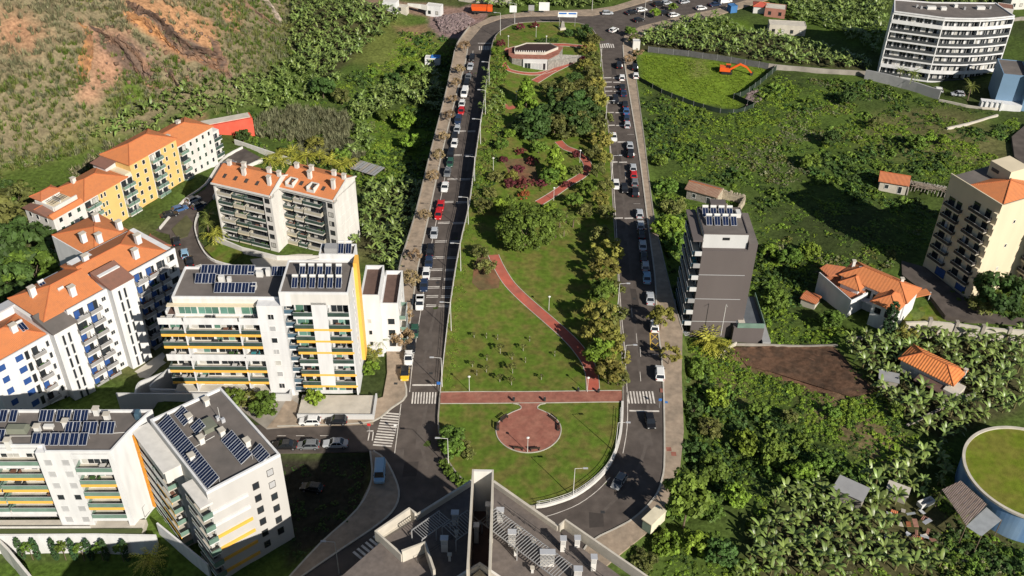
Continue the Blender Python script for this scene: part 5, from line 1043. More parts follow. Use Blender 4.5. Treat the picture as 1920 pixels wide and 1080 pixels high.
# wrecked yard beside it
c = G(1705,985,-2.4); r = thing('scrap_heap', 'heap of loose roof sheets and rubbish in the yard beside the open shed', 'scrap heap', (*c, -2.5), 0)
for k in range(22):
    x, y = random.uniform(-4.6,4), random.uniform(-3,3); w, d = random.uniform(.5,1.6), random.uniform(.4,1.2)
    o = MB().box(-w/2,w/2,-d/2,d/2,0,.06).build('loose_sheet', random.choice([CONCL, MATS['light_tin'], ORTILE2, BRTILE, ALU, CONC]), r, (x, y, .15+.05*k*.5)); o.rotation_euler = (random.uniform(-.25,.25), random.uniform(-.25,.25), random.uniform(0,3))
c = G(1735,945,-2.2); b = MB(); b.box(-1.5,1.5,-.6,-.4,0,.9); b.box(-1.5,1.5,.4,.6,0,.9); b.box(-1.5,-1.3,-.4,.4,0,.9); b.box(1.3,1.5,-.4,.4,0,.9); b.box(-1.3,1.3,-.4,.4,0,.1)
o = b.build('animal_trough', PIPE, None, (*c, -2.3)); o.rotation_euler = (0,0,.45); tag(o, 'white rectangular trough lying in the yard beside the scrap heap', 'trough')
for (px, py, w, d, h, rz, lb, m, nm) in ((1680,955,3.4,2.2,1.8,-.5,'low shed with grey sheet roof half hidden in the banana plants','x','shed'),):
    g = gp(px, py-25); r = thing('shed', lb, 'shed', g, rz); walls(r, rect(-w/2,w/2,-d/2,d/2), -1, h, CONC); MB().box(-w/2-.2,w/2+.2,-d/2-.2,d/2+.2,h,h+.08).build('roof', CONCL, r)
for (px, py, w, d, h, rz, lb) in ((1590,935,5,3.4,2.6,-.6,'shaded dark shed with flat roof between the bushes left of the open shed'),(1662,722,3.5,2.6,2.2,-.3,'small shaded concrete hut beside the ploughed plot')):
    g = gp(px, py); r = thing('shed', lb, 'shed', g, rz); walls(r, rect(-w/2,w/2,-d/2,d/2), -1, h, CONC); MB().box(-w/2-.2,w/2+.2,-d/2-.2,d/2+.2,h,h+.1).build('roof', MGREY, r)
# park pavilion
def pavilion():
    c = G(1000,130,.8); r = thing('park_pavilion', 'low park pavilion with dark planted roof terrace and white railing', 'pavilion', (*c, .8), 0)
    f = [(-7.5,2.2),(-6.6,.6),(-3.4,0),(4.4,0),(7.6,4.0),(9.2,9.6),(5.4,11.2),(-3.4,11),(-7.6,7.0)]; walls(r, f, -1, 3.3, STONE); 
    walls(r, rect(-3.2,4.2,-.5,0), -1, 3.4, GREYW); MB().prism([(p[0]*1.02,p[1]) for p in f], 3.3, 3.5).build('roof_deck', REDP2, r)
    g2 = [(-5.8,3.2),(3.4,3.0),(7.6,7.4),(5.0,10.4),(-2.2,10.2),(-5.8,7.0)]; MB().prism(g2, 3.5, 4.0).build('planted_roof', mat('dark_planted_roof', (.045,.025,.022)), r)
    b = MB(); strip_wall(b, g2+[g2[0]], lambda x, y: 3.5, lambda x, y: 4.3, .2); 
    b.build('roof_railing', CONCL, r)
    F = Face(r, (-3.2,-.5))
    window(F, .5, .15, 1.8, 2.1, 'darkonly', 2); window(F, 2.6, .15, 3.2, 2.1, 'blindonly', 3); window(F, 6.1, .15, .8, 2.1, 'darkonly', 1)
    b = MB(); b.hull([(4.4,-.3,-1),(16,8,-1),(16,9,-1),(7.6,4,-1),(4.4,-.3,2.9),(16,8,.9),(16,9,.9),(7.6,4,3.3)], [(0,1,5,4),(1,2,6,5),(4,5,6,7),(2,3,7,6)]); b.build('ramp_wall', STONE, r)
    for i in range(14): t = i/13; p = g2[0] if 0 else (-5.8+9.2*t, 3.2); MB().box(p[0]-.12,p[0]+.12,p[1]-.12,p[1]+.12,4.3,4.7).build('railing_post', PIPE, r)
pavilion()
# white huts, red house and other small far buildings
def block(px, py, w, d, h, rz, m, roofm, name, label, cat='building', wins=0, par=.15):
    g = gp(px, py); r = thing(name, label, cat, g, R_(rz)); walls(r, rect(-w/2,w/2,-d/2,d/2), -2, h, m); flat_roof(r, rect(-w/2,w/2,-d/2,d/2), h, roofm, par, .15, m)
    F = Face(r, (-w/2,-d/2))
    for i in range(wins): window(F, w*(i+.5)/wins-.45, .9, .9, 1.1, 'dark', 1, FRAME)
    return r
block(733,18,5,3.5,3.2,-14,WHITE,WHITE2,'hut','left one of the small white flat roofed huts at the top','hut',2)
block(752,22,5,2.6,2.2,-14,CONCL,CONCL,'hut','low grey lean-to hut between the white huts at the top of the photo','hut',1)
block(815,28,5.5,3.2,3.6,-14,WHITE,WHITE2,'hut','right white hut of the row beside the gravel heap','hut',2)
wl2 = MB(); strip_wall(wl2, [gp(765,22)[:2], gp(790,28)[:2], gp(802,31)[:2]], lambda x, y: -1, lambda x, y: HH(x,y)+2.2, .3); tag(wl2.build('white_wall', WHITE2), 'long low white wall joining the huts beside the gravel heap', 'wall')
g = block(812,120,5,2.5,2.4,-4,WHITE,GREYW,'hut','white and blue hut in the shade at the foot of the left road wall','hut',1); MB().box(-.5,2.4,-1.2,1.2,2.6,2.8).build('blue_roof', mat('blue_sheet', (.05,.22,.6)), g)
g = block(1192,92,2.3,2.0,2.9,0,WHITE2,GREYW,'kiosk','white utility kiosk on the right pavement near the top junction','kiosk',0)
block(1473,62,12,4.5,3.4,-6,CONCL,CONCL,'stone_shed','long unfinished block shed with a flat roof among the upper banana fields','shed',4)
block(1452,28,7,5,3,-14,mat('faded_red_wall',(.35,.16,.12)),CONCL,'small_house','faded red and white small house at the top right among the bananas','house',2)
g = gp(1425,22); r = thing('small_house', 'tiny house with a red tiled roof at the top beside the road', 'house', g, R_(-10)); walls(r, rect(-2.5,2.5,-2,2), -1, 2.6, WHITE2); hip_roof(r, -2.5,2.5,-2,2,2.6,.9,tile_mat('red_tiles',(.50,.09,.06),(.40,.10,.07)),.3)
block(1372,22,2.6,2.6,2.4,20,mat('blue_container_paint',(.05,.16,.36)),mat('blue_container_paint',(.05,.16,.36)),'container','small dark blue container beside the upper right road','container',0)
g = gp(414,246); r = thing('small_house', 'red house with a pale roof behind the ochre apartment building', 'house', g, R_(26)); RW = mat('red_wall', (.62,.10,.06)); walls(r, rect(-5,9,-2,2), -3, 3.2, RW); MB().box(-4.8,8.6,-1.2,1.8,3.2,3.35).build('roof', CONCL, r); hip_roof(r, -8.5,-5,-2,2,2.2,1.2,tile_mat('red_tiles2',(.55,.12,.08),(.45,.10,.07)),.3); walls(r, rect(-8.3,-5,-1.8,1.8), -3, 2.2, WHITE2)
for (px, py, w, d, h, rz, lb) in ((1905,12,8,5,5,8,'white houses cluster fragment in the top right corner'),(1880,30,5,5,3.5,-20,'small white house behind the hotel at the top right')):
    block(px, py, w, d, h, rz, WHITE2, BRTILE, 'small_house', lb, 'house', 3)
g = gp(690,325); r = thing('trellis_shed', 'grey slatted greenhouse roof beside the palms, right of the cream twin blocks', 'shed', g, R_(-28))
for k in range(9): MB().box(-4+k*.9,-3.3+k*.9,-2.5,2.5,1.6+.03*(k % 2),1.68+.03*(k % 2)).build('roof_slat', MGREY if k % 3 else CONC, r)
b = MB(); [b.box(x-.06,x+.06,y-.06,y+.06,-2,1.6) for x in (-3.8,0,4) for y in (-2.3,2.3)]; b.build('post', BARK, r)
# bus shelter on the lower right pavement
g = G(1224,984,.13); r = thing('bus_shelter', 'pale box shaped bus shelter on the curved lower right pavement', 'bus shelter', (*g,.13), R_(48))
MB().box(-2.1,2.1,-1.0,1.0,2.3,2.5).build('roof', mat('pale_yellow_panel', (.66,.60,.45)), r); MB().box(-2.0,2.0,-.95,-.88,.1,2.3).build('back_panel', mat('pale_yellow_panel', (.66,.60,.45)), r); MB().box(-2.0,-1.93,-.88,.8,.1,2.3).build('side_panel', RAILP, r); MB().box(1.93,2.0,-.88,.8,.1,2.3).build('side_panel', RAILP, r); MB().box(-1.5,1.5,-.8,-.4,.4,.5).build('bench', MGREY, r)
# ------------------------------------------------------------------ foliage
def leafmat(name, c, rnd=.22, var=.2, rough=.65, spec=.25):
    m = mat(name, c, rough, var, .8, rnd=rnd, attr=True, spec=spec); return m
LF_DK = leafmat('dark_green_leaves', (.045,.085,.018)); LF_GR = leafmat('green_leaves', (.098,.160,.022)); LF_BR = leafmat('bright_green_leaves', (.14,.215,.022))
LF_OL = leafmat('olive_leaves', (.115,.125,.032)); LF_YE = leafmat('yellowish_leaves', (.185,.175,.035)); LF_BN = leafmat('brown_dry_leaves', (.23,.165,.085)); LF_RD = leafmat('dark_red_leaves', (.13,.028,.03)); LF_OR = leafmat('rusty_orange_leaves', (.30,.10,.03))
LF_BA = leafmat('banana_leaves', (.135,.19,.045), .16, .15, .42, .5); LF_PA = leafmat('palm_leaves', (.15,.185,.035), .15, .15, .5, .4); LF_SC = leafmat('grey_green_scrub', (.155,.16,.085)); LF_HI = leafmat('dry_hill_grass', (.205,.19,.105)); LF_CY = leafmat('cypress_leaves', (.035,.075,.025))
def np_mesh(name, V, F, tint, m):
    me = bpy.data.meshes.new(name); V = np.asarray(V, np.float32); F = np.asarray(F, np.int32); k = F.shape[1]
    me.vertices.add(len(V)); me.vertices.foreach_set('co', V.ravel()); me.loops.add(F.size); me.loops.foreach_set('vertex_index', F.ravel())
    me.polygons.add(len(F)); me.polygons.foreach_set('loop_start', np.arange(0, F.size, k, dtype=np.int32)); me.update(calc_edges=True)
    a = me.color_attributes.new('tint', 'FLOAT_COLOR', 'CORNER'); t = np.ones((len(F), k, 4), np.float32)
    tint = np.asarray(tint, np.float32); t[..., :3] = (tint[:, None, None] if tint.ndim == 1 else tint[:, None, :]); a.data.foreach_set('color', t.ravel()); me.materials.append(m); return me
def leaves(cent, nrm, size, asp=1.5):
    """one folded leaf quad per centre"""
    n = len(cent); nrm = nrm/np.maximum(np.linalg.norm(nrm, axis=1, keepdims=True), 1e-6)
    r = rng.normal(size=(n, 3)); t = np.cross(nrm, r); t /= np.maximum(np.linalg.norm(t, axis=1, keepdims=True), 1e-6); b = np.cross(nrm, t)
    s = (size*rng.uniform(.6, 1.3, n))[:, None]; L = t*s*asp*.5; W = b*s*.5
    V = np.stack([cent-L, cent+W-nrm*s*.12, cent+L, cent-W-nrm*s*.12], 1).reshape(-1, 3); F = np.arange(4*n).reshape(-1, 4); return V, F
def crown_mesh(name, rx, rz, nclump, per, leaf, m, seed, cr=.34, flat_=.0, hollow=.55, shape='ball', asp=1.5):
    g = np.random.default_rng(seed); d = g.normal(size=(nclump, 3)); d /= np.linalg.norm(d, axis=1, keepdims=True); d[:, 2] = np.abs(d[:, 2])*(1-flat_)-g.uniform(0, .55, nclump)
    d /= np.linalg.norm(d, axis=1, keepdims=True); rr = g.uniform(hollow, 1.0, nclump)**.6*g.uniform(.82, 1.1, nclump)
    if shape == 'cone':
        hz = g.uniform(-1, 1, nclump); a = g.uniform(0, 6.28, nclump); q = (1-(hz+1)/2)**.75*g.uniform(.75, 1.05, nclump)+.06; c = np.stack([np.cos(a)*q*rx, np.sin(a)*q*rx, hz*rz], 1)
    elif shape == 'column':
        hz = g.uniform(-1, 1, nclump); a = g.uniform(0, 6.28, nclump); q = np.sqrt(np.clip(1-np.abs(hz)**3, 0, 1))*g.uniform(.75, 1.0, nclump); c = np.stack([np.cos(a)*q*rx, np.sin(a)*q*rx, hz*rz], 1)
    else: c = d*rr[:, None]*np.array([rx, rx, rz])
    cs = g.uniform(.65, 1.25, nclump)*cr*min(rx, rz); ct = g.uniform(.68, 1.35, nclump)
    dd = g.normal(size=(nclump, per, 3)); dd /= np.linalg.norm(dd, axis=2, keepdims=True); lc = c[:, None, :]+dd*(cs[:, None, None]*g.uniform(.55, 1.0, (nclump, per, 1)))*np.array([1, 1, .8])
    nrm = dd*.8+np.array([0, 0, .55])+g.normal(size=dd.shape)*.35
    V, F = leaves(lc.reshape(-1, 3), nrm.reshape(-1, 3), leaf, asp); t = (ct[:, None]*g.uniform(.8, 1.2, (nclump, per))).ravel(); return np_mesh(name, V, F, t, m)
CR = {}
def crown(kind, i):
    k = (kind, i)
    if k in CR: return CR[k]
    P = dict(dark=(LF_DK,46,46,.34,'ball'), green=(LF_GR,44,46,.36,'ball'), bright=(LF_BR,40,46,.36,'ball'), olive=(LF_OL,34,34,.34,'ball'), yellow=(LF_YE,32,34,.36,'ball'), brown=(LF_BN,30,36,.30,'ball'), red=(LF_RD,30,40,.30,'ball'), orange=(LF_OR,26,40,.30,'ball'), cone=(LF_BR,46,40,.3,'cone'), cypress=(LF_CY,60,30,.2,'column'), big=(LF_GR,150,60,.40,'ball'))[kind]
    seed = hash_(kind)*10+i
    if kind == 'big': me = crown_mesh('crown', 6.1, 4.6, 190, 62, .42, P[0], seed, .24, .1, .8)
    elif P[4] == 'cone': me = crown_mesh('crown', 1, 1.5, P[1]*2, P[2]//2+6, .16, P[0], seed, .22, 0, .6, 'cone')
    elif P[4] == 'column': me = crown_mesh('crown', 1, 3, P[1]*2, P[2], .2, P[0], seed, .34, 0, .6, 'column')
    else: me = crown_mesh('crown', 1, .8, P[1], P[2], P[3]*.42, P[0], seed, .33, .15, .45)
    CR[k] = me; return me
def hash_(s): return sum(ord(c)*(i+3) for i, c in enumerate(s)) % 997
def trunk_mesh(h, r):
    def mk():
        b = MB(); g = random.Random(int(h*10)); b.tube((0,0,-.3),(0.05*h*.3,0,h*.55),r,r*.7,7)
        for k in range(5): a = k*1.26+g.random(); b.tube((.05*h*.3,0,h*(.45+.03*k)),(math.cos(a)*h*.30,math.sin(a)*h*.30,h*(.85+.08*g.random())),r*.5,r*.16,5)
        return b.mesh('trunk', BARK)
    return cached(('tr', round(h*2)/2, round(r,2)), mk)
TN = dict(dark='dense dark green tree', green='green leafy tree', bright='bright green tree', olive='olive green tree', yellow='yellowish green tree', brown='bare brown twigged tree', red='dark red leaved shrub tree', orange='rusty orange shrub', cone='bright green conical tree', cypress='dark slender cypress', big='very large round dark green tree')
def tree(px, py, r, kind, where, zc=None, group=None, label=None, squash=.8, cat='tree'):
    zc = zc if zc is not None else r*1.15
    x, y, z = gp(px, py, zc); h = zc
    nm = {'cypress':'cypress_tree','red':'red_shrub','orange':'orange_shrub','cone':'conical_tree'}.get(kind, 'leafy_tree')
    t = thing(nm, label or (TN[kind]+' '+where), 'shrub' if kind in ('orange','red') else cat, (x, y, z), random.uniform(0, 6.28), group)
    link('trunk', trunk_mesh(h, max(.08, r*.05)), t)
    c = link('crown', crown(kind, random.randrange(3) if kind != 'big' else 0), t, (0, 0, zc))
    s = r if kind != 'big' else 1.0; c.scale = (s*random.uniform(.9, 1.12), s*random.uniform(.9, 1.12), s*squash/.8*random.uniform(.9, 1.1) if kind != 'big' else 1)
    return t
# banana plant
def blade(V, F, T, base, az, L, W, up, droop, n=4, tint=1.0, fold=.25, twist=0):
    b = len(V); ca, sa = math.cos(az), math.sin(az)
    for i in range(n+1):
        t = i/n; d = L*(t-.12*t*t*droop); z = L*(up*t-droop*t*t); w = W*math.sin(math.pi*min(1, .12+.86*t))**.6*(1 if t < 1 else .15)
        cx, cy, cz = base[0]+ca*d, base[1]+sa*d, base[2]+z
        V += [(cx-sa*w, cy+ca*w, cz-fold*w), (cx, cy, cz), (cx+sa*w, cy-ca*w, cz-fold*w)]
    for i in range(n):
        k = b+3*i; F += [(k, k+1, k+4, k+3), (k+1, k+2, k+5, k+4)]; T += [tint, tint*.88]
def banana_mesh(seed, m=None):
    g = random.Random(seed); V = []; F = []; T = []
    for s in range(2):
        ox, oy = (0, 0) if s == 0 else (g.uniform(-.9,.9), g.uniform(-.9,.9)); hh = g.uniform(1.6, 2.2)*(1 if s == 0 else .65)
        for k in range(9 if s == 0 else 6): blade(V, F, T, (ox, oy, hh), k*2.4+g.uniform(-.3,.3), g.uniform(1.3,2.1)*(1 if s == 0 else .7), g.uniform(.19,.29), g.uniform(.6,1.7), g.uniform(.6,1.4), 4, g.uniform(.6,1.6))
    me = np_mesh('banana_leaves', V, F, T, m or LF_BA); return me
def palm_mesh(seed, n=22, L=2.6, m=None, w=.34):
    g = random.Random(seed); V = []; F = []; T = []
    for k in range(n):
        az = k*2.4; up = g.uniform(.1, 1.1); dr = g.uniform(.5, .95); ti = g.uniform(.75, 1.3); ca, sa = math.cos(az), math.sin(az); l = L*g.uniform(.85, 1.1); N = 7
        P = [(ca*l*t*(1-.1*t), sa*l*t*(1-.1*t), l*(up*t-dr*t*t)) for t in [i/N for i in range(N+1)]]
        for i in range(N):
            for s in (-1, 1):
                ww = w*(1.1-.6*i/N); b = len(V); p, q = P[i], P[i+1]; mx = [(p[j]*.4+q[j]*.6) for j in range(3)]
                V += [p, mx, (q[0]-sa*s*ww*1.0+ca*.15, q[1]+ca*s*ww*1.0+sa*.15, q[2]-ww*.35)]; F.append((b, b+1, b+2)); T.append(ti*g.uniform(.8,1.15))
    me = np_mesh('fronds', V, F, T, m or LF_PA); return me
def bush_mesh(seed, m, per=24, ncl=11, leaf=.2, rz=.75): return crown_mesh('bush', 1, rz, ncl, per, leaf, m, seed, .42, .3, .5)
def tuft_mesh(seed, m, n=22, h=1.2):
    g = random.Random(seed); V = []; F = []; T = []
    for k in range(n):
        az = g.uniform(0, 6.28); r = g.uniform(0, .5); x, y = math.cos(az)*r, math.sin(az)*r; l = g.uniform(.5, 1)*h; a2 = az+g.uniform(-.6,.6); sp = g.uniform(.2,.6)*l; w = .07*h; b = len(V)
        V += [(x-math.sin(a2)*w, y+math.cos(a2)*w, 0), (x+math.sin(a2)*w, y-math.cos(a2)*w, 0), (x+math.cos(a2)*sp, y+math.sin(a2)*sp, l)]; F.append((b, b+1, b+2)); T.append(g.uniform(.65, 1.4))
    return np_mesh('tuft', V, F, T, m)
def scatter(name, label, cat, pts, meshes, smin, smax, zs=1.0):
    """one 'stuff' object: instances of the given meshes on ground points"""
    if not len(pts): return None
    src = bpy.data.collections.new(name+'_sources')
    for k, me in enumerate(meshes): o = bpy.data.objects.new(name+'_source_%d' % k, me); src.objects.link(o)
    n = len(pts); pts = np.asarray(pts, np.float32); me = bpy.data.meshes.new(name); me.vertices.add(n); me.vertices.foreach_set('co', pts.ravel()); me.update()
    sc = rng.uniform(smin, smax, n).astype(np.float32); a = me.attributes.new('scl', 'FLOAT_VECTOR', 'POINT'); S = np.stack([sc*rng.uniform(.85,1.15,n), sc*rng.uniform(.85,1.15,n), sc*zs*rng.uniform(.75,1.25,n)], 1).astype(np.float32); a.data.foreach_set('vector', S.ravel())
    a = me.attributes.new('rot', 'FLOAT_VECTOR', 'POINT'); Rr = np.stack([rng.uniform(-.15,.15,n), rng.uniform(-.15,.15,n), rng.uniform(0,6.28,n)], 1).astype(np.float32); a.data.foreach_set('vector', Rr.ravel())
    o = link(name, me); tag(o, label, cat, kind='stuff'); ng = bpy.data.node_groups.new(name, 'GeometryNodeTree')
    ng.interface.new_socket('Geometry', in_out='INPUT', socket_type='NodeSocketGeometry'); ng.interface.new_socket('Geometry', in_out='OUTPUT', socket_type='NodeSocketGeometry')
    N = ng.nodes; L = ng.links; gi = N.new('NodeGroupInput'); go = N.new('NodeGroupOutput'); ip = N.new('GeometryNodeInstanceOnPoints'); ci = N.new('GeometryNodeCollectionInfo'); ci.inputs['Collection'].default_value = src; ci.inputs['Separate Children'].default_value = True; ci.inputs['Reset Children'].default_value = True
    def na(nm): q = N.new('GeometryNodeInputNamedAttribute'); q.data_type = 'FLOAT_VECTOR'; q.inputs['Name'].default_value = nm; return q.outputs['Attribute']
    ip.inputs['Pick Instance'].default_value = True; L.new(gi.outputs[0], ip.inputs['Points']); L.new(ci.outputs[0], ip.inputs['Instance']); L.new(na('scl'), ip.inputs['Scale'])
    er = N.new('FunctionNodeEulerToRotation'); L.new(na('rot'), er.inputs[0]); L.new(er.outputs[0], ip.inputs['Rotation']); L.new(ip.outputs[0], go.inputs[0])
    md = o.modifiers.new('scatter', 'NODES'); md.node_group = ng; return o
# places kept clear of wild plants
CLEAR = []
for o in list(bpy.data.objects):
    if o.parent is None and o.type == 'EMPTY' and o.get('category') in ('building','house','shed','hut','pavilion','kiosk','container','scrap heap'):
        bx = []
        for c in o.children_recursive:
            if c.type == 'MESH' and c.name.split('.')[0] in ('wall','roof','penthouse','roof_deck','low_wing','podium','side_wing','forecourt','garden_terrace','terrace','lean_to','lean_to_roof','lower_wing','loose_sheet','tank_wall'):
                M = Matrix.Translation(o.location) @ Matrix.Rotation(o.rotation_euler.z, 4, 'Z') @ (Matrix.Translation(c.location) if c.parent == o else Matrix())
                q = [M @ v.co for v in c.data.vertices]; a = [p.x for p in q]; d = [p.y for p in q]
                # footprint rectangle in the building's own frame
                lx = [v.co.x+c.location.x for v in c.data.vertices]; ly = [v.co.y+c.location.y for v in c.data.vertices]; M2 = Matrix.Translation(o.location) @ Matrix.Rotation(o.rotation_euler.z, 4, 'Z')
                CLEAR.append([tuple((M2 @ Vector(k)).xy) for k in ((min(lx)-.6,min(ly)-.6,0),(max(lx)+.6,min(ly)-.6,0),(max(lx)+.6,max(ly)+.6,0),(min(lx)-.6,max(ly)+.6,0))])
CLEAR.append([(TANK[0]+11.6*math.cos(t), TANK[1]+11.6*math.sin(t)) for t in np.linspace(0, 6.28, 33)[:-1]])
CLEAR.append(PADS[1][0]); 
for pts in ([(120,505),(190,440),(160,420),(90,440)], [(0,1010),(300,1010),(300,1100),(0,1100)], [(285,700),(330,690),(345,760),(283,760)], [(1620,545),(1700,480),(1790,560),(1860,600),(1780,612),(1700,605)], [(1700,490),(1740,500),(1830,590),(1920,600),(1920,616),(1590,640),(1640,616),(1770,605)], [(1640,130),(1900,170),(1880,215),(1640,160)], [(1680,940),(1760,930),(1790,990),(1700,1030)], [(800,20),(880,10),(915,25),(880,60),(855,72),(825,72),(805,50)], [(680,0),(800,5),(900,15),(905,35),(870,40),(760,22),(680,15)], [(480,255),(570,270),(545,285),(470,270)], [(330,640),(290,700),(150,760),(155,745),(270,690)], [(240,30),(275,42),(330,85),(385,108),(424,130),(400,140),(340,112),(262,68)], [(1205,110),(1260,105),(1440,130),(1400,170),(1385,205),(1290,190),(1205,150)], [(1390,655),(1560,648),(1630,735),(1575,755),(1450,705),(1385,680)], [(1885,265),(1925,230),(1925,310),(1895,300)], [(380,780),(700,780),(700,850),(380,860)], [(425,730),(600,735),(600,800),(425,800)]):
    CLEAR.append(gpoly(pts))
CLEAR.append(PADS[2][0]) if len(PADS) > 3 else None
def cleared(X, Y, roads=True):
    k = in_poly(X, Y, CORR) | (dist_poly(X, Y, CORR) < .8) if roads else np.zeros(X.shape, bool)
    for p in CLEAR:
        k |= in_poly(X, Y, p)
    return k
def fill(poly, dens, exclude=(), hf=None, roads=True, minus=.0):
    xs = [p[0] for p in poly]; ys = [p[1] for p in poly]; A = (max(xs)-min(xs))*(max(ys)-min(ys)); n = int(A*dens)
    if n < 1: return np.zeros((0, 3))
    X = rng.uniform(min(xs), max(xs), n); Y = rng.uniform(min(ys), max(ys), n); k = in_poly(X, Y, poly)
    X, Y = X[k], Y[k]; k = ~cleared(X, Y, roads) if roads is not None else np.ones(X.shape, bool)
    for e in exclude: k &= ~in_poly(X, Y, e)
    X, Y = X[k], Y[k]; return np.stack([X, Y, (hf or H0)(X, Y)-minus], 1) if len(X) else np.zeros((0, 3))
def thin(pts, d):
    keep = []; grid = {}
    for p in pts:
        k = (int(p[0]//d), int(p[1]//d)); ok = True
        for a in (-1,0,1):
            for b in (-1,0,1):
                for q in grid.get((k[0]+a, k[1]+b), ()):
                    if (q[0]-p[0])**2+(q[1]-p[1])**2 < d*d: ok = False
        if ok: grid.setdefault(k, []).append(p); keep.append(p)
    return np.array(keep) if keep else np.zeros((0, 3))
BAN = [gpoly(p) for p in ([(665,475),(690,350),(788,345),(775,410),(745,535),(738,520),(728,500),(690,490),(690,440)], [(560,-10),(745,20),(745,45),(660,110),(620,150),(540,85)], [(330,180),(430,165),(560,115),(640,150),(600,190),(480,210),(430,205),(320,250),(180,262),(170,240),(290,205)],
    [(660,205),(740,160),(815,120),(838,170),(760,195),(720,222),(660,235)], [(1200,58),(1230,48),(1420,62),(1625,118),(1630,135),(1400,112),(1240,92),(1205,88)], [(1480,-10),(1665,-10),(1655,70),(1640,100),(1530,45),(1500,50),(1470,20)], [(1590,640),(1690,632),(1920,628),(1920,775),(1840,790),(1760,835),(1660,760),(1600,690)],
    [(1625,890),(1745,845),(1785,890),(1765,910),(1700,950),(1640,965)], [(1450,935),(1560,905),(1600,920),(1670,975),(1700,1010),(1780,1085),(1380,1085),(1420,1000)], [(860,-30),(1215,-30),(1160,5),(1110,14),(1000,16),(920,20),(880,0)], [(1230,30),(1290,28),(1360,40),(1380,58),(1240,60)], [(660,245),(690,245),(700,280),(660,300)], [(1660,-20),(1930,-20),(1930,12),(1700,8)])]
HILLP = [(-260,100),(-150,180),(-132,222),(-108,233),(-90,258),(-78,268),(-72,300),(-72,350),(-70,420),(-260,420)]
FIELD = gpoly([(0,330),(150,290),(300,240),(370,205),(380,225),(180,330),(60,360),(0,355)])
bpts = np.concatenate([fill(p, .9) for p in BAN]); rng.shuffle(bpts); bpts = thin(bpts, 1.75)
dd = np.hypot(bpts[:, 0], bpts[:, 1]); order = np.argsort(dd); bpts = bpts[order]; near = (bpts[:, 0] > 30) & (bpts[:, 1] < 172); ii = np.where(near)[0][:300]; jj = np.setdiff1d(np.arange(len(bpts)), ii); bpts = np.concatenate([bpts[ii], bpts[jj]]); NI = len(ii)
bans = [banana_mesh(s) for s in range(5)]
stem = MB().tube((0,0,-.3),(0,0,2.0),.16,.12,6).mesh('pseudostem', mat('banana_stem', (.16,.14,.06)))
for p in bpts[:NI]:
    t = thing('banana_plant', 'banana plant with long arching pale green leaves in the lower right plantation', 'banana plant', tuple(p), random.uniform(0, 6.28), 'banana plants in the lower right plantation')
    s = random.uniform(.8, 1.2); a = link('leaves', random.choice(bans), t); b = link('pseudostem', stem, t); a.scale = (s, s, s); b.scale = (s, s, s)
scatter('banana_plantation', 'dense banana plantations filling the terraces on both sides of the park', 'banana plantation', bpts[NI:], bans, .75, 1.2)
# wild cover
WILD_R = gpoly([(1205,140),(1300,200),(1390,215),(1450,140),(1650,160),(1900,220),(1930,320),(1930,640),(1560,650),(1370,640),(1290,640),(1260,560),(1240,470),(1225,400),(1205,250)]); WILD_R2 = [(34,88),(34,148),(60,156),(80,152),(95,140),(120,120),(120,88)]
WILD_R2 = gpoly([(1285,640),(1380,650),(1560,650),(1600,690),(1660,760),(1790,860),(1800,930),(1800,985),(1940,1020),(1940,1110),(1160,1110),(1230,1040),(1280,960)])
WILD_L = gpoly([(870,70),(850,90),(838,150),(812,250),(795,330),(780,380),(690,350),(660,330),(560,300),(480,280),(420,240),(460,210),(600,180),(700,120),(760,60),(850,70)]); WILD_L2 = gpoly([(-80,600),(-80,330),(60,340),(75,400),(120,470),(90,500),(40,560),(0,580)])
g_b = [bush_mesh(20+s, LF_GR) for s in range(3)]+[bush_mesh(30, LF_BR), bush_mesh(31, LF_DK)]
b_b = [bush_mesh(40+s, LF_BR) for s in range(3)]; s_b = [bush_mesh(50+s, LF_SC, leaf=.16) for s in range(2)]; d_b = [bush_mesh(60+s, LF_DK) for s in range(2)]; o_b = [bush_mesh(70+s, LF_OL) for s in range(2)]
def patchy(pts, s, seed, lo, hi=9): v = nz(pts[:, 0], pts[:, 1], s, seed); return pts[(v > lo) & (v < hi)]
E1 = BAN+[FIELD]
pr = fill(WILD_R, .42, E1); pr = pr[nz(pr[:, 0], pr[:, 1], 8, 5.5) > -.55]; pl = fill(WILD_L, .5, E1); pr2 = fill(WILD_R2, .8, E1)
allp = np.concatenate([pr, pl, pr2]); hz_ = .25
scatter('undergrowth', 'low mixed green undergrowth covering the open slopes beside both roads', 'undergrowth', patchy(allp, 9, 1.3, -.45)-[0,0,.15], g_b, .4, 1.45, .55)
scatter('creeper_mounds', 'bright green creeper mounds spread over the rough slopes', 'creeper', patchy(allp, 15, 4.4, .05)-[0,0,.2], b_b, .6, 1.9, .6)
scatter('scrub', 'grey green dry scrub and reeds in patches among the green slopes', 'scrub', patchy(allp, 12, 7.7, .38), s_b+o_b[:1]+g_b[:1], .5, 1.3, .9)
scatter('dark_bushes', 'dark green bushes clustered on the slopes beside the roads', 'bushes', patchy(np.concatenate([allp[::3], fill(WILD_L2, .35)]), 10, 9.9, .1), d_b+g_b[:1], 1.0, 2.6, .9)
hp = fill(HILLP, .75, BAN+[FIELD]); tf = [tuft_mesh(80+s, LF_HI) for s in range(3)]+[tuft_mesh(84, LF_SC)]

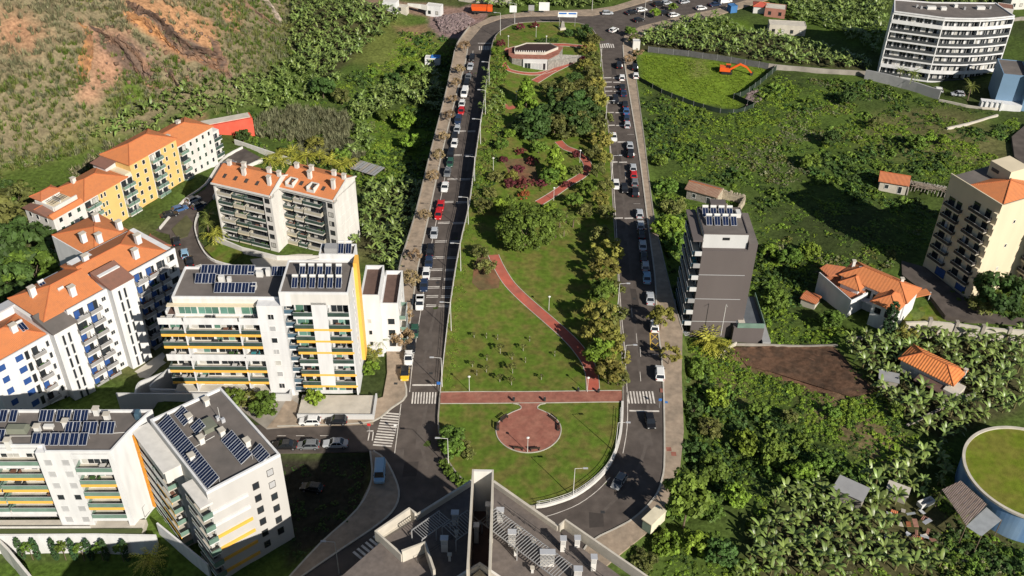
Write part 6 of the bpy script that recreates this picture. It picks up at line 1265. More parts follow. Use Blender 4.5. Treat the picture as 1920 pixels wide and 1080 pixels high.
RZ = [gpoly(p) for p in ([(150,40),(240,60),(250,110),(200,170),(185,190),(150,185),(165,140),(170,90)], [(180,55),(250,70),(300,120),(265,145),(225,130),(185,90)], [(230,0),(320,0),(400,40),(410,90),(430,125),(390,120),(340,80),(240,45)], [(0,20),(60,30),(90,60),(60,95),(0,80)])]
kk = np.zeros(len(hp), bool)
for q in RZ: kk |= in_poly(hp[:,0], hp[:,1], q)
hp = hp[~kk | (rng.random(len(hp)) < .2)]; low = (dist_poly(hp[:,0], hp[:,1], HILL_LINE, False) < 28+10*nz(hp[:,0], hp[:,1], 9, 3.3)); hp1 = hp[~low]; scatter('lower_hillside_grass', 'greener grass and reeds along the foot of the hillside', 'grass', hp[low], [tuft_mesh(86, leafmat('olive_grass', (.15,.165,.05)), 22, 1.2), tuft_mesh(87, LF_SC), tuft_mesh(88, LF_GR)], .6, 1.5)
scatter('hillside_grass', 'dry grey green grass tufts over the steep eroded hillside', 'dry grass', hp1, tf, .7, 1.7)
hb = patchy(hp[::3], 11, 6.2, .15); scatter('hillside_scrub', 'grey green bushes scattered over the steep hillside', 'scrub', hb, s_b+o_b, .5, 1.5, .8)
grassf = fill(gpoly([(1205,100),(1260,105),(1440,130),(1400,170),(1385,205),(1290,190),(1205,150)]), 0, [])
reed = fill(gpoly([(120,330),(180,280),(330,230),(340,250),(180,330)]), .4); scatter('reed_belt', 'pale reeds along the upper edge of the green field by the hillside', 'reeds', reed, tf, .8, 1.6)
rd2_ = fill(gpoly([(560,200),(650,215),(690,290),(660,310),(560,290),(470,250),(490,215)]), .8, BAN); scatter('tall_reeds', 'grey green reed thicket above the palms behind the cream blocks', 'reeds', rd2_, [tuft_mesh(90+s, LF_SC, 26, 2.0) for s in range(2)], .8, 1.4)
# road-side strip plants along the park's west bank
bank = [gp(*p)[:2] for p in [(832,735),(848,560),(865,480),(884,400),(896,310),(908,230),(918,150),(927,100),(950,100),(945,230),(930,310),(915,400),(893,480),(868,560),(850,735)]]
bk = fill(bank, .9, hf=park_h, roads=None); bk = bk[bk[:, 1] > 0]
scatter('bank_grass', 'bright green ground cover on the bank along the left edge of the park', 'ground cover', bk[bk[:, 1] < 215], b_b, .25, .55, .5)
scatter('bank_shrubs', 'mixed shrubs and aloes along the upper left edge of the park', 'shrubs', bk[bk[:, 1] >= 205], g_b+o_b+b_b[:1], .45, 1.15, .9)
aloe = fill([gp(*p)[:2] for p in [(905,150),(940,155),(950,200),(925,240),(900,230)]], .35, hf=park_h, roads=None); scatter('aloe_clumps', 'pale spiky aloe clumps near the upper left edge of the park', 'aloes', thin(aloe, 1.2), bans[:2], .4, .7)
# ------------------------------------------------------------------ individual trees
SIDE_R = [(1140,470,3.6,'yellow'),(1126,440,2.6,'olive'),(1132,505,3.4,'yellow'),(1130,545,3.2,'green'),(1152,540,2.2,'olive'),(1124,585,3.8,'yellow'),(1148,590,3.0,'olive'),(1122,625,3.6,'yellow'),(1146,635,3.2,'yellow'),(1128,662,3.6,'bright'),(1155,670,3.0,'yellow'),(1143,694,3.2,'yellow'),(1160,703,2.4,'olive'),
 (1138,398,2.4,'olive'),(1125,372,2.6,'yellow'),(1136,345,2.6,'olive'),(1120,318,2.8,'olive'),(1134,296,2.6,'yellow'),(1112,285,2.8,'olive'),(1128,262,3.0,'yellow'),(1116,240,3.2,'olive'),(1132,222,2.6,'olive'),(1108,214,3.4,'dark'),(1124,190,2.8,'yellow'),(1106,178,3.0,'olive'),(1118,160,2.8,'yellow'),(1092,160,3.0,'olive'),(1112,138,2.8,'olive'),(1098,122,2.6,'yellow'),(1112,108,2.6,'olive'),(1104,90,2.6,'yellow'),(1112,74,2.4,'olive'),(1096,60,2.6,'dark'),(1078,150,2.8,'dark'),(1060,165,3.0,'olive'),(1040,178,2.6,'dark'),(1086,190,3.4,'dark'),(1070,212,4.0,'dark'),(1040,232,3.6,'olive'),(1090,240,3.4,'dark')]
ORD = ['lowest','second','third','fourth','fifth','sixth','seventh','eighth','ninth','tenth','eleventh','twelfth','thirteenth','fourteenth','fifteenth','sixteenth','seventeenth','eighteenth']; cnt = {}
for (x, y, r, k) in sorted(SIDE_R, key=lambda q: -q[1]):
    n_ = cnt[k] = cnt.get(k, -1)+1; kn = {'yellow':'yellowish','olive':'olive','dark':'dark green','green':'mid green','bright':'bright green'}[k]
    tree(x, y, r*(.9 if y > 430 else .82 if y > 270 else 1.0), k, '', r*1.1 if y > 430 else r*.8, 'trees along the right edge of the park', '%s %stree%s of the belt on the right edge of the park' % (ORD[n_], kn+' ', '' if n_ == 0 else ' from below'))
tree(985,428,7.4,'big','', 5.2, label='very large round dark green tree standing beside the curved red path')
tree(1000,230,4.8,'dark','left of the tree belt in the upper park', 3.6); tree(975,236,2.8,'dark','on the shaded side of the biggest upper park tree', 2.4); tree(987,178,3.3,'cone','below the park pavilion', 3.8); tree(1040,303,3.0,'cone','beside the bend of the upper red path', 4.6); tree(1032,330,2.4,'green','just above the upper red path', 2.6)
for (x, y, r, k, w) in ((1010,275,2.2,'green','between the two dark trees and the bend'),(940,270,2.0,'green','on the upper park lawn'),(955,250,1.6,'bright','on the small upper lawn'),(930,330,1.8,'olive','by the left park edge'),(920,360,1.7,'olive','near the left park edge above the big tree'),(935,385,2.2,'bright','left of the big round tree'),(905,385,2.0,'olive','at the park edge left of the big round tree'),(955,380,1.9,'green','above the big round tree'),(1030,395,2.0,'bright','right of the big round tree'),(1075,375,2.0,'green','right of the upper path'),(1100,350,2.2,'green','between path bend and tree belt'),(1082,318,1.6,'olive','at the path bend'),(1045,405,2.2,'green','behind the palms'),(960,330,1.9,'yellow','between the dark red shrubs'),(1098,395,2.0,'olive','near the belt right of the palms'),
    (1008,252,2.0,'dark','under the large dark tree'),(900,470,2.0,'olive','on the bare brown soil bank'),(912,500,2.0,'olive','on the brown soil above the sloping lawn'),(930,95,1.6,'bright','left of the pavilion'),(928,140,1.8,'green','left below the pavilion'),(1065,62,1.6,'dark','on the top lawn'),(1060,185,2.8,'olive','amid the dense upper canopy below the ramp'),(1045,205,3.0,'dark','left of the dense upper canopy centre'),(1085,222,3.0,'olive','lower middle of the dense upper canopy'),(1062,245,3.0,'olive','at the lower end of the dense upper canopy'),(1030,160,2.2,'olive','right of the conical tree under the ramp path'),(1020,210,2.6,'dark','between the large dark tree and the upper canopy')): tree(x, y, r, k, w, r*.9)
for (x, y, r, k, w) in ((972,318,1.5,'red','left of the upper path'),(955,345,1.6,'red','lowest left of the red shrub group'),(985,342,2.0,'red','right of the lowest red shrub'),(1000,300,1.6,'red','in the middle of the upper park'),(945,300,1.3,'red','by the left red shrub bed'),(983,365,1.6,'orange','above the big round tree'),(1015,345,1.3,'red','beside the conical tree'),(975,283,1.2,'red','topmost of the red shrubs'),(938,80,1.6,'red','beside the top left bend'),(975,50,1.5,'red','on the top kerb bed'),(1003,47,1.4,'red','on the kerb bed below the signs'),(1062,345,1.2,'red','beside the path bend'),(1095,112,1.3,'red','right of the pavilion ramp'),(1080,290,1.3,'red','inside the path bend')): tree(x, y, r, k, w, r*.8)
for (x, y, r, k, w) in ((845,823,2.4,'green','in the left corner of the semicircular lawn'),(868,838,1.7,'olive','in the middle of the corner shrub group on the semicircular lawn'),(850,842,1.9,'green','nearest the kerb in the semicircular lawn corner'),(878,850,1.2,'olive','rightmost in the corner shrub group')): tree(x, y, r, k, w, r*.7)
HEDGE = [(832,870),(842,884),(853,894),(866,905),(880,914),(893,921),(905,927)]
for i, (x, y) in enumerate(HEDGE): tree(x, y, .95, 'green', 'x', .6, 'hedge bushes behind the round kerb', 'low hedge bush behind the lower left kerb of the park', cat='bush')
# pavement trees
for i, (x, y, r, k) in enumerate([(758,635,2.5,'brown'),(752,590,2.3,'brown'),(772,522,2.1,'brown'),(778,478,1.6,'brown'),(798,402,1.5,'brown'),(812,330,1.7,'brown'),(822,290,1.7,'brown'),(832,255,1.7,'brown'),(842,215,1.7,'brown'),(848,185,1.5,'brown'),(856,155,1.7,'brown'),(862,128,1.7,'brown'),(870,85,2.0,'brown')]):
    tree(x, y, r, k, 'x', r*1.3, 'bare trees on the left pavement', 'nearly leafless brown street tree on the pavement of the left road')
tree(1241,594,2.7,'yellow','on the right pavement just above the yellow hatched bay', 3.6); tree(1256,662,2.1,'yellow','on the right pavement just below the yellow hatched bay', 2.9)
for (x, y, r, k, w) in ((1196,98,1.6,'brown','on the right pavement near the white kiosk'),(1180,110,1.7,'brown','leftmost near the white kiosk'),(1190,72,1.8,'olive','at the top right corner junction'),(1182,58,1.9,'green','beside the top junction'),(1228,23,1.8,'bright','on the upper right road island'),(1262,12,1.6,'green','second on the upper right road island')): tree(x, y, r, k, w, r*1.1)
tree(1292,925,3.7,'green','', 8.5, label='tall dark spreading tree shading the lower right bend of the road')
# left and right side trees
for (x, y, r, k, w) in ((40,460,6.5,'dark','at the left edge beside the blue shuttered block'),(15,410,6,'olive','at the far left below the field'),(60,500,5.5,'green','left of the blue shuttered block'),(20,530,5.5,'dark','lowest at the left edge'),(90,450,3.2,'olive','by the driveway of the ochre building'),(30,370,4.5,'olive','at the left edge below the field'),
    (605,165,3.6,'dark','at the foot of the hillside banana terrace'),(640,180,3.2,'olive','right of the hillside banana terrace'),(775,130,3.4,'green','on the slope left of the blue hut'),(735,150,2.6,'dark','left of the slope banana patch'),(758,225,3.2,'bright','near the shaded road wall'),(720,215,2.4,'green','above the bright slope'),(770,265,3.0,'bright','below the pale rocks near the road wall'),
    (590,270,2.6,'yellow','among the palms behind the cream blocks'),(640,290,2.4,'green','right of the palms'),(455,255,2.0,'dark','behind the ochre building'),(497,760,2.6,'green','beside the side street, casting a long shade'),(440,745,2.0,'green','left of the side street tree'),(465,748,1.8,'olive','between the two side street trees'),(700,660,1.9,'yellow','against the orange fin tower'),(695,690,1.6,'bright','at the foot of the orange fin tower'),(590,745,1.7,'bright','before the shop windows'),
    (1875,548,5.4,'dark','in front of the cream tower'),(1838,570,2.6,'olive','small one left in front of the cream tower'),(1250,350,2.6,'green','right of the pavement'),(1255,425,3.4,'bright','left of the dark tower'),(1268,455,3.0,'green','close to the dark tower balconies'),(1262,385,2.8,'olive','above the dark tower'),(1240,300,2.0,'green','beside the right pavement'),(1560,260,2.6,'dark','alone on the right slope'),(1590,185,2.4,'dark','topmost on the right slope'),(1640,230,2.2,'olive','on the right slope below the grey wall'),(1520,300,2.4,'green','in the middle right slope'),(1720,265,2.6,'green','left of twin upright trees'),(1745,258,1.7,'bright','left twin of the upright trees'),(1770,262,1.7,'bright','right twin of the upright trees'),
    (1480,480,2.6,'green','right of the dark tower pool'),(1520,470,2.2,'bright','beyond the pool terrace'),(1440,470,2.2,'bright','behind the dark tower'),(1460,560,2.6,'green','beside the glass terrace'),(1560,600,2.4,'green','left below the villa shed'),(1700,45,0.1,'green','x')):
    if w != 'x': tree(x, y, r, k, w, r*.9)
cnt = {}
for (x, y, r, k) in sorted([(1310,690,3.2,'green'),(1345,745,3.0,'bright'),(1300,770,2.6,'dark'),(1330,800,3.0,'olive'),(1300,850,3.0,'dark'),(1340,880,3.4,'green'),(1290,920,2.8,'dark'),(1330,950,3.2,'green'),(1270,960,2.6,'green'),(1380,930,3.0,'bright'),(1400,830,3.2,'bright'),(1450,850,3.4,'green'),(1500,890,3.4,'bright'),(1420,770,2.4,'green'),(1250,1020,2.8,'bright'),(1210,1050,2.4,'olive'),(1300,1020,3.0,'bright'),(1350,1040,3.2,'dark'),(1540,870,2.6,'green'),(1480,780,2.2,'olive'),(1560,770,2.0,'green'),(1360,660,1.8,'olive'),(1680,768,2.0,'green'),(1640,700,1.6,'olive')], key=lambda q: -q[1]):
    n_ = cnt[k] = cnt.get(k, -1)+1
    tree(x, y, r*.78, k, 'x', r*.5, 'bushy trees on the lower right slope', '%s %s bushy tree%s on the overgrown lower right slope' % (ORD[n_], {'dark':'dark','green':'mid green','bright':'bright green','olive':'olive'}[k], '' if n_ == 0 else ' from below'))
t = tree(1668,575,1.1,'cypress','in front of the white villa', 3.6, squash=1.0); t.location = (*G(1664,622,-.6), -.6); tree(1700,628,2.2,'yellow','at the wall below the villa', 2.0)
for k, x in enumerate((40,70,104,140,170,200,238)): t = tree(x, 1030-(k % 2), .42, 'cypress', 'x', 2.2, 'cypresses along the garden wall', 'slim small cypress against the white garden wall'); q_ = [c for c in t.children if c.name.startswith('crown')][0]; q_.scale = (.5,.5,.85); q_.location.z = 2.7
for k, x in enumerate((52,115,150,186,225)): tree(x, 1026, .95, 'green', 'x', 3.3, 'round lollipop trees along the garden wall', 'small round crowned tree against the white garden wall')
for k, (x, y) in enumerate(((1432,800-320),)): pass
# saplings with white guards on the sloping lawn
sapc = crown('olive', 0); sapt = MB().tube((0,0,0),(0,0,1.4),.035,.03,5).mesh('trunk', CONCL); sapg = MB().tube((0,0,.02),(0,0,.5),.08,.08,6).mesh('tree_guard', mat('pale_tree_guard', (.30,.29,.22)))
for i, (x, y, s) in enumerate([(938,663,1.3),(981,658,.9),(960,674,.9),(913,676,.8),(886,688,.8),(912,698,.9),(894,704,.6),(961,700,1.3),(937,716,1.0),(959,722,1.1),(985,680,.5),(889,633,.7),(933,637,.5),(1015,712,.7),(993,640,.5),(912,634,.5),(1040,668,.5)]):
    a = gp(x, y); t = thing('sapling', 'small staked sapling on the sloping lawn above the red cross path', 'sapling', a, random.uniform(0, 6), 'young saplings on the lawn')
    link('trunk', sapt, t); link('tree_guard', sapg, t); c_ = link('crown', sapc, t, (0, 0, 1.25*s+.2)); c_.scale = (.62*s, .62*s, .5*s)
# palms
pal = [palm_mesh(s) for s in range(3)]; pal2 = [palm_mesh(10+s, 30, 3.2, leafmat('yellow_palm_fronds', (.30,.30,.04), .12, .15, .5, .3), .42) for s in range(2)]
def palm(px, py, h, s, label, group=None, big=False):
    x, y, z = gp(px, py, h); t = thing('palm_tree', label, 'palm', (x, y, z), random.uniform(0, 6.28), group)
    link('trunk', cached(('pt', round(h, 1)), lambda: MB().tube((0,0,-.4),(.1,0,h),.2,.14,8).mesh('trunk', BARK)), t); c = link('fronds', random.choice(pal2 if big else pal), t, (.1, 0, h)); c.scale = (s, s, s)
for (x, y, h, s) in ((1062,400,2.6,.8),(1075,410,2.4,.75),(1050,412,2.2,.8),(1042,432,2.0,.85),(1058,428,2.2,.7),(1035,418,2.0,.7)): palm(x, y, h, s, 'small pale green palm on the lawn right of the big round tree', 'small palms right of the big round tree')
for (x, y, h, s) in ((520,290,2.6,1.1),(545,285,3.0,1.15),(575,292,3.0,1.1),(598,290,2.6,1.0),(620,300,2.6,1.1),(640,308,2.2,1.0),(505,300,2.2,.9),(555,300,2.2,1.0),(655,302,2.4,.9),(530,300,2.0,.9)): palm(x, y, h, s, 'bright yellow green palm in the row behind the cream twin blocks', 'palms behind the cream blocks', True)
palm(392,402,3.2,1.05,'palm nearest the parking road in front of the cream twin blocks'); palm(400,440,2.6,1.15,'lower palm on the planted corner in front of the cream twin blocks',big=True); palm(388,420,2.4,.9,'middle one of three palms before the cream twin blocks')
def at_wall(t, px): t.location = (G(px, 1045, -3)[0], 105.0, -4.7)
for o in list(bpy.data.objects):
    if o.parent is None and o.get('group') in ('cypresses along the garden wall', 'round lollipop trees along the garden wall'): o.location.y = 104.9; o.location.z = -4.75
palm(282,1050,3.2,1.1,'shaded palm in front of the garden wall at the bottom left',big=True); palm(1330,640,1.6,1.5,'large spiky palm at the foot of the dark tower',big=True); palm(1345,650,1.2,1.2,'low spiky palm right of the one at the dark tower foot',big=True)
palm(1690,132,4.5,1.0,'left one of the two palms before the white hotel'); palm(1712,138,4.8,1.1,'right one of the two palms before the white hotel'); palm(1822,162,4.5,1.1,'palm before the right end of the white hotel'); palm(712,640,3.4,.8,'slim palm beside the orange fin tower'); palm(700,668,2.4,.8,'low palm at the foot of the orange fin tower')

def ledge(root, pxs, z, rise, m, lean=.5, name='rock_ledge'):
    pts = catmull([gp(p[0], p[1])[:2] for p in pxs], 7); v = []; f = []; rr = random.Random(int(z*7+len(pxs))); N = len(pts)
    for i, (x, y) in enumerate(pts):
        g0 = H0(np.array([x, x+1.5, x]), np.array([y, y, y+1.5])); gx, gy = g0[1]-g0[0], g0[2]-g0[0]; n_ = math.hypot(gx, gy)+1e-6; dx, dy = -gx/n_, -gy/n_; h = float(g0[0]); w = math.sin(math.pi*min(1, max(0, i/(N-1))))**.5*rise*rr.uniform(.75,1.25)
        for (o, hh) in ((-2.6,.1),(-.5,w),(.35,w*.82),(.1+lean*.3,w*.5),(.75,w*.35),(.4,.05*w),(1.6,-.9)):
            j = .22*rise; q = float(H0(np.array([x+dx*o]), np.array([y+dy*o]))[0]) if o in (-2.6, 1.6) else h
            v.append((x+dx*o+rr.uniform(-j,j), y+dy*o+rr.uniform(-j,j), q+hh+rr.uniform(-j,j)*.5))
    for i in range(N-1):
        for k in range(6): a = 7*i+k; f.append((a, a+1, a+8, a+7))
    o = MB().hull(v, f).build(name, m, root)
    return o
ra = thing('rock_outcrop', 'eroded orange and brown rock ledges, some darkened as overhang shade, on the steep hillside at the top left', 'rock outcrop')
RK1 = mat('shade_dark_brown_rock', (.085,.058,.045), .95, .35, .8, bump=.8, bscale=3, var2=(.15,.09,.06)); RK2 = mat('ochre_rock', (.40,.20,.085), .95, .3, .8, bump=.8, bscale=3, var2=(.25,.13,.07)); RK3 = mat('brown_rock', (.23,.135,.085), .95, .35, .9, bump=.8, bscale=3, var2=(.13,.09,.07))  # dark brown strata colour also stands in for shade under the overhangs
ledge(ra, [(238,12),(262,24),(292,38),(318,62),(338,84),(362,98),(395,104),(420,112)], 27, 2.6, RK1); ledge(ra, [(236,34),(262,42),(286,56),(306,74),(326,92),(350,104)], 24, 1.7, RK2); ledge(ra, [(300,62),(322,86),(348,104),(380,116),(408,128),(426,142)], 23, 2.2, RK3); ledge(ra, [(345,98),(372,112),(398,122),(424,140)], 22, 1.2, RK2)
ledge(ra, [(180,58),(205,76),(232,100),(252,128),(268,150)], 22, 2.0, RK1); ledge(ra, [(206,70),(236,88),(262,114),(284,142)], 22, 1.8, RK3); ledge(ra, [(405,80),(414,100),(422,124),(430,146)], 20, 2.6, RK3); ledge(ra, [(318,140),(328,154),(336,168)], 18, 1.8, RK1); ledge(ra, [(455,0),(470,18),(492,34),(520,50)], 20, 1.6, RK3); ledge(ra, [(500,2),(512,20),(530,44)], 18, 1.8, mat('pale_rock', (.38,.31,.25), .95, .3, 1, bump=.8)); ledge(ra, [(160,48),(172,80),(166,118),(150,150)], 22, .9, RK2)
rs = fill(gpoly([(175,50),(240,20),(400,60),(430,140),(330,170),(260,170),(190,110)]), .25, roads=None)
scatter('hillside_stones', 'loose brown stones lying below the rock ledges on the hillside', 'stones', rs, [np_mesh('stone', [tuple(np.array(c)*.3+rng.uniform(-.1,.1,3)) for c in ((-1,-1,-1),(1,-1,-1),(1,1,-1),(-1,1,-1),(-1,-1,1),(1,-1,1),(1,1,1),(-1,1,1))], [(3,2,1,0),(4,5,6,7),(0,1,5,4),(1,2,6,5),(2,3,7,6),(3,0,4,7)], np.ones(6), RK3)], .5, 1.8)
O2 = lambda i, end: ('the one nearest %s' % end) if i == 0 else ORD[i]+' one from %s' % end
def rel(group, key, pre, end, post):
    for i, o in enumerate(sorted([o for o in bpy.data.objects if o.parent is None and o.get('group') == group], key=key)): o['label'] = '%s, %s%s' % (pre, O2(i, end), post)
rel('palms behind the cream blocks', lambda o: o.location.x, 'yellow green palm behind the cream blocks', 'the left', '')
rel('bare trees on the left pavement', lambda o: o.location.y, 'nearly leafless brown tree on the left pavement', 'the lower crossing', '')
rel('cypresses along the garden wall', lambda o: o.location.x, 'slim cypress against the white garden wall', 'the left', '')
rel('round lollipop trees along the garden wall', lambda o: o.location.x, 'small round tree against the white garden wall', 'the left', '')
rel('hedge bushes behind the round kerb', lambda o: -o.location.y, 'low hedge bush behind the lower left park kerb', 'the corner shrubs', '')
rel('young saplings on the lawn', lambda o: o.location.x, 'small staked sapling on the sloping lawn', 'the left road', '')
rel('small palms right of the big round tree', lambda o: o.location.x, 'small pale palm right of the big round tree', 'the big tree', '')
# ------------------------------------------------------------------ vehicles
def loft(b, secs, n=8):
    """secs: (y, half width, z0, z1, corner)"""
    base = len(b.v)
    for (y, w, z0, z1, c) in secs: b.v += [(-w+c, y, z0), (w-c, y, z0), (w, y, z0+c), (w, y, z1-c), (w-c, y, z1), (-w+c, y, z1), (-w, y, z1-c), (-w, y, z0+c)]
    for i in range(len(secs)-1):
        for k in range(8): a = base+8*i+k; d = base+8*i+(k+1) % 8; b.f.append((a, a+8, d+8, d) if secs[i+1][0] < secs[i][0] else (a, d, d+8, a+8))
    f0 = tuple(base+k for k in range(8)); f1 = tuple(base+8*(len(secs)-1)+k for k in range(8))
    if secs[1][0] > secs[0][0]: b.f += [tuple(reversed(f0)), f1]
    else: b.f += [f0, tuple(reversed(f1))]
PAINTS = dict(white=(.74,.74,.72), silver=(.42,.44,.46), grey=(.16,.17,.18), black=(.014,.014,.016), navy=(.02,.035,.075), blue=(.05,.12,.27), red=(.50,.018,.02), yellow=(.80,.48,.03), green=(.03,.09,.06), lightblue=(.25,.42,.58), orange=(.75,.15,.03))
def paint(c): return mat('car_paint_'+c, PAINTS[c], .22, .03, .5, spec=.6)
CARGL = mat('car_glass', (.015,.018,.022), .06, .1, 1, spec=.8); TYRE = mat('tyre_rubber', (.02,.02,.02), .85, .1, 3); RIMM = mat('wheel_rim', (.35,.35,.36), .35, .1, 3, metal=.5); HEADL = mat('headlight_lens', (.62,.62,.60), .15, .05, 3); TAILL = mat('tail_light_lens', (.35,.015,.015), .2, .05, 3)
def car_meshes(kind):
    def mk():
        D = {}
        L, W, Hh = dict(hatch=(3.95,1.70,1.47), sedan=(4.5,1.76,1.42), suv=(4.4,1.82,1.65), van=(4.9,1.9,1.95), pickup=(4.9,1.78,1.65))[kind]
        h = L/2; w = W/2; bt = .92 if kind in ('hatch','sedan') else 1.02
        b = MB()
        if kind == 'van': secs = [(h,w*.82,.35,.75,.12),(h-.15,w*.95,.25,.95,.14),(h-.75,w,.22,1.12,.12),(h-1.1,w,.22,bt+.15,.1),(-h+.1,w,.22,bt+.15,.1),(-h,w*.93,.35,bt+.1,.1)]
        else: secs = [(h,w*.78,.38,.66,.10),(h-.12,w*.93,.27,.74,.12),(h-.95,w,.22,bt-.04,.12),(0,w,.22,bt,.10),(-h+.7,w,.22,bt,.12),(-h+.1,w*.94,.28,bt-.06,.14),(-h,w*.84,.38,bt-.16,.12)]
        loft(b, secs)
        if kind == 'pickup':
            b.box(-w+.02,w-.02,-h+.05,-.35,bt-.02,bt+.0)
        D['body'] = b
        f0, f1, r1, r0 = dict(hatch=(h-.95,h-1.65,-h+.55,-h+.12), sedan=(h-1.2,h-1.85,-h+1.35,-h+.75), suv=(h-1.0,h-1.6,-h+.45,-h+.12), van=(h-.6,h-1.25,-h+.2,-h+.08), pickup=(h-1.0,h-1.6,.0,-.3))[kind]
        g = MB(); wi = w*.80
        g.hull([(-w*.93,f0,bt-.03),(w*.93,f0,bt-.03),(w*.93,r0,bt-.03),(-w*.93,r0,bt-.03),(-wi,f1,Hh-.05),(wi,f1,Hh-.05),(wi,r1,Hh-.05),(-wi,r1,Hh-.05)], [(0,1,5,4),(2,3,7,6),(1,2,6,5),(3,0,4,7),(4,5,6,7)][::1]); D['windows'] = g
        rf = MB(); y0, y1 = (r1-.02, f1+.04); rf.hull([(-wi-.01,y0,Hh-.06),(wi+.01,y0,Hh-.06),(wi+.01,y1,Hh-.06),(-wi-.01,y1,Hh-.06),(-wi+.1,y0+.1,Hh+.02),(wi-.1,y0+.1,Hh+.02),(wi-.1,y1-.12,Hh+.02),(-wi+.1,y1-.12,Hh+.02)], [(3,2,1,0),(4,5,6,7),(0,1,5,4),(1,2,6,5),(2,3,7,6),(3,0,4,7)])
        for s in (-1, 1):
            ps = (w*.935*s, wi*1.005*s); rf.beam((ps[0],f0,bt-.02),(ps[1],f1,Hh-.04),.07,.05); rf.beam((ps[0],r0,bt-.02),(ps[1],r1,Hh-.04),.13,.05); my = (f1+r1)/2-.1; rf.beam((ps[0],my,bt-.02),(ps[1],my,Hh-.04),.05,.09)
        if kind == 'van': rf.hull([(sx*x,y,z) for sx in (-1,1) for x,y,z in ((w*.925,r0+.0,bt),(w*.925,h-2.2,bt),(wi+.02,h-2.3,Hh-.05),(wi+.02,r1,Hh-.05))], [(0,1,2,3),(7,6,5,4)])
        D['roof'] = rf
        D['wheel'] = MB().tube((-.11,0,0),(.11,0,0),.31,.31,12); D['rim'] = MB().tube((-.115,0,0),(.115,0,0),.18,.18,10)
        D['headlight'] = MB().box(-.17,.17,-.1,.06,-.08,.07); D['tail'] = MB().box(-.13,.13,-.04,.06,-.1,.14); D['mirror'] = MB().box(-.1,.1,-.07,.07,-.05,.09)
        M = dict(body=None, windows=CARGL, roof=None, wheel=TYRE, rim=RIMM, headlight=HEADL, tail=TAILL, mirror=TYRE)
        out = {k: v.mesh(k, M[k]) for k, v in D.items()}; out['dim'] = (L, W, Hh); return out
    return cached(('car', kind), mk)
def painted(me, c, key):
    def mk(): m = me.copy(); m.materials.clear(); m.materials.append(paint(c)); return m
    return cached(('pm', key, c), mk)
def car(px, py, head, kind, c, label, name='parked_car', group=None, z=None, roofc=None, cat=None):
    M = car_meshes(kind); L, W, Hh = M['dim']; a = gp(px, py, .6); z0 = a[2] if z is None else z
    if in_poly(np.array([a[0]]), np.array([a[1]]), ROAD)[0] and z is None: z0 = .0
    t = thing(name, label, cat or ('van' if kind == 'van' else 'pickup truck' if kind == 'pickup' else 'car'), (a[0], a[1], z0), R_(head), group)
    link('body', painted(M['body'], c, kind), t); link('windows', M['windows'], t); link('roof', painted(M['roof'], roofc or c, kind+'r'), t)
    h, w = L/2, W/2
    for sx in (-1, 1):
        for y in (h-.78, -h+.72): wh = link('wheel', M['wheel'], t, (sx*(w-.10), y, .31)); link('rim', M['rim'], wh)
        link('headlight', M['headlight'], t, (sx*(w*.66), h-.06, .62)); link('tail_light', M['tail'], t, (sx*(w*.76), -h+.02, .74 if kind != 'van' else .95)); link('mirror', M['mirror'], t, (sx*(w+.07), h-1.35, .98))
    return t
GL = 'cars parked along the left road'; GR = 'cars parked along the right road'
LC = [(759,700,'hatch','yellow','small yellow car with a black roof parked nearest the left crossing','black'),(766,671,'hatch','white','white hatchback parked just beyond the yellow car',None),(771,650,'hatch','black','black hatchback partly under the lowest bare pavement tree',None),(777,621,'hatch','green','dark green hatchback parked level with the sapling lawn',None),(787,567,'pickup','white','white pickup truck with open bed among the double rumble bars',None),(795,534,'sedan','navy','dark blue saloon just beyond the white pickup',None),(799,513,'hatch','white','white hatchback between two dark blue cars beside the rumble bars',None),(804,491,'sedan','navy','dark blue saloon directly beyond the white hatchback by the rumble bars',None),(807,471,'suv','black','black off-roader level with the top of the rumble bar series',None),(814,437,'hatch','silver','silver grey hatchback standing alone below the two red cars',None),(822,402,'hatch','red','dark red small car, nearer one of the red pair',None),(826,385,'sedan','red','bright red saloon, farther one of the red pair',None),
 (834,350,'sedan','white','white saloon standing alone just beyond the red pair',None),(839,323,'hatch','grey','dark grey hatchback under the sixth bare tree',None),(844,305,'hatch','green','green tinted dark hatchback half hidden by a bare tree',None),(845,288,'suv','black','black car, third beyond the lone white saloon',None),(852,269,'hatch','white','white hatchback, nearer of two pale cars with a dark one between',None),(852,256,'hatch','black','black hatchback between two pale cars',None),(857,243,'hatch','silver','silver hatchback, farther of two pale cars with a dark one between',None),(859,225,'suv','navy','navy off-roader just nearer than the small red hatchback',None),(865,208,'hatch','red','small red hatchback parked behind the white hatchback and the white van',None),(866,195,'hatch','white','white hatchback between the red hatchback and the white van',None),(871,174,'van','white','white delivery van parked on the upper left road',None),(875,155,'hatch','black','black hatchback just beyond the white delivery van',None),(878,144,'sedan','grey','grey saloon, second beyond the white delivery van',None),(882,124,'sedan','silver','silver saloon nearest but one to the upper left crossing',None),(885,108,'hatch','black','black hatchback parked last before the upper left crossing',None)]
for (x, y, k, c, lb, rc) in LC:
    hd = -float(np.interp(y, (100,300,500,700), (5,3,-1.5,-3))) ; car(x, y, hd+180, k, c, lb, group=GL, roofc=rc)
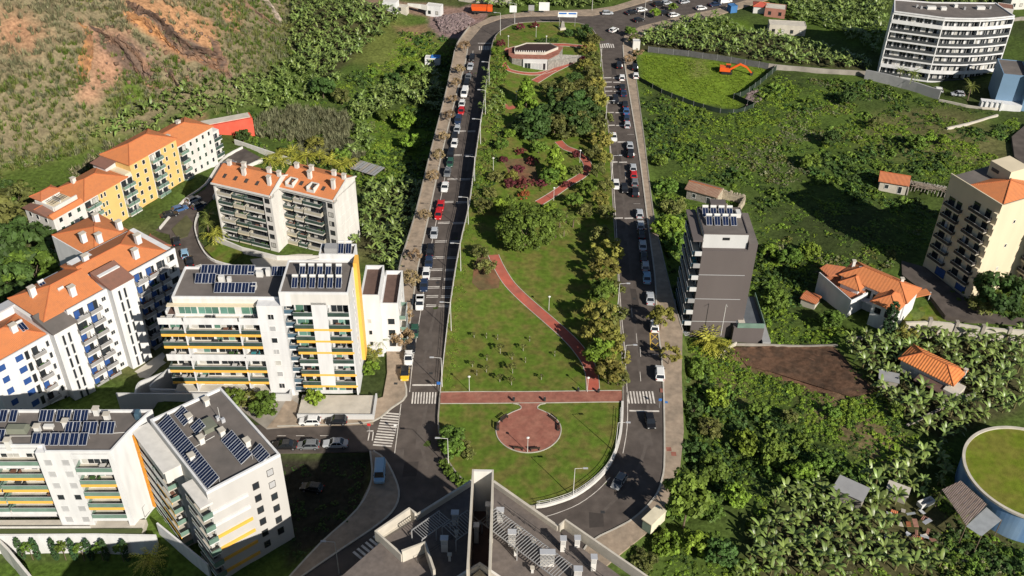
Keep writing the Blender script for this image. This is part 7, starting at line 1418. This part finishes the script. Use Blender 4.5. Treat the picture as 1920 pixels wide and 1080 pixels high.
RC = [(1161,122,'suv','black','black off-roader, first parked car below the upper right crossing'),(1166,145,'hatch','white','white hatchback, first pale car below the upper right crossing'),(1167,163,'hatch','black','black hatchback, first of two dark cars beside the narrow rumble bars'),(1169,174,'sedan','navy','navy saloon, second of two dark cars beside the narrow rumble bars'),(1172,195,'hatch','black','black hatchback, farthest of a dark group of four'),(1174,208,'sedan','blue','blue saloon, second of the dark group of four'),(1175,221,'hatch','navy','navy hatchback, third of the dark group of four'),(1176,233,'hatch','silver','silver hatchback, nearest of a group of four parked cars'),(1181,273,'sedan','silver','silver saloon just below the moving white car'),(1182,287,'suv','black','black off-roader directly nearer than the silver saloon'),(1187,314,'hatch','silver','silver hatchback just beyond the bright red car'),(1188,327,'hatch','red','bright red hatchback, the only red car on the right road'),(1190,341,'hatch','grey','grey hatchback just nearer than the bright red car'),(1191,360,'suv','black','black off-roader, second nearer than the bright red car'),(1199,400,'hatch','silver','silver hatchback beyond the edge of the big building shadow'),(1201,422,'hatch','silver','silver hatchback exactly at the edge of the big building shadow'),(1203,439,'hatch','black','black hatchback, first inside the big shadow'),(1205,460,'sedan','silver','silver saloon inside the big shadow behind a black hatchback'),(1207,481,'hatch','black','black hatchback in the middle of the big shadow'),(1210,498,'hatch','silver','silver hatchback in the shade, farther of a close pair'),(1213,520,'sedan','lightblue','pale blue saloon in the shade, nearer of a close pair'),(1219,559,'sedan','silver','silver saloon alone at the lower end of the big shadow'),(1227,611,'hatch','white','white hatchback just above the yellow hatched bay'),(1237,699,'suv','white','white off-roader nearest the right crossing')]
for (x, y, k, c, lb) in RC: car(x, y, float(np.interp(y, (100,300,500,700), (-2,-3,-4,-4))), k, c, lb, group=GR)
car(1150,256,2+180,'sedan','white','moving white saloon in the middle of the right road','car'); car(1154,187,180,'suv','black','moving black car in the left lane beside the rumble bars','car'); car(1155,346,180,'hatch','white','white hatchback stopped at the left kerb of the right road','car'); car(1171,353,180,'hatch','black','moving black hatchback passing beside the parked cars','car')
car(1219,789,184,'hatch','black','moving black hatchback on the right road below the stop line','car'); car(1161,902,150,'hatch','grey','dark grey hatchback driving round the lower right bend at the tree shade','car')
car(712,886,-176,'van','lightblue','pale blue van parked on the shaded lower left pavement','van',z=.14)
car(581,789,92,'hatch','white','white hatchback parked on the forecourt side of the side street'); car(631,788,92,'hatch','black','black hatchback in the shade beside the white hatchback on the side street')
car(534,834,92,'sedan','black','black saloon, leftmost of three parked on the lower side of the side street',z=0); car(578,834,92,'hatch','grey','dark grey hatchback, middle of three parked on the side street',z=0); car(629,831,92,'sedan','silver','silver saloon, rightmost of three parked on the side street',z=0); car(585,914,80,'hatch','black','black car parked in the deep shade of the vacant lot')
for (x, y, h, k, c, lb) in ((1151,56,-38,'hatch','white','white hatchback turning at the top right junction'),(1139,24,-85,'hatch','silver','silver car at the very top beside the road'),(1184,23,-64,'sedan','black','black saloon on the upper carriageway near the junction'),(1203,18,-64,'hatch','white','white hatchback following the black saloon on the upper carriageway'),(1198,37,-60,'hatch','black','black hatchback entering the top junction'),(1235,8,-64,'suv','black','black off-roader farther up the upper carriageway'),(1250,5,-64,'hatch','silver','silver hatchback next to the black off-roader on the upper carriageway'),(1283,3,-64,'hatch','silver','silver hatchback among the cars at the top edge'),(1315,15,-68,'hatch','white','white hatchback on the lower carriageway at the top right'),(1264,28,-66,'hatch','white','white hatchback on the lower carriageway, third from the junction'),(1246,24,-66,'hatch','black','black hatchback just left of a white one on the lower carriageway'),(1341,8,-68,'sedan','navy','navy saloon at the top edge of the lower carriageway'),(1360,2,-68,'van','white','white van at the top edge of the upper right road')): car(x, y, h, k, c, lb, 'car', z=.0)
car(1190,126,-3,'suv','black','black car parked on the right pavement below the kiosk',z=.13); car(1192,142,-3,'hatch','white','white car parked on the right pavement behind the black one',z=.13)
car(1756,169,75,'hatch','white','white hatchback parked before the bend of the white hotel'); car(1796,176,80,'hatch','silver','silver car parked by the palm before the white hotel')
for (x, y, h, k, c, lb) in ((362,374,-38,'hatch','silver','silver hatchback in the parking lane below the ochre building'),(337,391,-55,'hatch','blue','blue hatchback parked below the ochre building'),(317,402,-62,'sedan','black','black saloon, lowest in the parking lane below the ochre building'),(429,307,-40,'hatch','grey','dark grey car parked at the far end of the ochre building'),(331,452,20,'hatch','black','black car beside the blue shuttered block, farthest of four'),(346,475,20,'hatch','lightblue','teal blue car beside the blue shuttered block'),(355,489,22,'sedan','black','black saloon just nearer than the teal car'),(377,505,35,'hatch','white','white hatchback at the end of the row beside the blue shuttered block'),(372,385,-40,'hatch','navy','navy hatchback next to the silver one below the ochre building')): car(x, y, h, k, c, lb)
# ------------------------------------------------------------------ left residential street
LP = gpoly([(455,278),(492,300),(425,335),(400,372),(372,402),(372,450),(405,490),(470,505),(545,505),(545,540),(330,520),(318,440),(285,428),(330,382),(372,350),(412,305)])
struct(MB().prism(LP, -5.2, -4.55).build('residential_street', ASPH))
struct(MB().prism(gpoly([(322,432),(350,405),(362,420),(352,445),(335,450)]), -5.0, -4.4).build('street_island', mat('brown_green_bed', (.10,.10,.045), .95, .3, .5)))
b = MB(); 
for pts in ([(372,402),(366,430),(380,470),(405,492),(470,508)], [(455,278),(418,300),(385,348),(345,378),(300,430)], [(492,300),(425,335),(400,372)], [(440,265),(500,285),(545,300)]): strip_wall(b, catmull([G(p[0], p[1], -4.5) for p in pts], 4), lambda x, y: -6, lambda x, y: -3.9, .3)
tag(b.build('street_side_wall', WHITE2), 'low white walls edging the small residential street between the blocks', 'wall')
struct(MB().prism([G(p[0], p[1], -4.5) for p in ((383,468),(400,455),(455,475),(430,492),(402,488))], -6, -4.0).build('lawn', LAWN))
struct(MB().prism([G(p[0], p[1], -4.5) for p in ((470,488),(560,478),(620,480),(590,500),(480,505))], -6, -4.2).build('terrace_ground', CONCL))
b = MB(); strip_wall(b, [G(p[0], p[1], -4.3) for p in ((398,448),(455,472),(520,488),(640,488))], lambda x, y: -6, lambda x, y: -3.0, .3); strip_wall(b, [G(p[0], p[1], -4.3) for p in ((560,500),(600,492),(615,478))], lambda x, y: -6, lambda x, y: -3.0, .3); tag(b.build('garden_wall', WHITE2), 'cream garden walls at the foot of the twin cream blocks', 'wall')
struct(MB().prism([G(p[0], p[1], -4) for p in ((85,430),(150,470),(178,450),(195,470),(120,520),(70,450))], -6, -3.75).build('driveway', CONC))
b = MB(); strip_wall(b, [G(p[0], p[1], -3.6) for p in ((110,510),(160,478),(200,455))], lambda x, y: -6, lambda x, y: -3.0, .25); tag(b.build('driveway_wall', CONCL), 'low driveway wall left of the blue shuttered block', 'wall')
struct(MB().prism([G(p[0], p[1], 0) for p in ((425,748),(470,735),(560,742),(562,800),(500,805))], -1, .06).build('paved_yard', CONC))
struct(MB().prism([G(p[0], p[1], 0) for p in ((540,745),(575,768),(700,768),(700,796),(500,803),(520,780))], -1, .10).build('pavement', PAVE))
struct(MB().prism([(-28.5+.8,152),(-21.5,152),(-21.6,158),(-27.7,163)], -1, .1).build('tower_yard', CONC)) if False else None
struct(MB().prism([G(p[0], p[1], -5) for p in ((190,742),(335,642),(352,655),(300,690),(225,765))], -8, -4.7).build('paved_terrace', CONCL))
lot = fill(poly_w([(500,858),(690,850),(690,955),(600,1015),(540,1050)]), .8, roads=None); lot = lot[(dist_poly(lot[:,0], lot[:,1], [G(590,914), G(610,905)], False) > 3.5)][::2]; scatter('vacant_lot_scrub', 'scrub kept dark to deepen the shade on the vacant lot beside the rotated block', 'scrub', lot, d_b, .3, .9, .6)  # only dark bushes on the lot, to deepen the cast shade
# right hand access road and yard below the cream tower
struct(MB().prism(gpoly([(1690,490),(1735,503),(1815,568),(1850,590),(1925,598),(1925,612),(1820,606),(1770,600),(1745,566),(1690,520)]), -3, .05).build('access_road', ASPH))
struct(sheet('villa_lawn', gpoly([(1688,590),(1745,570),(1768,590),(1775,606),(1690,612)]), lambda X, Y: H0(X, Y)+.12, 2.0, LAWN))
struct(MB().prism(gpoly([(1895,262),(1925,235),(1925,320),(1900,300)]), -3, 1.4).build('road_bend', ASPH))
def wall_line(pxs, h, label, m=STONE, t=.4, name='retaining_wall', cat='wall', base=-3.0, n=3):
    pts = catmull([gp(*p)[:2] for p in pxs], n); b = MB(); strip_wall(b, pts, lambda x, y: HH(x, y)+base, lambda x, y: HH(x, y)+h, t); return tag(b.build(name, m), label, cat)
wall_line([(1590,640),(1640,636),(1700,634),(1760,633)], 1.0, 'low dark stone wall above the ploughed plot and bananas, left part', CONC)
wl = thing('stone_wall', 'tall pale stepped stone wall below the villa and access road', 'wall')
sg = [(1690,632),(1735,629),(1785,633),(1835,637),(1885,640),(1935,643)]
for k in range(5):
    a, b_ = gp(*sg[k])[:2], gp(*sg[k+1])[:2]; b = MB(); strip_wall(b, [a, b_], lambda x, y: -5, lambda x, y: 2.0+.12*k, .5); b.build('wall_panel', CONCL, wl); MB().box(b_[0]-.35,b_[0]+.35,b_[1]-.4,b_[1]+.4,-5,2.9).build('pilaster', CONC, wl)
wall_line([(1375,648),(1470,651),(1570,650)], .6, 'low crumbling wall along the top of the ploughed plot', CONC, .3)
wall_line([(1350,672),(1368,655),(1380,648)], 1.0, 'short pale wall at the left corner of the ploughed plot', CONCL, .25)
wall_line([(1440,128),(1500,134),(1580,140),(1640,144)], 1.6, 'long pinkish concrete wall under the upper banana field', CONC, .35)
wall_line([(1620,148),(1690,165),(1760,186)], 3.0, 'grey retaining wall in front of the white hotel', MGREY, .5); wall_line([(1760,190),(1840,205),(1900,205)], .7, 'low pale wall beside the hotel garden', CONCL, .3); wall_line([(1775,243),(1830,230),(1870,218)], .6, 'thin pale path wall on the slope below the hotel', CONCL, .5)
wall_line([(1700,800),(1760,770),(1830,735)], .5, 'low stone terrace edge in the lower right banana plantation', CONC, .4)
wall_line([(1855,55),(1900,40),(1930,38)], 1.2, 'dark boundary wall behind the hotel in the top right corner', CONC)
wall_line([(1100,745-700+0),(1101,46)], .1, 'x') if False else None
# green mesh fences round the field with the excavator
def fence(pxs, h, label, m, post=3.0):
    pts = catmull([gp(*p)[:2] for p in pxs], 3); t = thing('mesh_fence', label, 'fence'); b = MB(); strip_wall(b, pts, lambda x, y: HH(x, y)+.05, lambda x, y: HH(x, y)+h, .04); b.build('fence_mesh', m, t)
    ps = [pts[0]]; 
    for p in pts[1:]:
        if math.dist(p, ps[-1]) > post: ps.append(p)
    pm = MB().tube((0,0,-.5),(0,0,h+.15),.06,.06,5).mesh('post', MGREY)
    for p in ps: link('post', pm, t, (p[0], p[1], HH(*p[:2])))
GM = mat('dark_green_mesh', (.02,.035,.022), .8, .2, 1)
fence([(1198,152),(1240,175),(1300,198),(1350,212),(1385,212),(1412,202)], 1.4, 'dark green mesh fence along the lower edge of the excavator field', GM); fence([(1455,132),(1425,158),(1395,180),(1375,186)], 1.8, 'dark green mesh fence right of the excavator', GM); fence([(1375,186),(1412,202)], 1.8, 'short dark green mesh fence at the lower right corner of the field', GM)
fence([(1215,98),(1290,106),(1370,118),(1440,130)], 2.0, 'grey screen fence between the excavator field and the banana plants', mat('grey_screen_mesh', (.10,.10,.10), .8, .2, 1)); fence([(1192,100),(1193,125),(1197,150)], 1.7, 'dark mesh fence on the pavement side of the excavator field', GM)
fence([(860,2),(905,7),(960,10)], 2.0, 'pale slatted fence at the top edge behind the dump truck', CONCL, 2.0)
fence([(895,25),(800,70)], 1.0, 'wire fence beside the gravel heap', MGREY) if False else None
# boundary wall along the outer edge of the left pavement
bw = [(735,640),(748,510),(762,460),(780,400),(797,330),(812,270),(835,180),(848,120),(857,85),(880,52)]
pts = catmull([G(*p) for p in bw], 4); b = MB(); strip_wall(b, pts, lambda x, y: -12, lambda x, y: .75, .22); tag(b.build('road_retaining_wall', CONC), 'long pale parapet on the tall retaining wall left of the left pavement', 'wall')
b = MB(); strip_wall(b, catmull([G(*p) for p in [(1190,130),(1197,180),(1210,280),(1225,400),(1240,470),(1262,560),(1280,620)]], 4), lambda x, y: -5, lambda x, y: .22, .25); tag(b.build('pavement_edge', CONC), 'thin concrete edge along the outer side of the right pavement', 'wall')
# railing on the round end of the park and along the left kerb
def railing(pxs, h, label, m=PIPE, step=2.0, inset=.0):
    pts = catmull([G(p[0], p[1], .6) for p in pxs], 5); t = thing('railing', label, 'railing'); b = MB(); zf = lambda p: float(park_h(np.array([p[0]]), np.array([p[1]]))[0])
    for a, c in zip(pts[:-1], pts[1:]):
        for hh in (h, h*.55): b.beam((a[0],a[1],zf(a)+hh+.2), (c[0],c[1],zf(c)+hh+.2), .05, .05)
    b.build('rail', m, t); pm = MB().tube((0,0,0),(0,0,h+.2),.035,.035,5).mesh('post', m); last = None
    for p in pts:
        if last is None or math.dist(p, last) > step: link('post', pm, t, (p[0],p[1],zf(p))); last = p
railing([(1163,770),(1160,820),(1146,862),(1122,893),(1080,924),(1040,940),(1006,947)], .95, 'pale pipe railing on the white kerb round the lower right of the park')
railing([(826,735),(836,640),(848,560),(863,480),(881,400),(893,310),(905,230),(916,150)], .9, 'thin pipe railing along the left edge of the park')
b = MB(); strip_wall(b, catmull([G(*p, .3) for p in [(1167,755),(1164,810),(1149,860),(1124,896),(1080,929),(1030,947),(1005,951)]], 4), lambda x, y: .2, lambda x, y: .78, .42); tag(b.build('white_kerb_wall', WHITE2), 'thick white curved kerb wall at the lower right of the round lawn', 'wall')
pp = gpoly([(1372,652),(1470,650),(1562,650),(1640,735),(1600,748),(1545,730),(1450,700),(1400,688)])
struct(sheet('ploughed_soil', pp, lambda X, Y: H0(X, Y)+.12+.22*np.abs(np.sin((X*.78+Y*.62)/.62+.5*np.sin(Y*.6)))+.05*nz(X, Y, .7, 2), .42, mat('furrowed_soil', (.135,.078,.05), .95, .3, 1.2, bump=.7, bscale=4, var2=(.085,.055,.038), spec=.08)))
# ------------------------------------------------------------------ lamps
def tall_lamp(px, py, side, h, label, group=None, head_px=None):
    x, y, z = gp(px, py); t = thing('street_lamp', label, 'street lamp', (x, y, z), 0.0, group)
    link('pole', cached(('lp', h), lambda: MB().tube((0,0,-.1),(0,0,h),.085,.05,7).mesh('pole', PIPE)), t)
    link('arm', cached(('la', h, side), lambda: MB().tube((0,0,h),(side*1.5,0,h+.15),.04,.035,6).mesh('arm', PIPE)), t)
    link('lamp_head', cached(('lh', side), lambda: MB().box(min(side*.0,side*.8),max(0,side*.8),-.14,.14,-.06,.08).mesh('lamp_head', ALU)), t, (side*1.35, 0, h+.14))
for i, (x, y) in enumerate([(864,508),(846,620),(829,725),(910,214),(917,160),(901,270),(890,342),(878,420)]):
    tall_lamp(x, y, -1, 7.2, ['street lamp on the left park edge beside the rumble bars','street lamp on the left park edge level with the saplings','street lamp on the left park edge nearest the lower crossing','street lamp second nearest the upper left crossing','street lamp nearest the upper left crossing','street lamp third from the upper left crossing','street lamp level with the dark red shrubs','street lamp beside the big round tree'][i], 'street lamps along the left road')
for i, (x, y) in enumerate([(1157,585),(1168,702),(1153,849),(1135,235),(1146,340),(1126,125)]):
    tall_lamp(x, y, 1, 7.4, ['street lamp on the right park edge inside the dark shade edge','street lamp at the yellow trees nearest the right crossing','street lamp beside the round lawn at the right kerb','street lamp by the upper rumble bars of the right road','street lamp by the stopped white car','street lamp nearest the upper right crossing'][i], 'street lamps along the right road')
tall_lamp(1074,934, 1, 7.2, 'street lamp rising from the white kerb wall below the round lawn'); tall_lamp(841,876,-1, 7.0, 'street lamp beside the corner shrubs of the semicircular lawn')
tall_lamp(938,66, -1, 7.5, 'tall lamp at the upper left bend of the park'); tall_lamp(1110,20, 1, 6, 'lamp at the top edge behind the junction'); tall_lamp(1208,33, 1, 6, 'lamp on the island of the upper right road'); tall_lamp(965,44,-1,7,'tall lamp beside the road sign at the top')
tall_lamp(636,1075,-1,7.5,'shaded street lamp beside the lowest left crossing')
glob = mat('lamp_globe', (.75,.74,.70), .3, .02, 1)
def park_lamp(px, py, label, h=3.4):
    x, y, z = gp(px, py); t = thing('park_lamp', label, 'park lamp', (x, y, z), 0.0, 'park lamps')
    link('pole', cached('plp', lambda: MB().tube((0,0,0),(0,0,h),.06,.045,6).mesh('pole', PIPE)), t)
    link('lamp_shade', cached('pls', lambda: MB().tube((0,0,h),(0,0,h+.25),.12,.3,8).tube((0,0,h+.25),(0,0,h+.38),.3,.12,8).mesh('lamp_shade', glob)), t)
for (x, y, lb) in ((989,848,'white park lamp at the lower rim of the red round plaza'),(880,733,'white park lamp on the lawn just above the left cross path'),(1029,582,'white park lamp right of the curved red path'),(1038,376,'white park lamp beside the upper path below its bend'),(1087,305,'white park lamp inside the bend of the upper path'),(953,88,'white park lamp left of the pavilion'),(1024,88,'white park lamp behind the pavilion'),(1101,735,'white park lamp where the curved path meets the cross path'),(925,320,'white park lamp near the dark red shrubs'),(968,193,'white park lamp left of the conical tree'),(1005,70,'white park lamp on the topmost lawn')): park_lamp(x, y, lb)
# people-size things: benches, bins, posts
def bench(x, y, z, rz, label):
    t = thing('park_bench', label, 'bench', (x, y, z), rz, 'benches round the plaza'); W_ = mat('dark_bench_wood', (.045,.03,.022), .7, .1, 3)
    for k in range(3): link('seat_slat', cached('bs', lambda: MB().box(-.9,.9,-.06,.06,.42,.46).mesh('seat_slat', W_)), t, (0, -.15+k*.15, 0))
    for k in range(2): link('back_slat', cached('bk', lambda: MB().box(-.9,.9,.0,.04,0,.13).mesh('back_slat', W_)), t, (0, .27, .58+k*.18))
    for s in (-1, 1): link('leg', cached('bl', lambda: MB().box(-.05,.05,-.2,.2,0,.42).box(-.05,.05,.2,.26,0,.88).mesh('leg', DIRON)), t, (s*.75, 0, 0))
cz = .36
bench(c_x := c[0] if False else G(934,802,.3)[0], G(934,802,.3)[1], cz, R_(90), 'dark bench on the left side of the red round plaza'); bench(*G(1046,803,.3), cz, R_(-90), 'dark bench on the right side of the red round plaza'); bench(*G(972,843,.3), cz, R_(172), 'dark bench at the lower left of the plaza rim'); bench(*G(1003,844,.3), cz, R_(188), 'dark bench at the lower right of the plaza rim'); bench(*G(1036,787,.3), cz, R_(-50), 'dark bench at the upper right of the plaza rim'); bench(*G(946,787,.3), cz, R_(48), 'dark bench at the upper left of the plaza rim')
def bin_(px, py, label):
    x, y, z = gp(px, py); t = thing('litter_bin', label, 'litter bin', (x, y, z), 0, 'litter bins by the cross path'); link('bin_body', cached('bb', lambda: MB().tube((0,0,.25),(0,0,.95),.22,.26,8).mesh('bin_body', DIRON)), t); link('post', cached('bp', lambda: MB().tube((0,.25,0),(0,.25,1.1),.04,.04,5).mesh('post', MGREY)), t)
bin_(963,753,'dark litter bin on the left of the plaza neck'); bin_(1021,753,'dark litter bin on the right of the plaza neck'); bin_(1122,737,'dark litter bin near the end of the curved path'); bin_(1084,735,'dark litter bin left of the curved path end')
def sign(px, py, h, w, hh, m, label, rz=0, z=None, cat='sign'):
    x, y, zz = gp(px, py); t = thing('road_sign', label, cat, (x, y, zz if z is None else z), R_(rz)); MB().tube((0,.05,0),(0,.05,h),.04,.04,6).build('post', MGREY, t); MB().box(-w/2,w/2,-.02,.02,h-hh,h).build('sign_panel', m, t); return t
SB = mat('sign_blue', (.03,.14,.45), .5); SW = mat('sign_white', (.72,.72,.70), .5); SR = mat('sign_red', (.55,.03,.03), .5)
sign(823,735,2.6,.7,.7,SB,'blue square crossing sign at the left end of the cross path'); sign(1236,765,2.4,.6,.6,SB,'blue square crossing sign on the right pavement'); sign(693,812,2.4,.6,.6,SR,'small red and white sign at the side street crossing'); sign(742,812,2.2,.5,.5,SW,'small white sign at the corner of the side street')
t = thing('direction_sign', 'large pale direction board on two posts at the top of the park', 'sign', (*G(1063,52,.3), .8), 0)
MB().box(-3.2,3.2,-.05,.05,3.2,5.0).build('sign_panel', SW, t); [MB().tube((x,.1,-.5),(x,.1,5),.07,.07,6).build('post', MGREY, t) for x in (-2.6,2.6)]; MB().box(-2.9,-.3,-.08,-.05,4.2,4.7).build('sign_band', SB, t); MB().box(.3,2.9,-.08,-.05,4.2,4.7).build('sign_band', SB, t)
for (px, py, w, h, hh, m, lb) in ((962,30,2.4,3.6,2.4,SW,'white square advertising board at the top road edge'),(996,28,2.0,3.4,2.0,MGREY,'grey board on posts at the top edge'),(1020,27,3.6,4.2,3.0,SW,'large pale billboard at the top edge beside the road')): sign(px, py, h, w, hh, m, lb, cat='billboard', z=.13)
t = thing('monument', 'small pale stone monument on the topmost lawn of the park', 'monument', (*G(1054,57,.4), .7), R_(20)); MB().box(-1,1,-.8,.8,-.3,.8).build('plinth', CONCL, t); b = MB(); b.hull([(-.8,-.5,.8),(.8,-.5,.8),(.6,.5,.8),(-.7,.5,.8),(-.3,-.2,3.1),(.5,-.3,2.7),(.2,.3,2.9),(-.4,.2,3.0)], [(0,1,5,4),(1,2,6,5),(2,3,7,6),(3,0,4,7),(4,5,6,7)]); b.build('carved_stone', STONE, t)
hd = MB().box(-6,6,-.8,.8,0,1.3); hh = fill([gp(*p)[:2] for p in ((1003,80),(1045,80),(1045,74),(1003,74))], 2.0, hf=park_h, roads=None); scatter('clipped_hedge', 'clipped dark hedge behind the pavilion', 'hedge', hh, [bush_mesh(95, LF_DK)], .7, .9, 1.0)
# banner fence by the upper crossing
b = MB(); strip_wall(b, [G(*p, .8) for p in ((929,80),(926,95),(922,112))], lambda x, y: .6, lambda x, y: 2.6, .08); t = tag(b.build('banner_wall', mat('faded_red_banner', (.42,.10,.12), .7, .2, 1.2, var2=(.55,.5,.48))), 'faded red and white banner wall beside the upper left crossing', 'banner')
# ------------------------------------------------------------------ excavator, dump truck, gravel
x, y, z = gp(1362,137); t = thing('excavator', 'orange tracked excavator with its long arm stretched to the right on the green field', 'excavator', (x, y, z), R_(-8)); t.scale = (.86,.86,.86); OR = mat('machine_orange', (.72,.11,.02), .45, .06, 1)
for s in (-1, 1): MB().hull([(-2.0,s*1.2-.3,.25),(-1.6,s*1.2-.3,0),(1.6,s*1.2-.3,0),(2.0,s*1.2-.3,.25),(2.0,s*1.2-.3,.6),(1.6,s*1.2-.3,.85),(-1.6,s*1.2-.3,.85),(-2.0,s*1.2-.3,.6)]+[(-2.0,s*1.2+.3,.25),(-1.6,s*1.2+.3,0),(1.6,s*1.2+.3,0),(2.0,s*1.2+.3,.25),(2.0,s*1.2+.3,.6),(1.6,s*1.2+.3,.85),(-1.6,s*1.2+.3,.85),(-2.0,s*1.2+.3,.6)], [tuple(range(8)), tuple(range(15,7,-1))]+[(i,(i+8),(i+1) % 8+8,(i+1) % 8) for i in range(8)]).build('track', TYRE, t)
MB().box(-2.6,1.2,-1.3,1.3,1.0,1.9).build('body', OR, t); MB().box(-2.6,-.6,-1.3,1.3,1.9,2.5).build('engine_cover', OR, t); cb = MB().box(-.4,1.2,.3,1.3,1.9,3.0).build('cab', CARGL, t); MB().box(-.45,1.25,.25,1.35,3.0,3.12).build('cab_roof', OR, cb)
MB().beam((1.0,-.3,1.7),(4.4,-.3,4.0),.45,.7).beam((4.2,-.3,4.0),(6.6,-.3,3.0),.42,.6).build('boom', OR, t); MB().beam((6.4,-.3,3.3),(8.8,-.3,.9),.36,.45).build('arm', OR, t); MB().hull([(8.3,-.8,.9),(9.4,-.8,1.1),(9.2,-.8,.1),(8.4,-.8,.0),(8.3,.2,.9),(9.4,.2,1.1),(9.2,.2,.1),(8.4,.2,.0)], [(0,1,2,3),(7,6,5,4),(0,4,5,1),(1,5,6,2),(2,6,7,3),(3,7,4,0)]).build('bucket', DIRON, t)
x, y, z = gp(905,24); t = thing('dump_truck', 'orange dump truck standing on the gravel yard at the top', 'truck', (x, y, z), R_(-92))
MB().box(-1.2,1.2,-3.6,3.2,.7,1.0).build('chassis', DIRON, t); MB().hull([(-1.2,-3.7,1.1),(1.2,-3.7,1.1),(1.2,1.4,1.1),(-1.2,1.4,1.1),(-1.35,-4.0,2.6),(1.35,-4.0,2.6),(1.35,1.5,2.6),(-1.35,1.5,2.6)], [(3,2,1,0),(4,5,6,7),(0,1,5,4),(1,2,6,5),(2,3,7,6),(3,0,4,7)]).build('tipper_body', OR, t); MB().box(-1.2,1.2,1.7,3.5,1.0,2.7).build('cab', OR, t); MB().box(-1.1,1.1,3.48,3.54,1.9,2.5).build('windscreen', CARGL, t)
wt = MB().tube((-.16,0,0),(.16,0,0),.5,.5,12).mesh('wheel', TYRE)
for s in (-1, 1):
    for yy in (-2.6,-1.5,2.5): link('wheel', wt, t, (s*1.05, yy, .5))
gv = gpoly([(815,35),(870,25),(890,40),(860,62),(830,66)]); gpt = fill(gv, 5, roads=None) ; st_ = []
for s in range(4):
    g = np.random.default_rng(s); v = g.normal(size=(8,3)); v /= np.linalg.norm(v, axis=1, keepdims=True); b = MB().hull([tuple(q*.3) for q in np.array([(-1,-1,-1),(1,-1,-1),(1,1,-1),(-1,1,-1),(-1,-1,1),(1,-1,1),(1,1,1),(-1,1,1)])*.7+v*.5], [(3,2,1,0),(4,5,6,7),(0,1,5,4),(1,2,6,5),(2,3,7,6),(3,0,4,7)]); st_.append(b.mesh('stone', mat('violet_grey_gravel', (.21,.16,.155), .95, .2, 1, rnd=.3)))
cxg = gp(852,45); 
if len(gpt): r2 = np.hypot(gpt[:,0]-cxg[0], gpt[:,1]-cxg[1]); gpt[:,2] += np.clip(1.5-r2*.16, 0, 2); scatter('gravel_heap', 'violet grey gravel heaped beside the upper left road', 'gravel', gpt, st_, .6, 1.8)
gp2 = gpoly([(1395,180),(1420,165),(1428,185),(1405,205)]); gpt = fill(gp2, 4, roads=None); scatter('rubble_heap', 'pale rubble at the corner of the excavator field', 'rubble', gpt, [q for q in [s_.copy() for s_ in st_[:2]]], .6, 1.6)
gp3 = [G(*p) for p in ((1196,95),(1210,95),(1210,112),(1198,112))]; 
for k in range(16): pass
# wild tufts and dirt on the lawn edge
lt = [tuft_mesh(120+s, LF_GR, 10, .16) for s in range(2)]
def cord(pxs): return
# open sloping field tufts (excavator field)
ef = gpoly([(1205,105),(1260,108),(1440,132),(1395,175),(1385,205),(1290,190),(1205,150)]); X = fill(ef, 0)
xs_ = np.array([p[0] for p in ef]); ys_ = np.array([p[1] for p in ef]); n = 2600; QX = rng.uniform(xs_.min(), xs_.max(), n); QY = rng.uniform(ys_.min(), ys_.max(), n); k = in_poly(QX, QY, ef) & ~in_poly(QX, QY, CORR); QX, QY = QX[k], QY[k]
scatter('meadow_grass', 'bright yellow green meadow grass around the excavator', 'grass', np.stack([QX, QY, H0(QX, QY)], 1), [tuft_mesh(130, leafmat('meadow_leaves', (.16,.235,.02)), 16, .5), tuft_mesh(131, LF_BR, 16, .45)], .6, 1.3)
tf2 = fill(FIELD, .35, roads=None); scatter('field_grass', 'short green grass on the open field above the ochre building', 'grass', tf2, [tuft_mesh(132, LF_GR, 14, .4), tuft_mesh(133, LF_BR, 14, .4)], .6, 1.2)
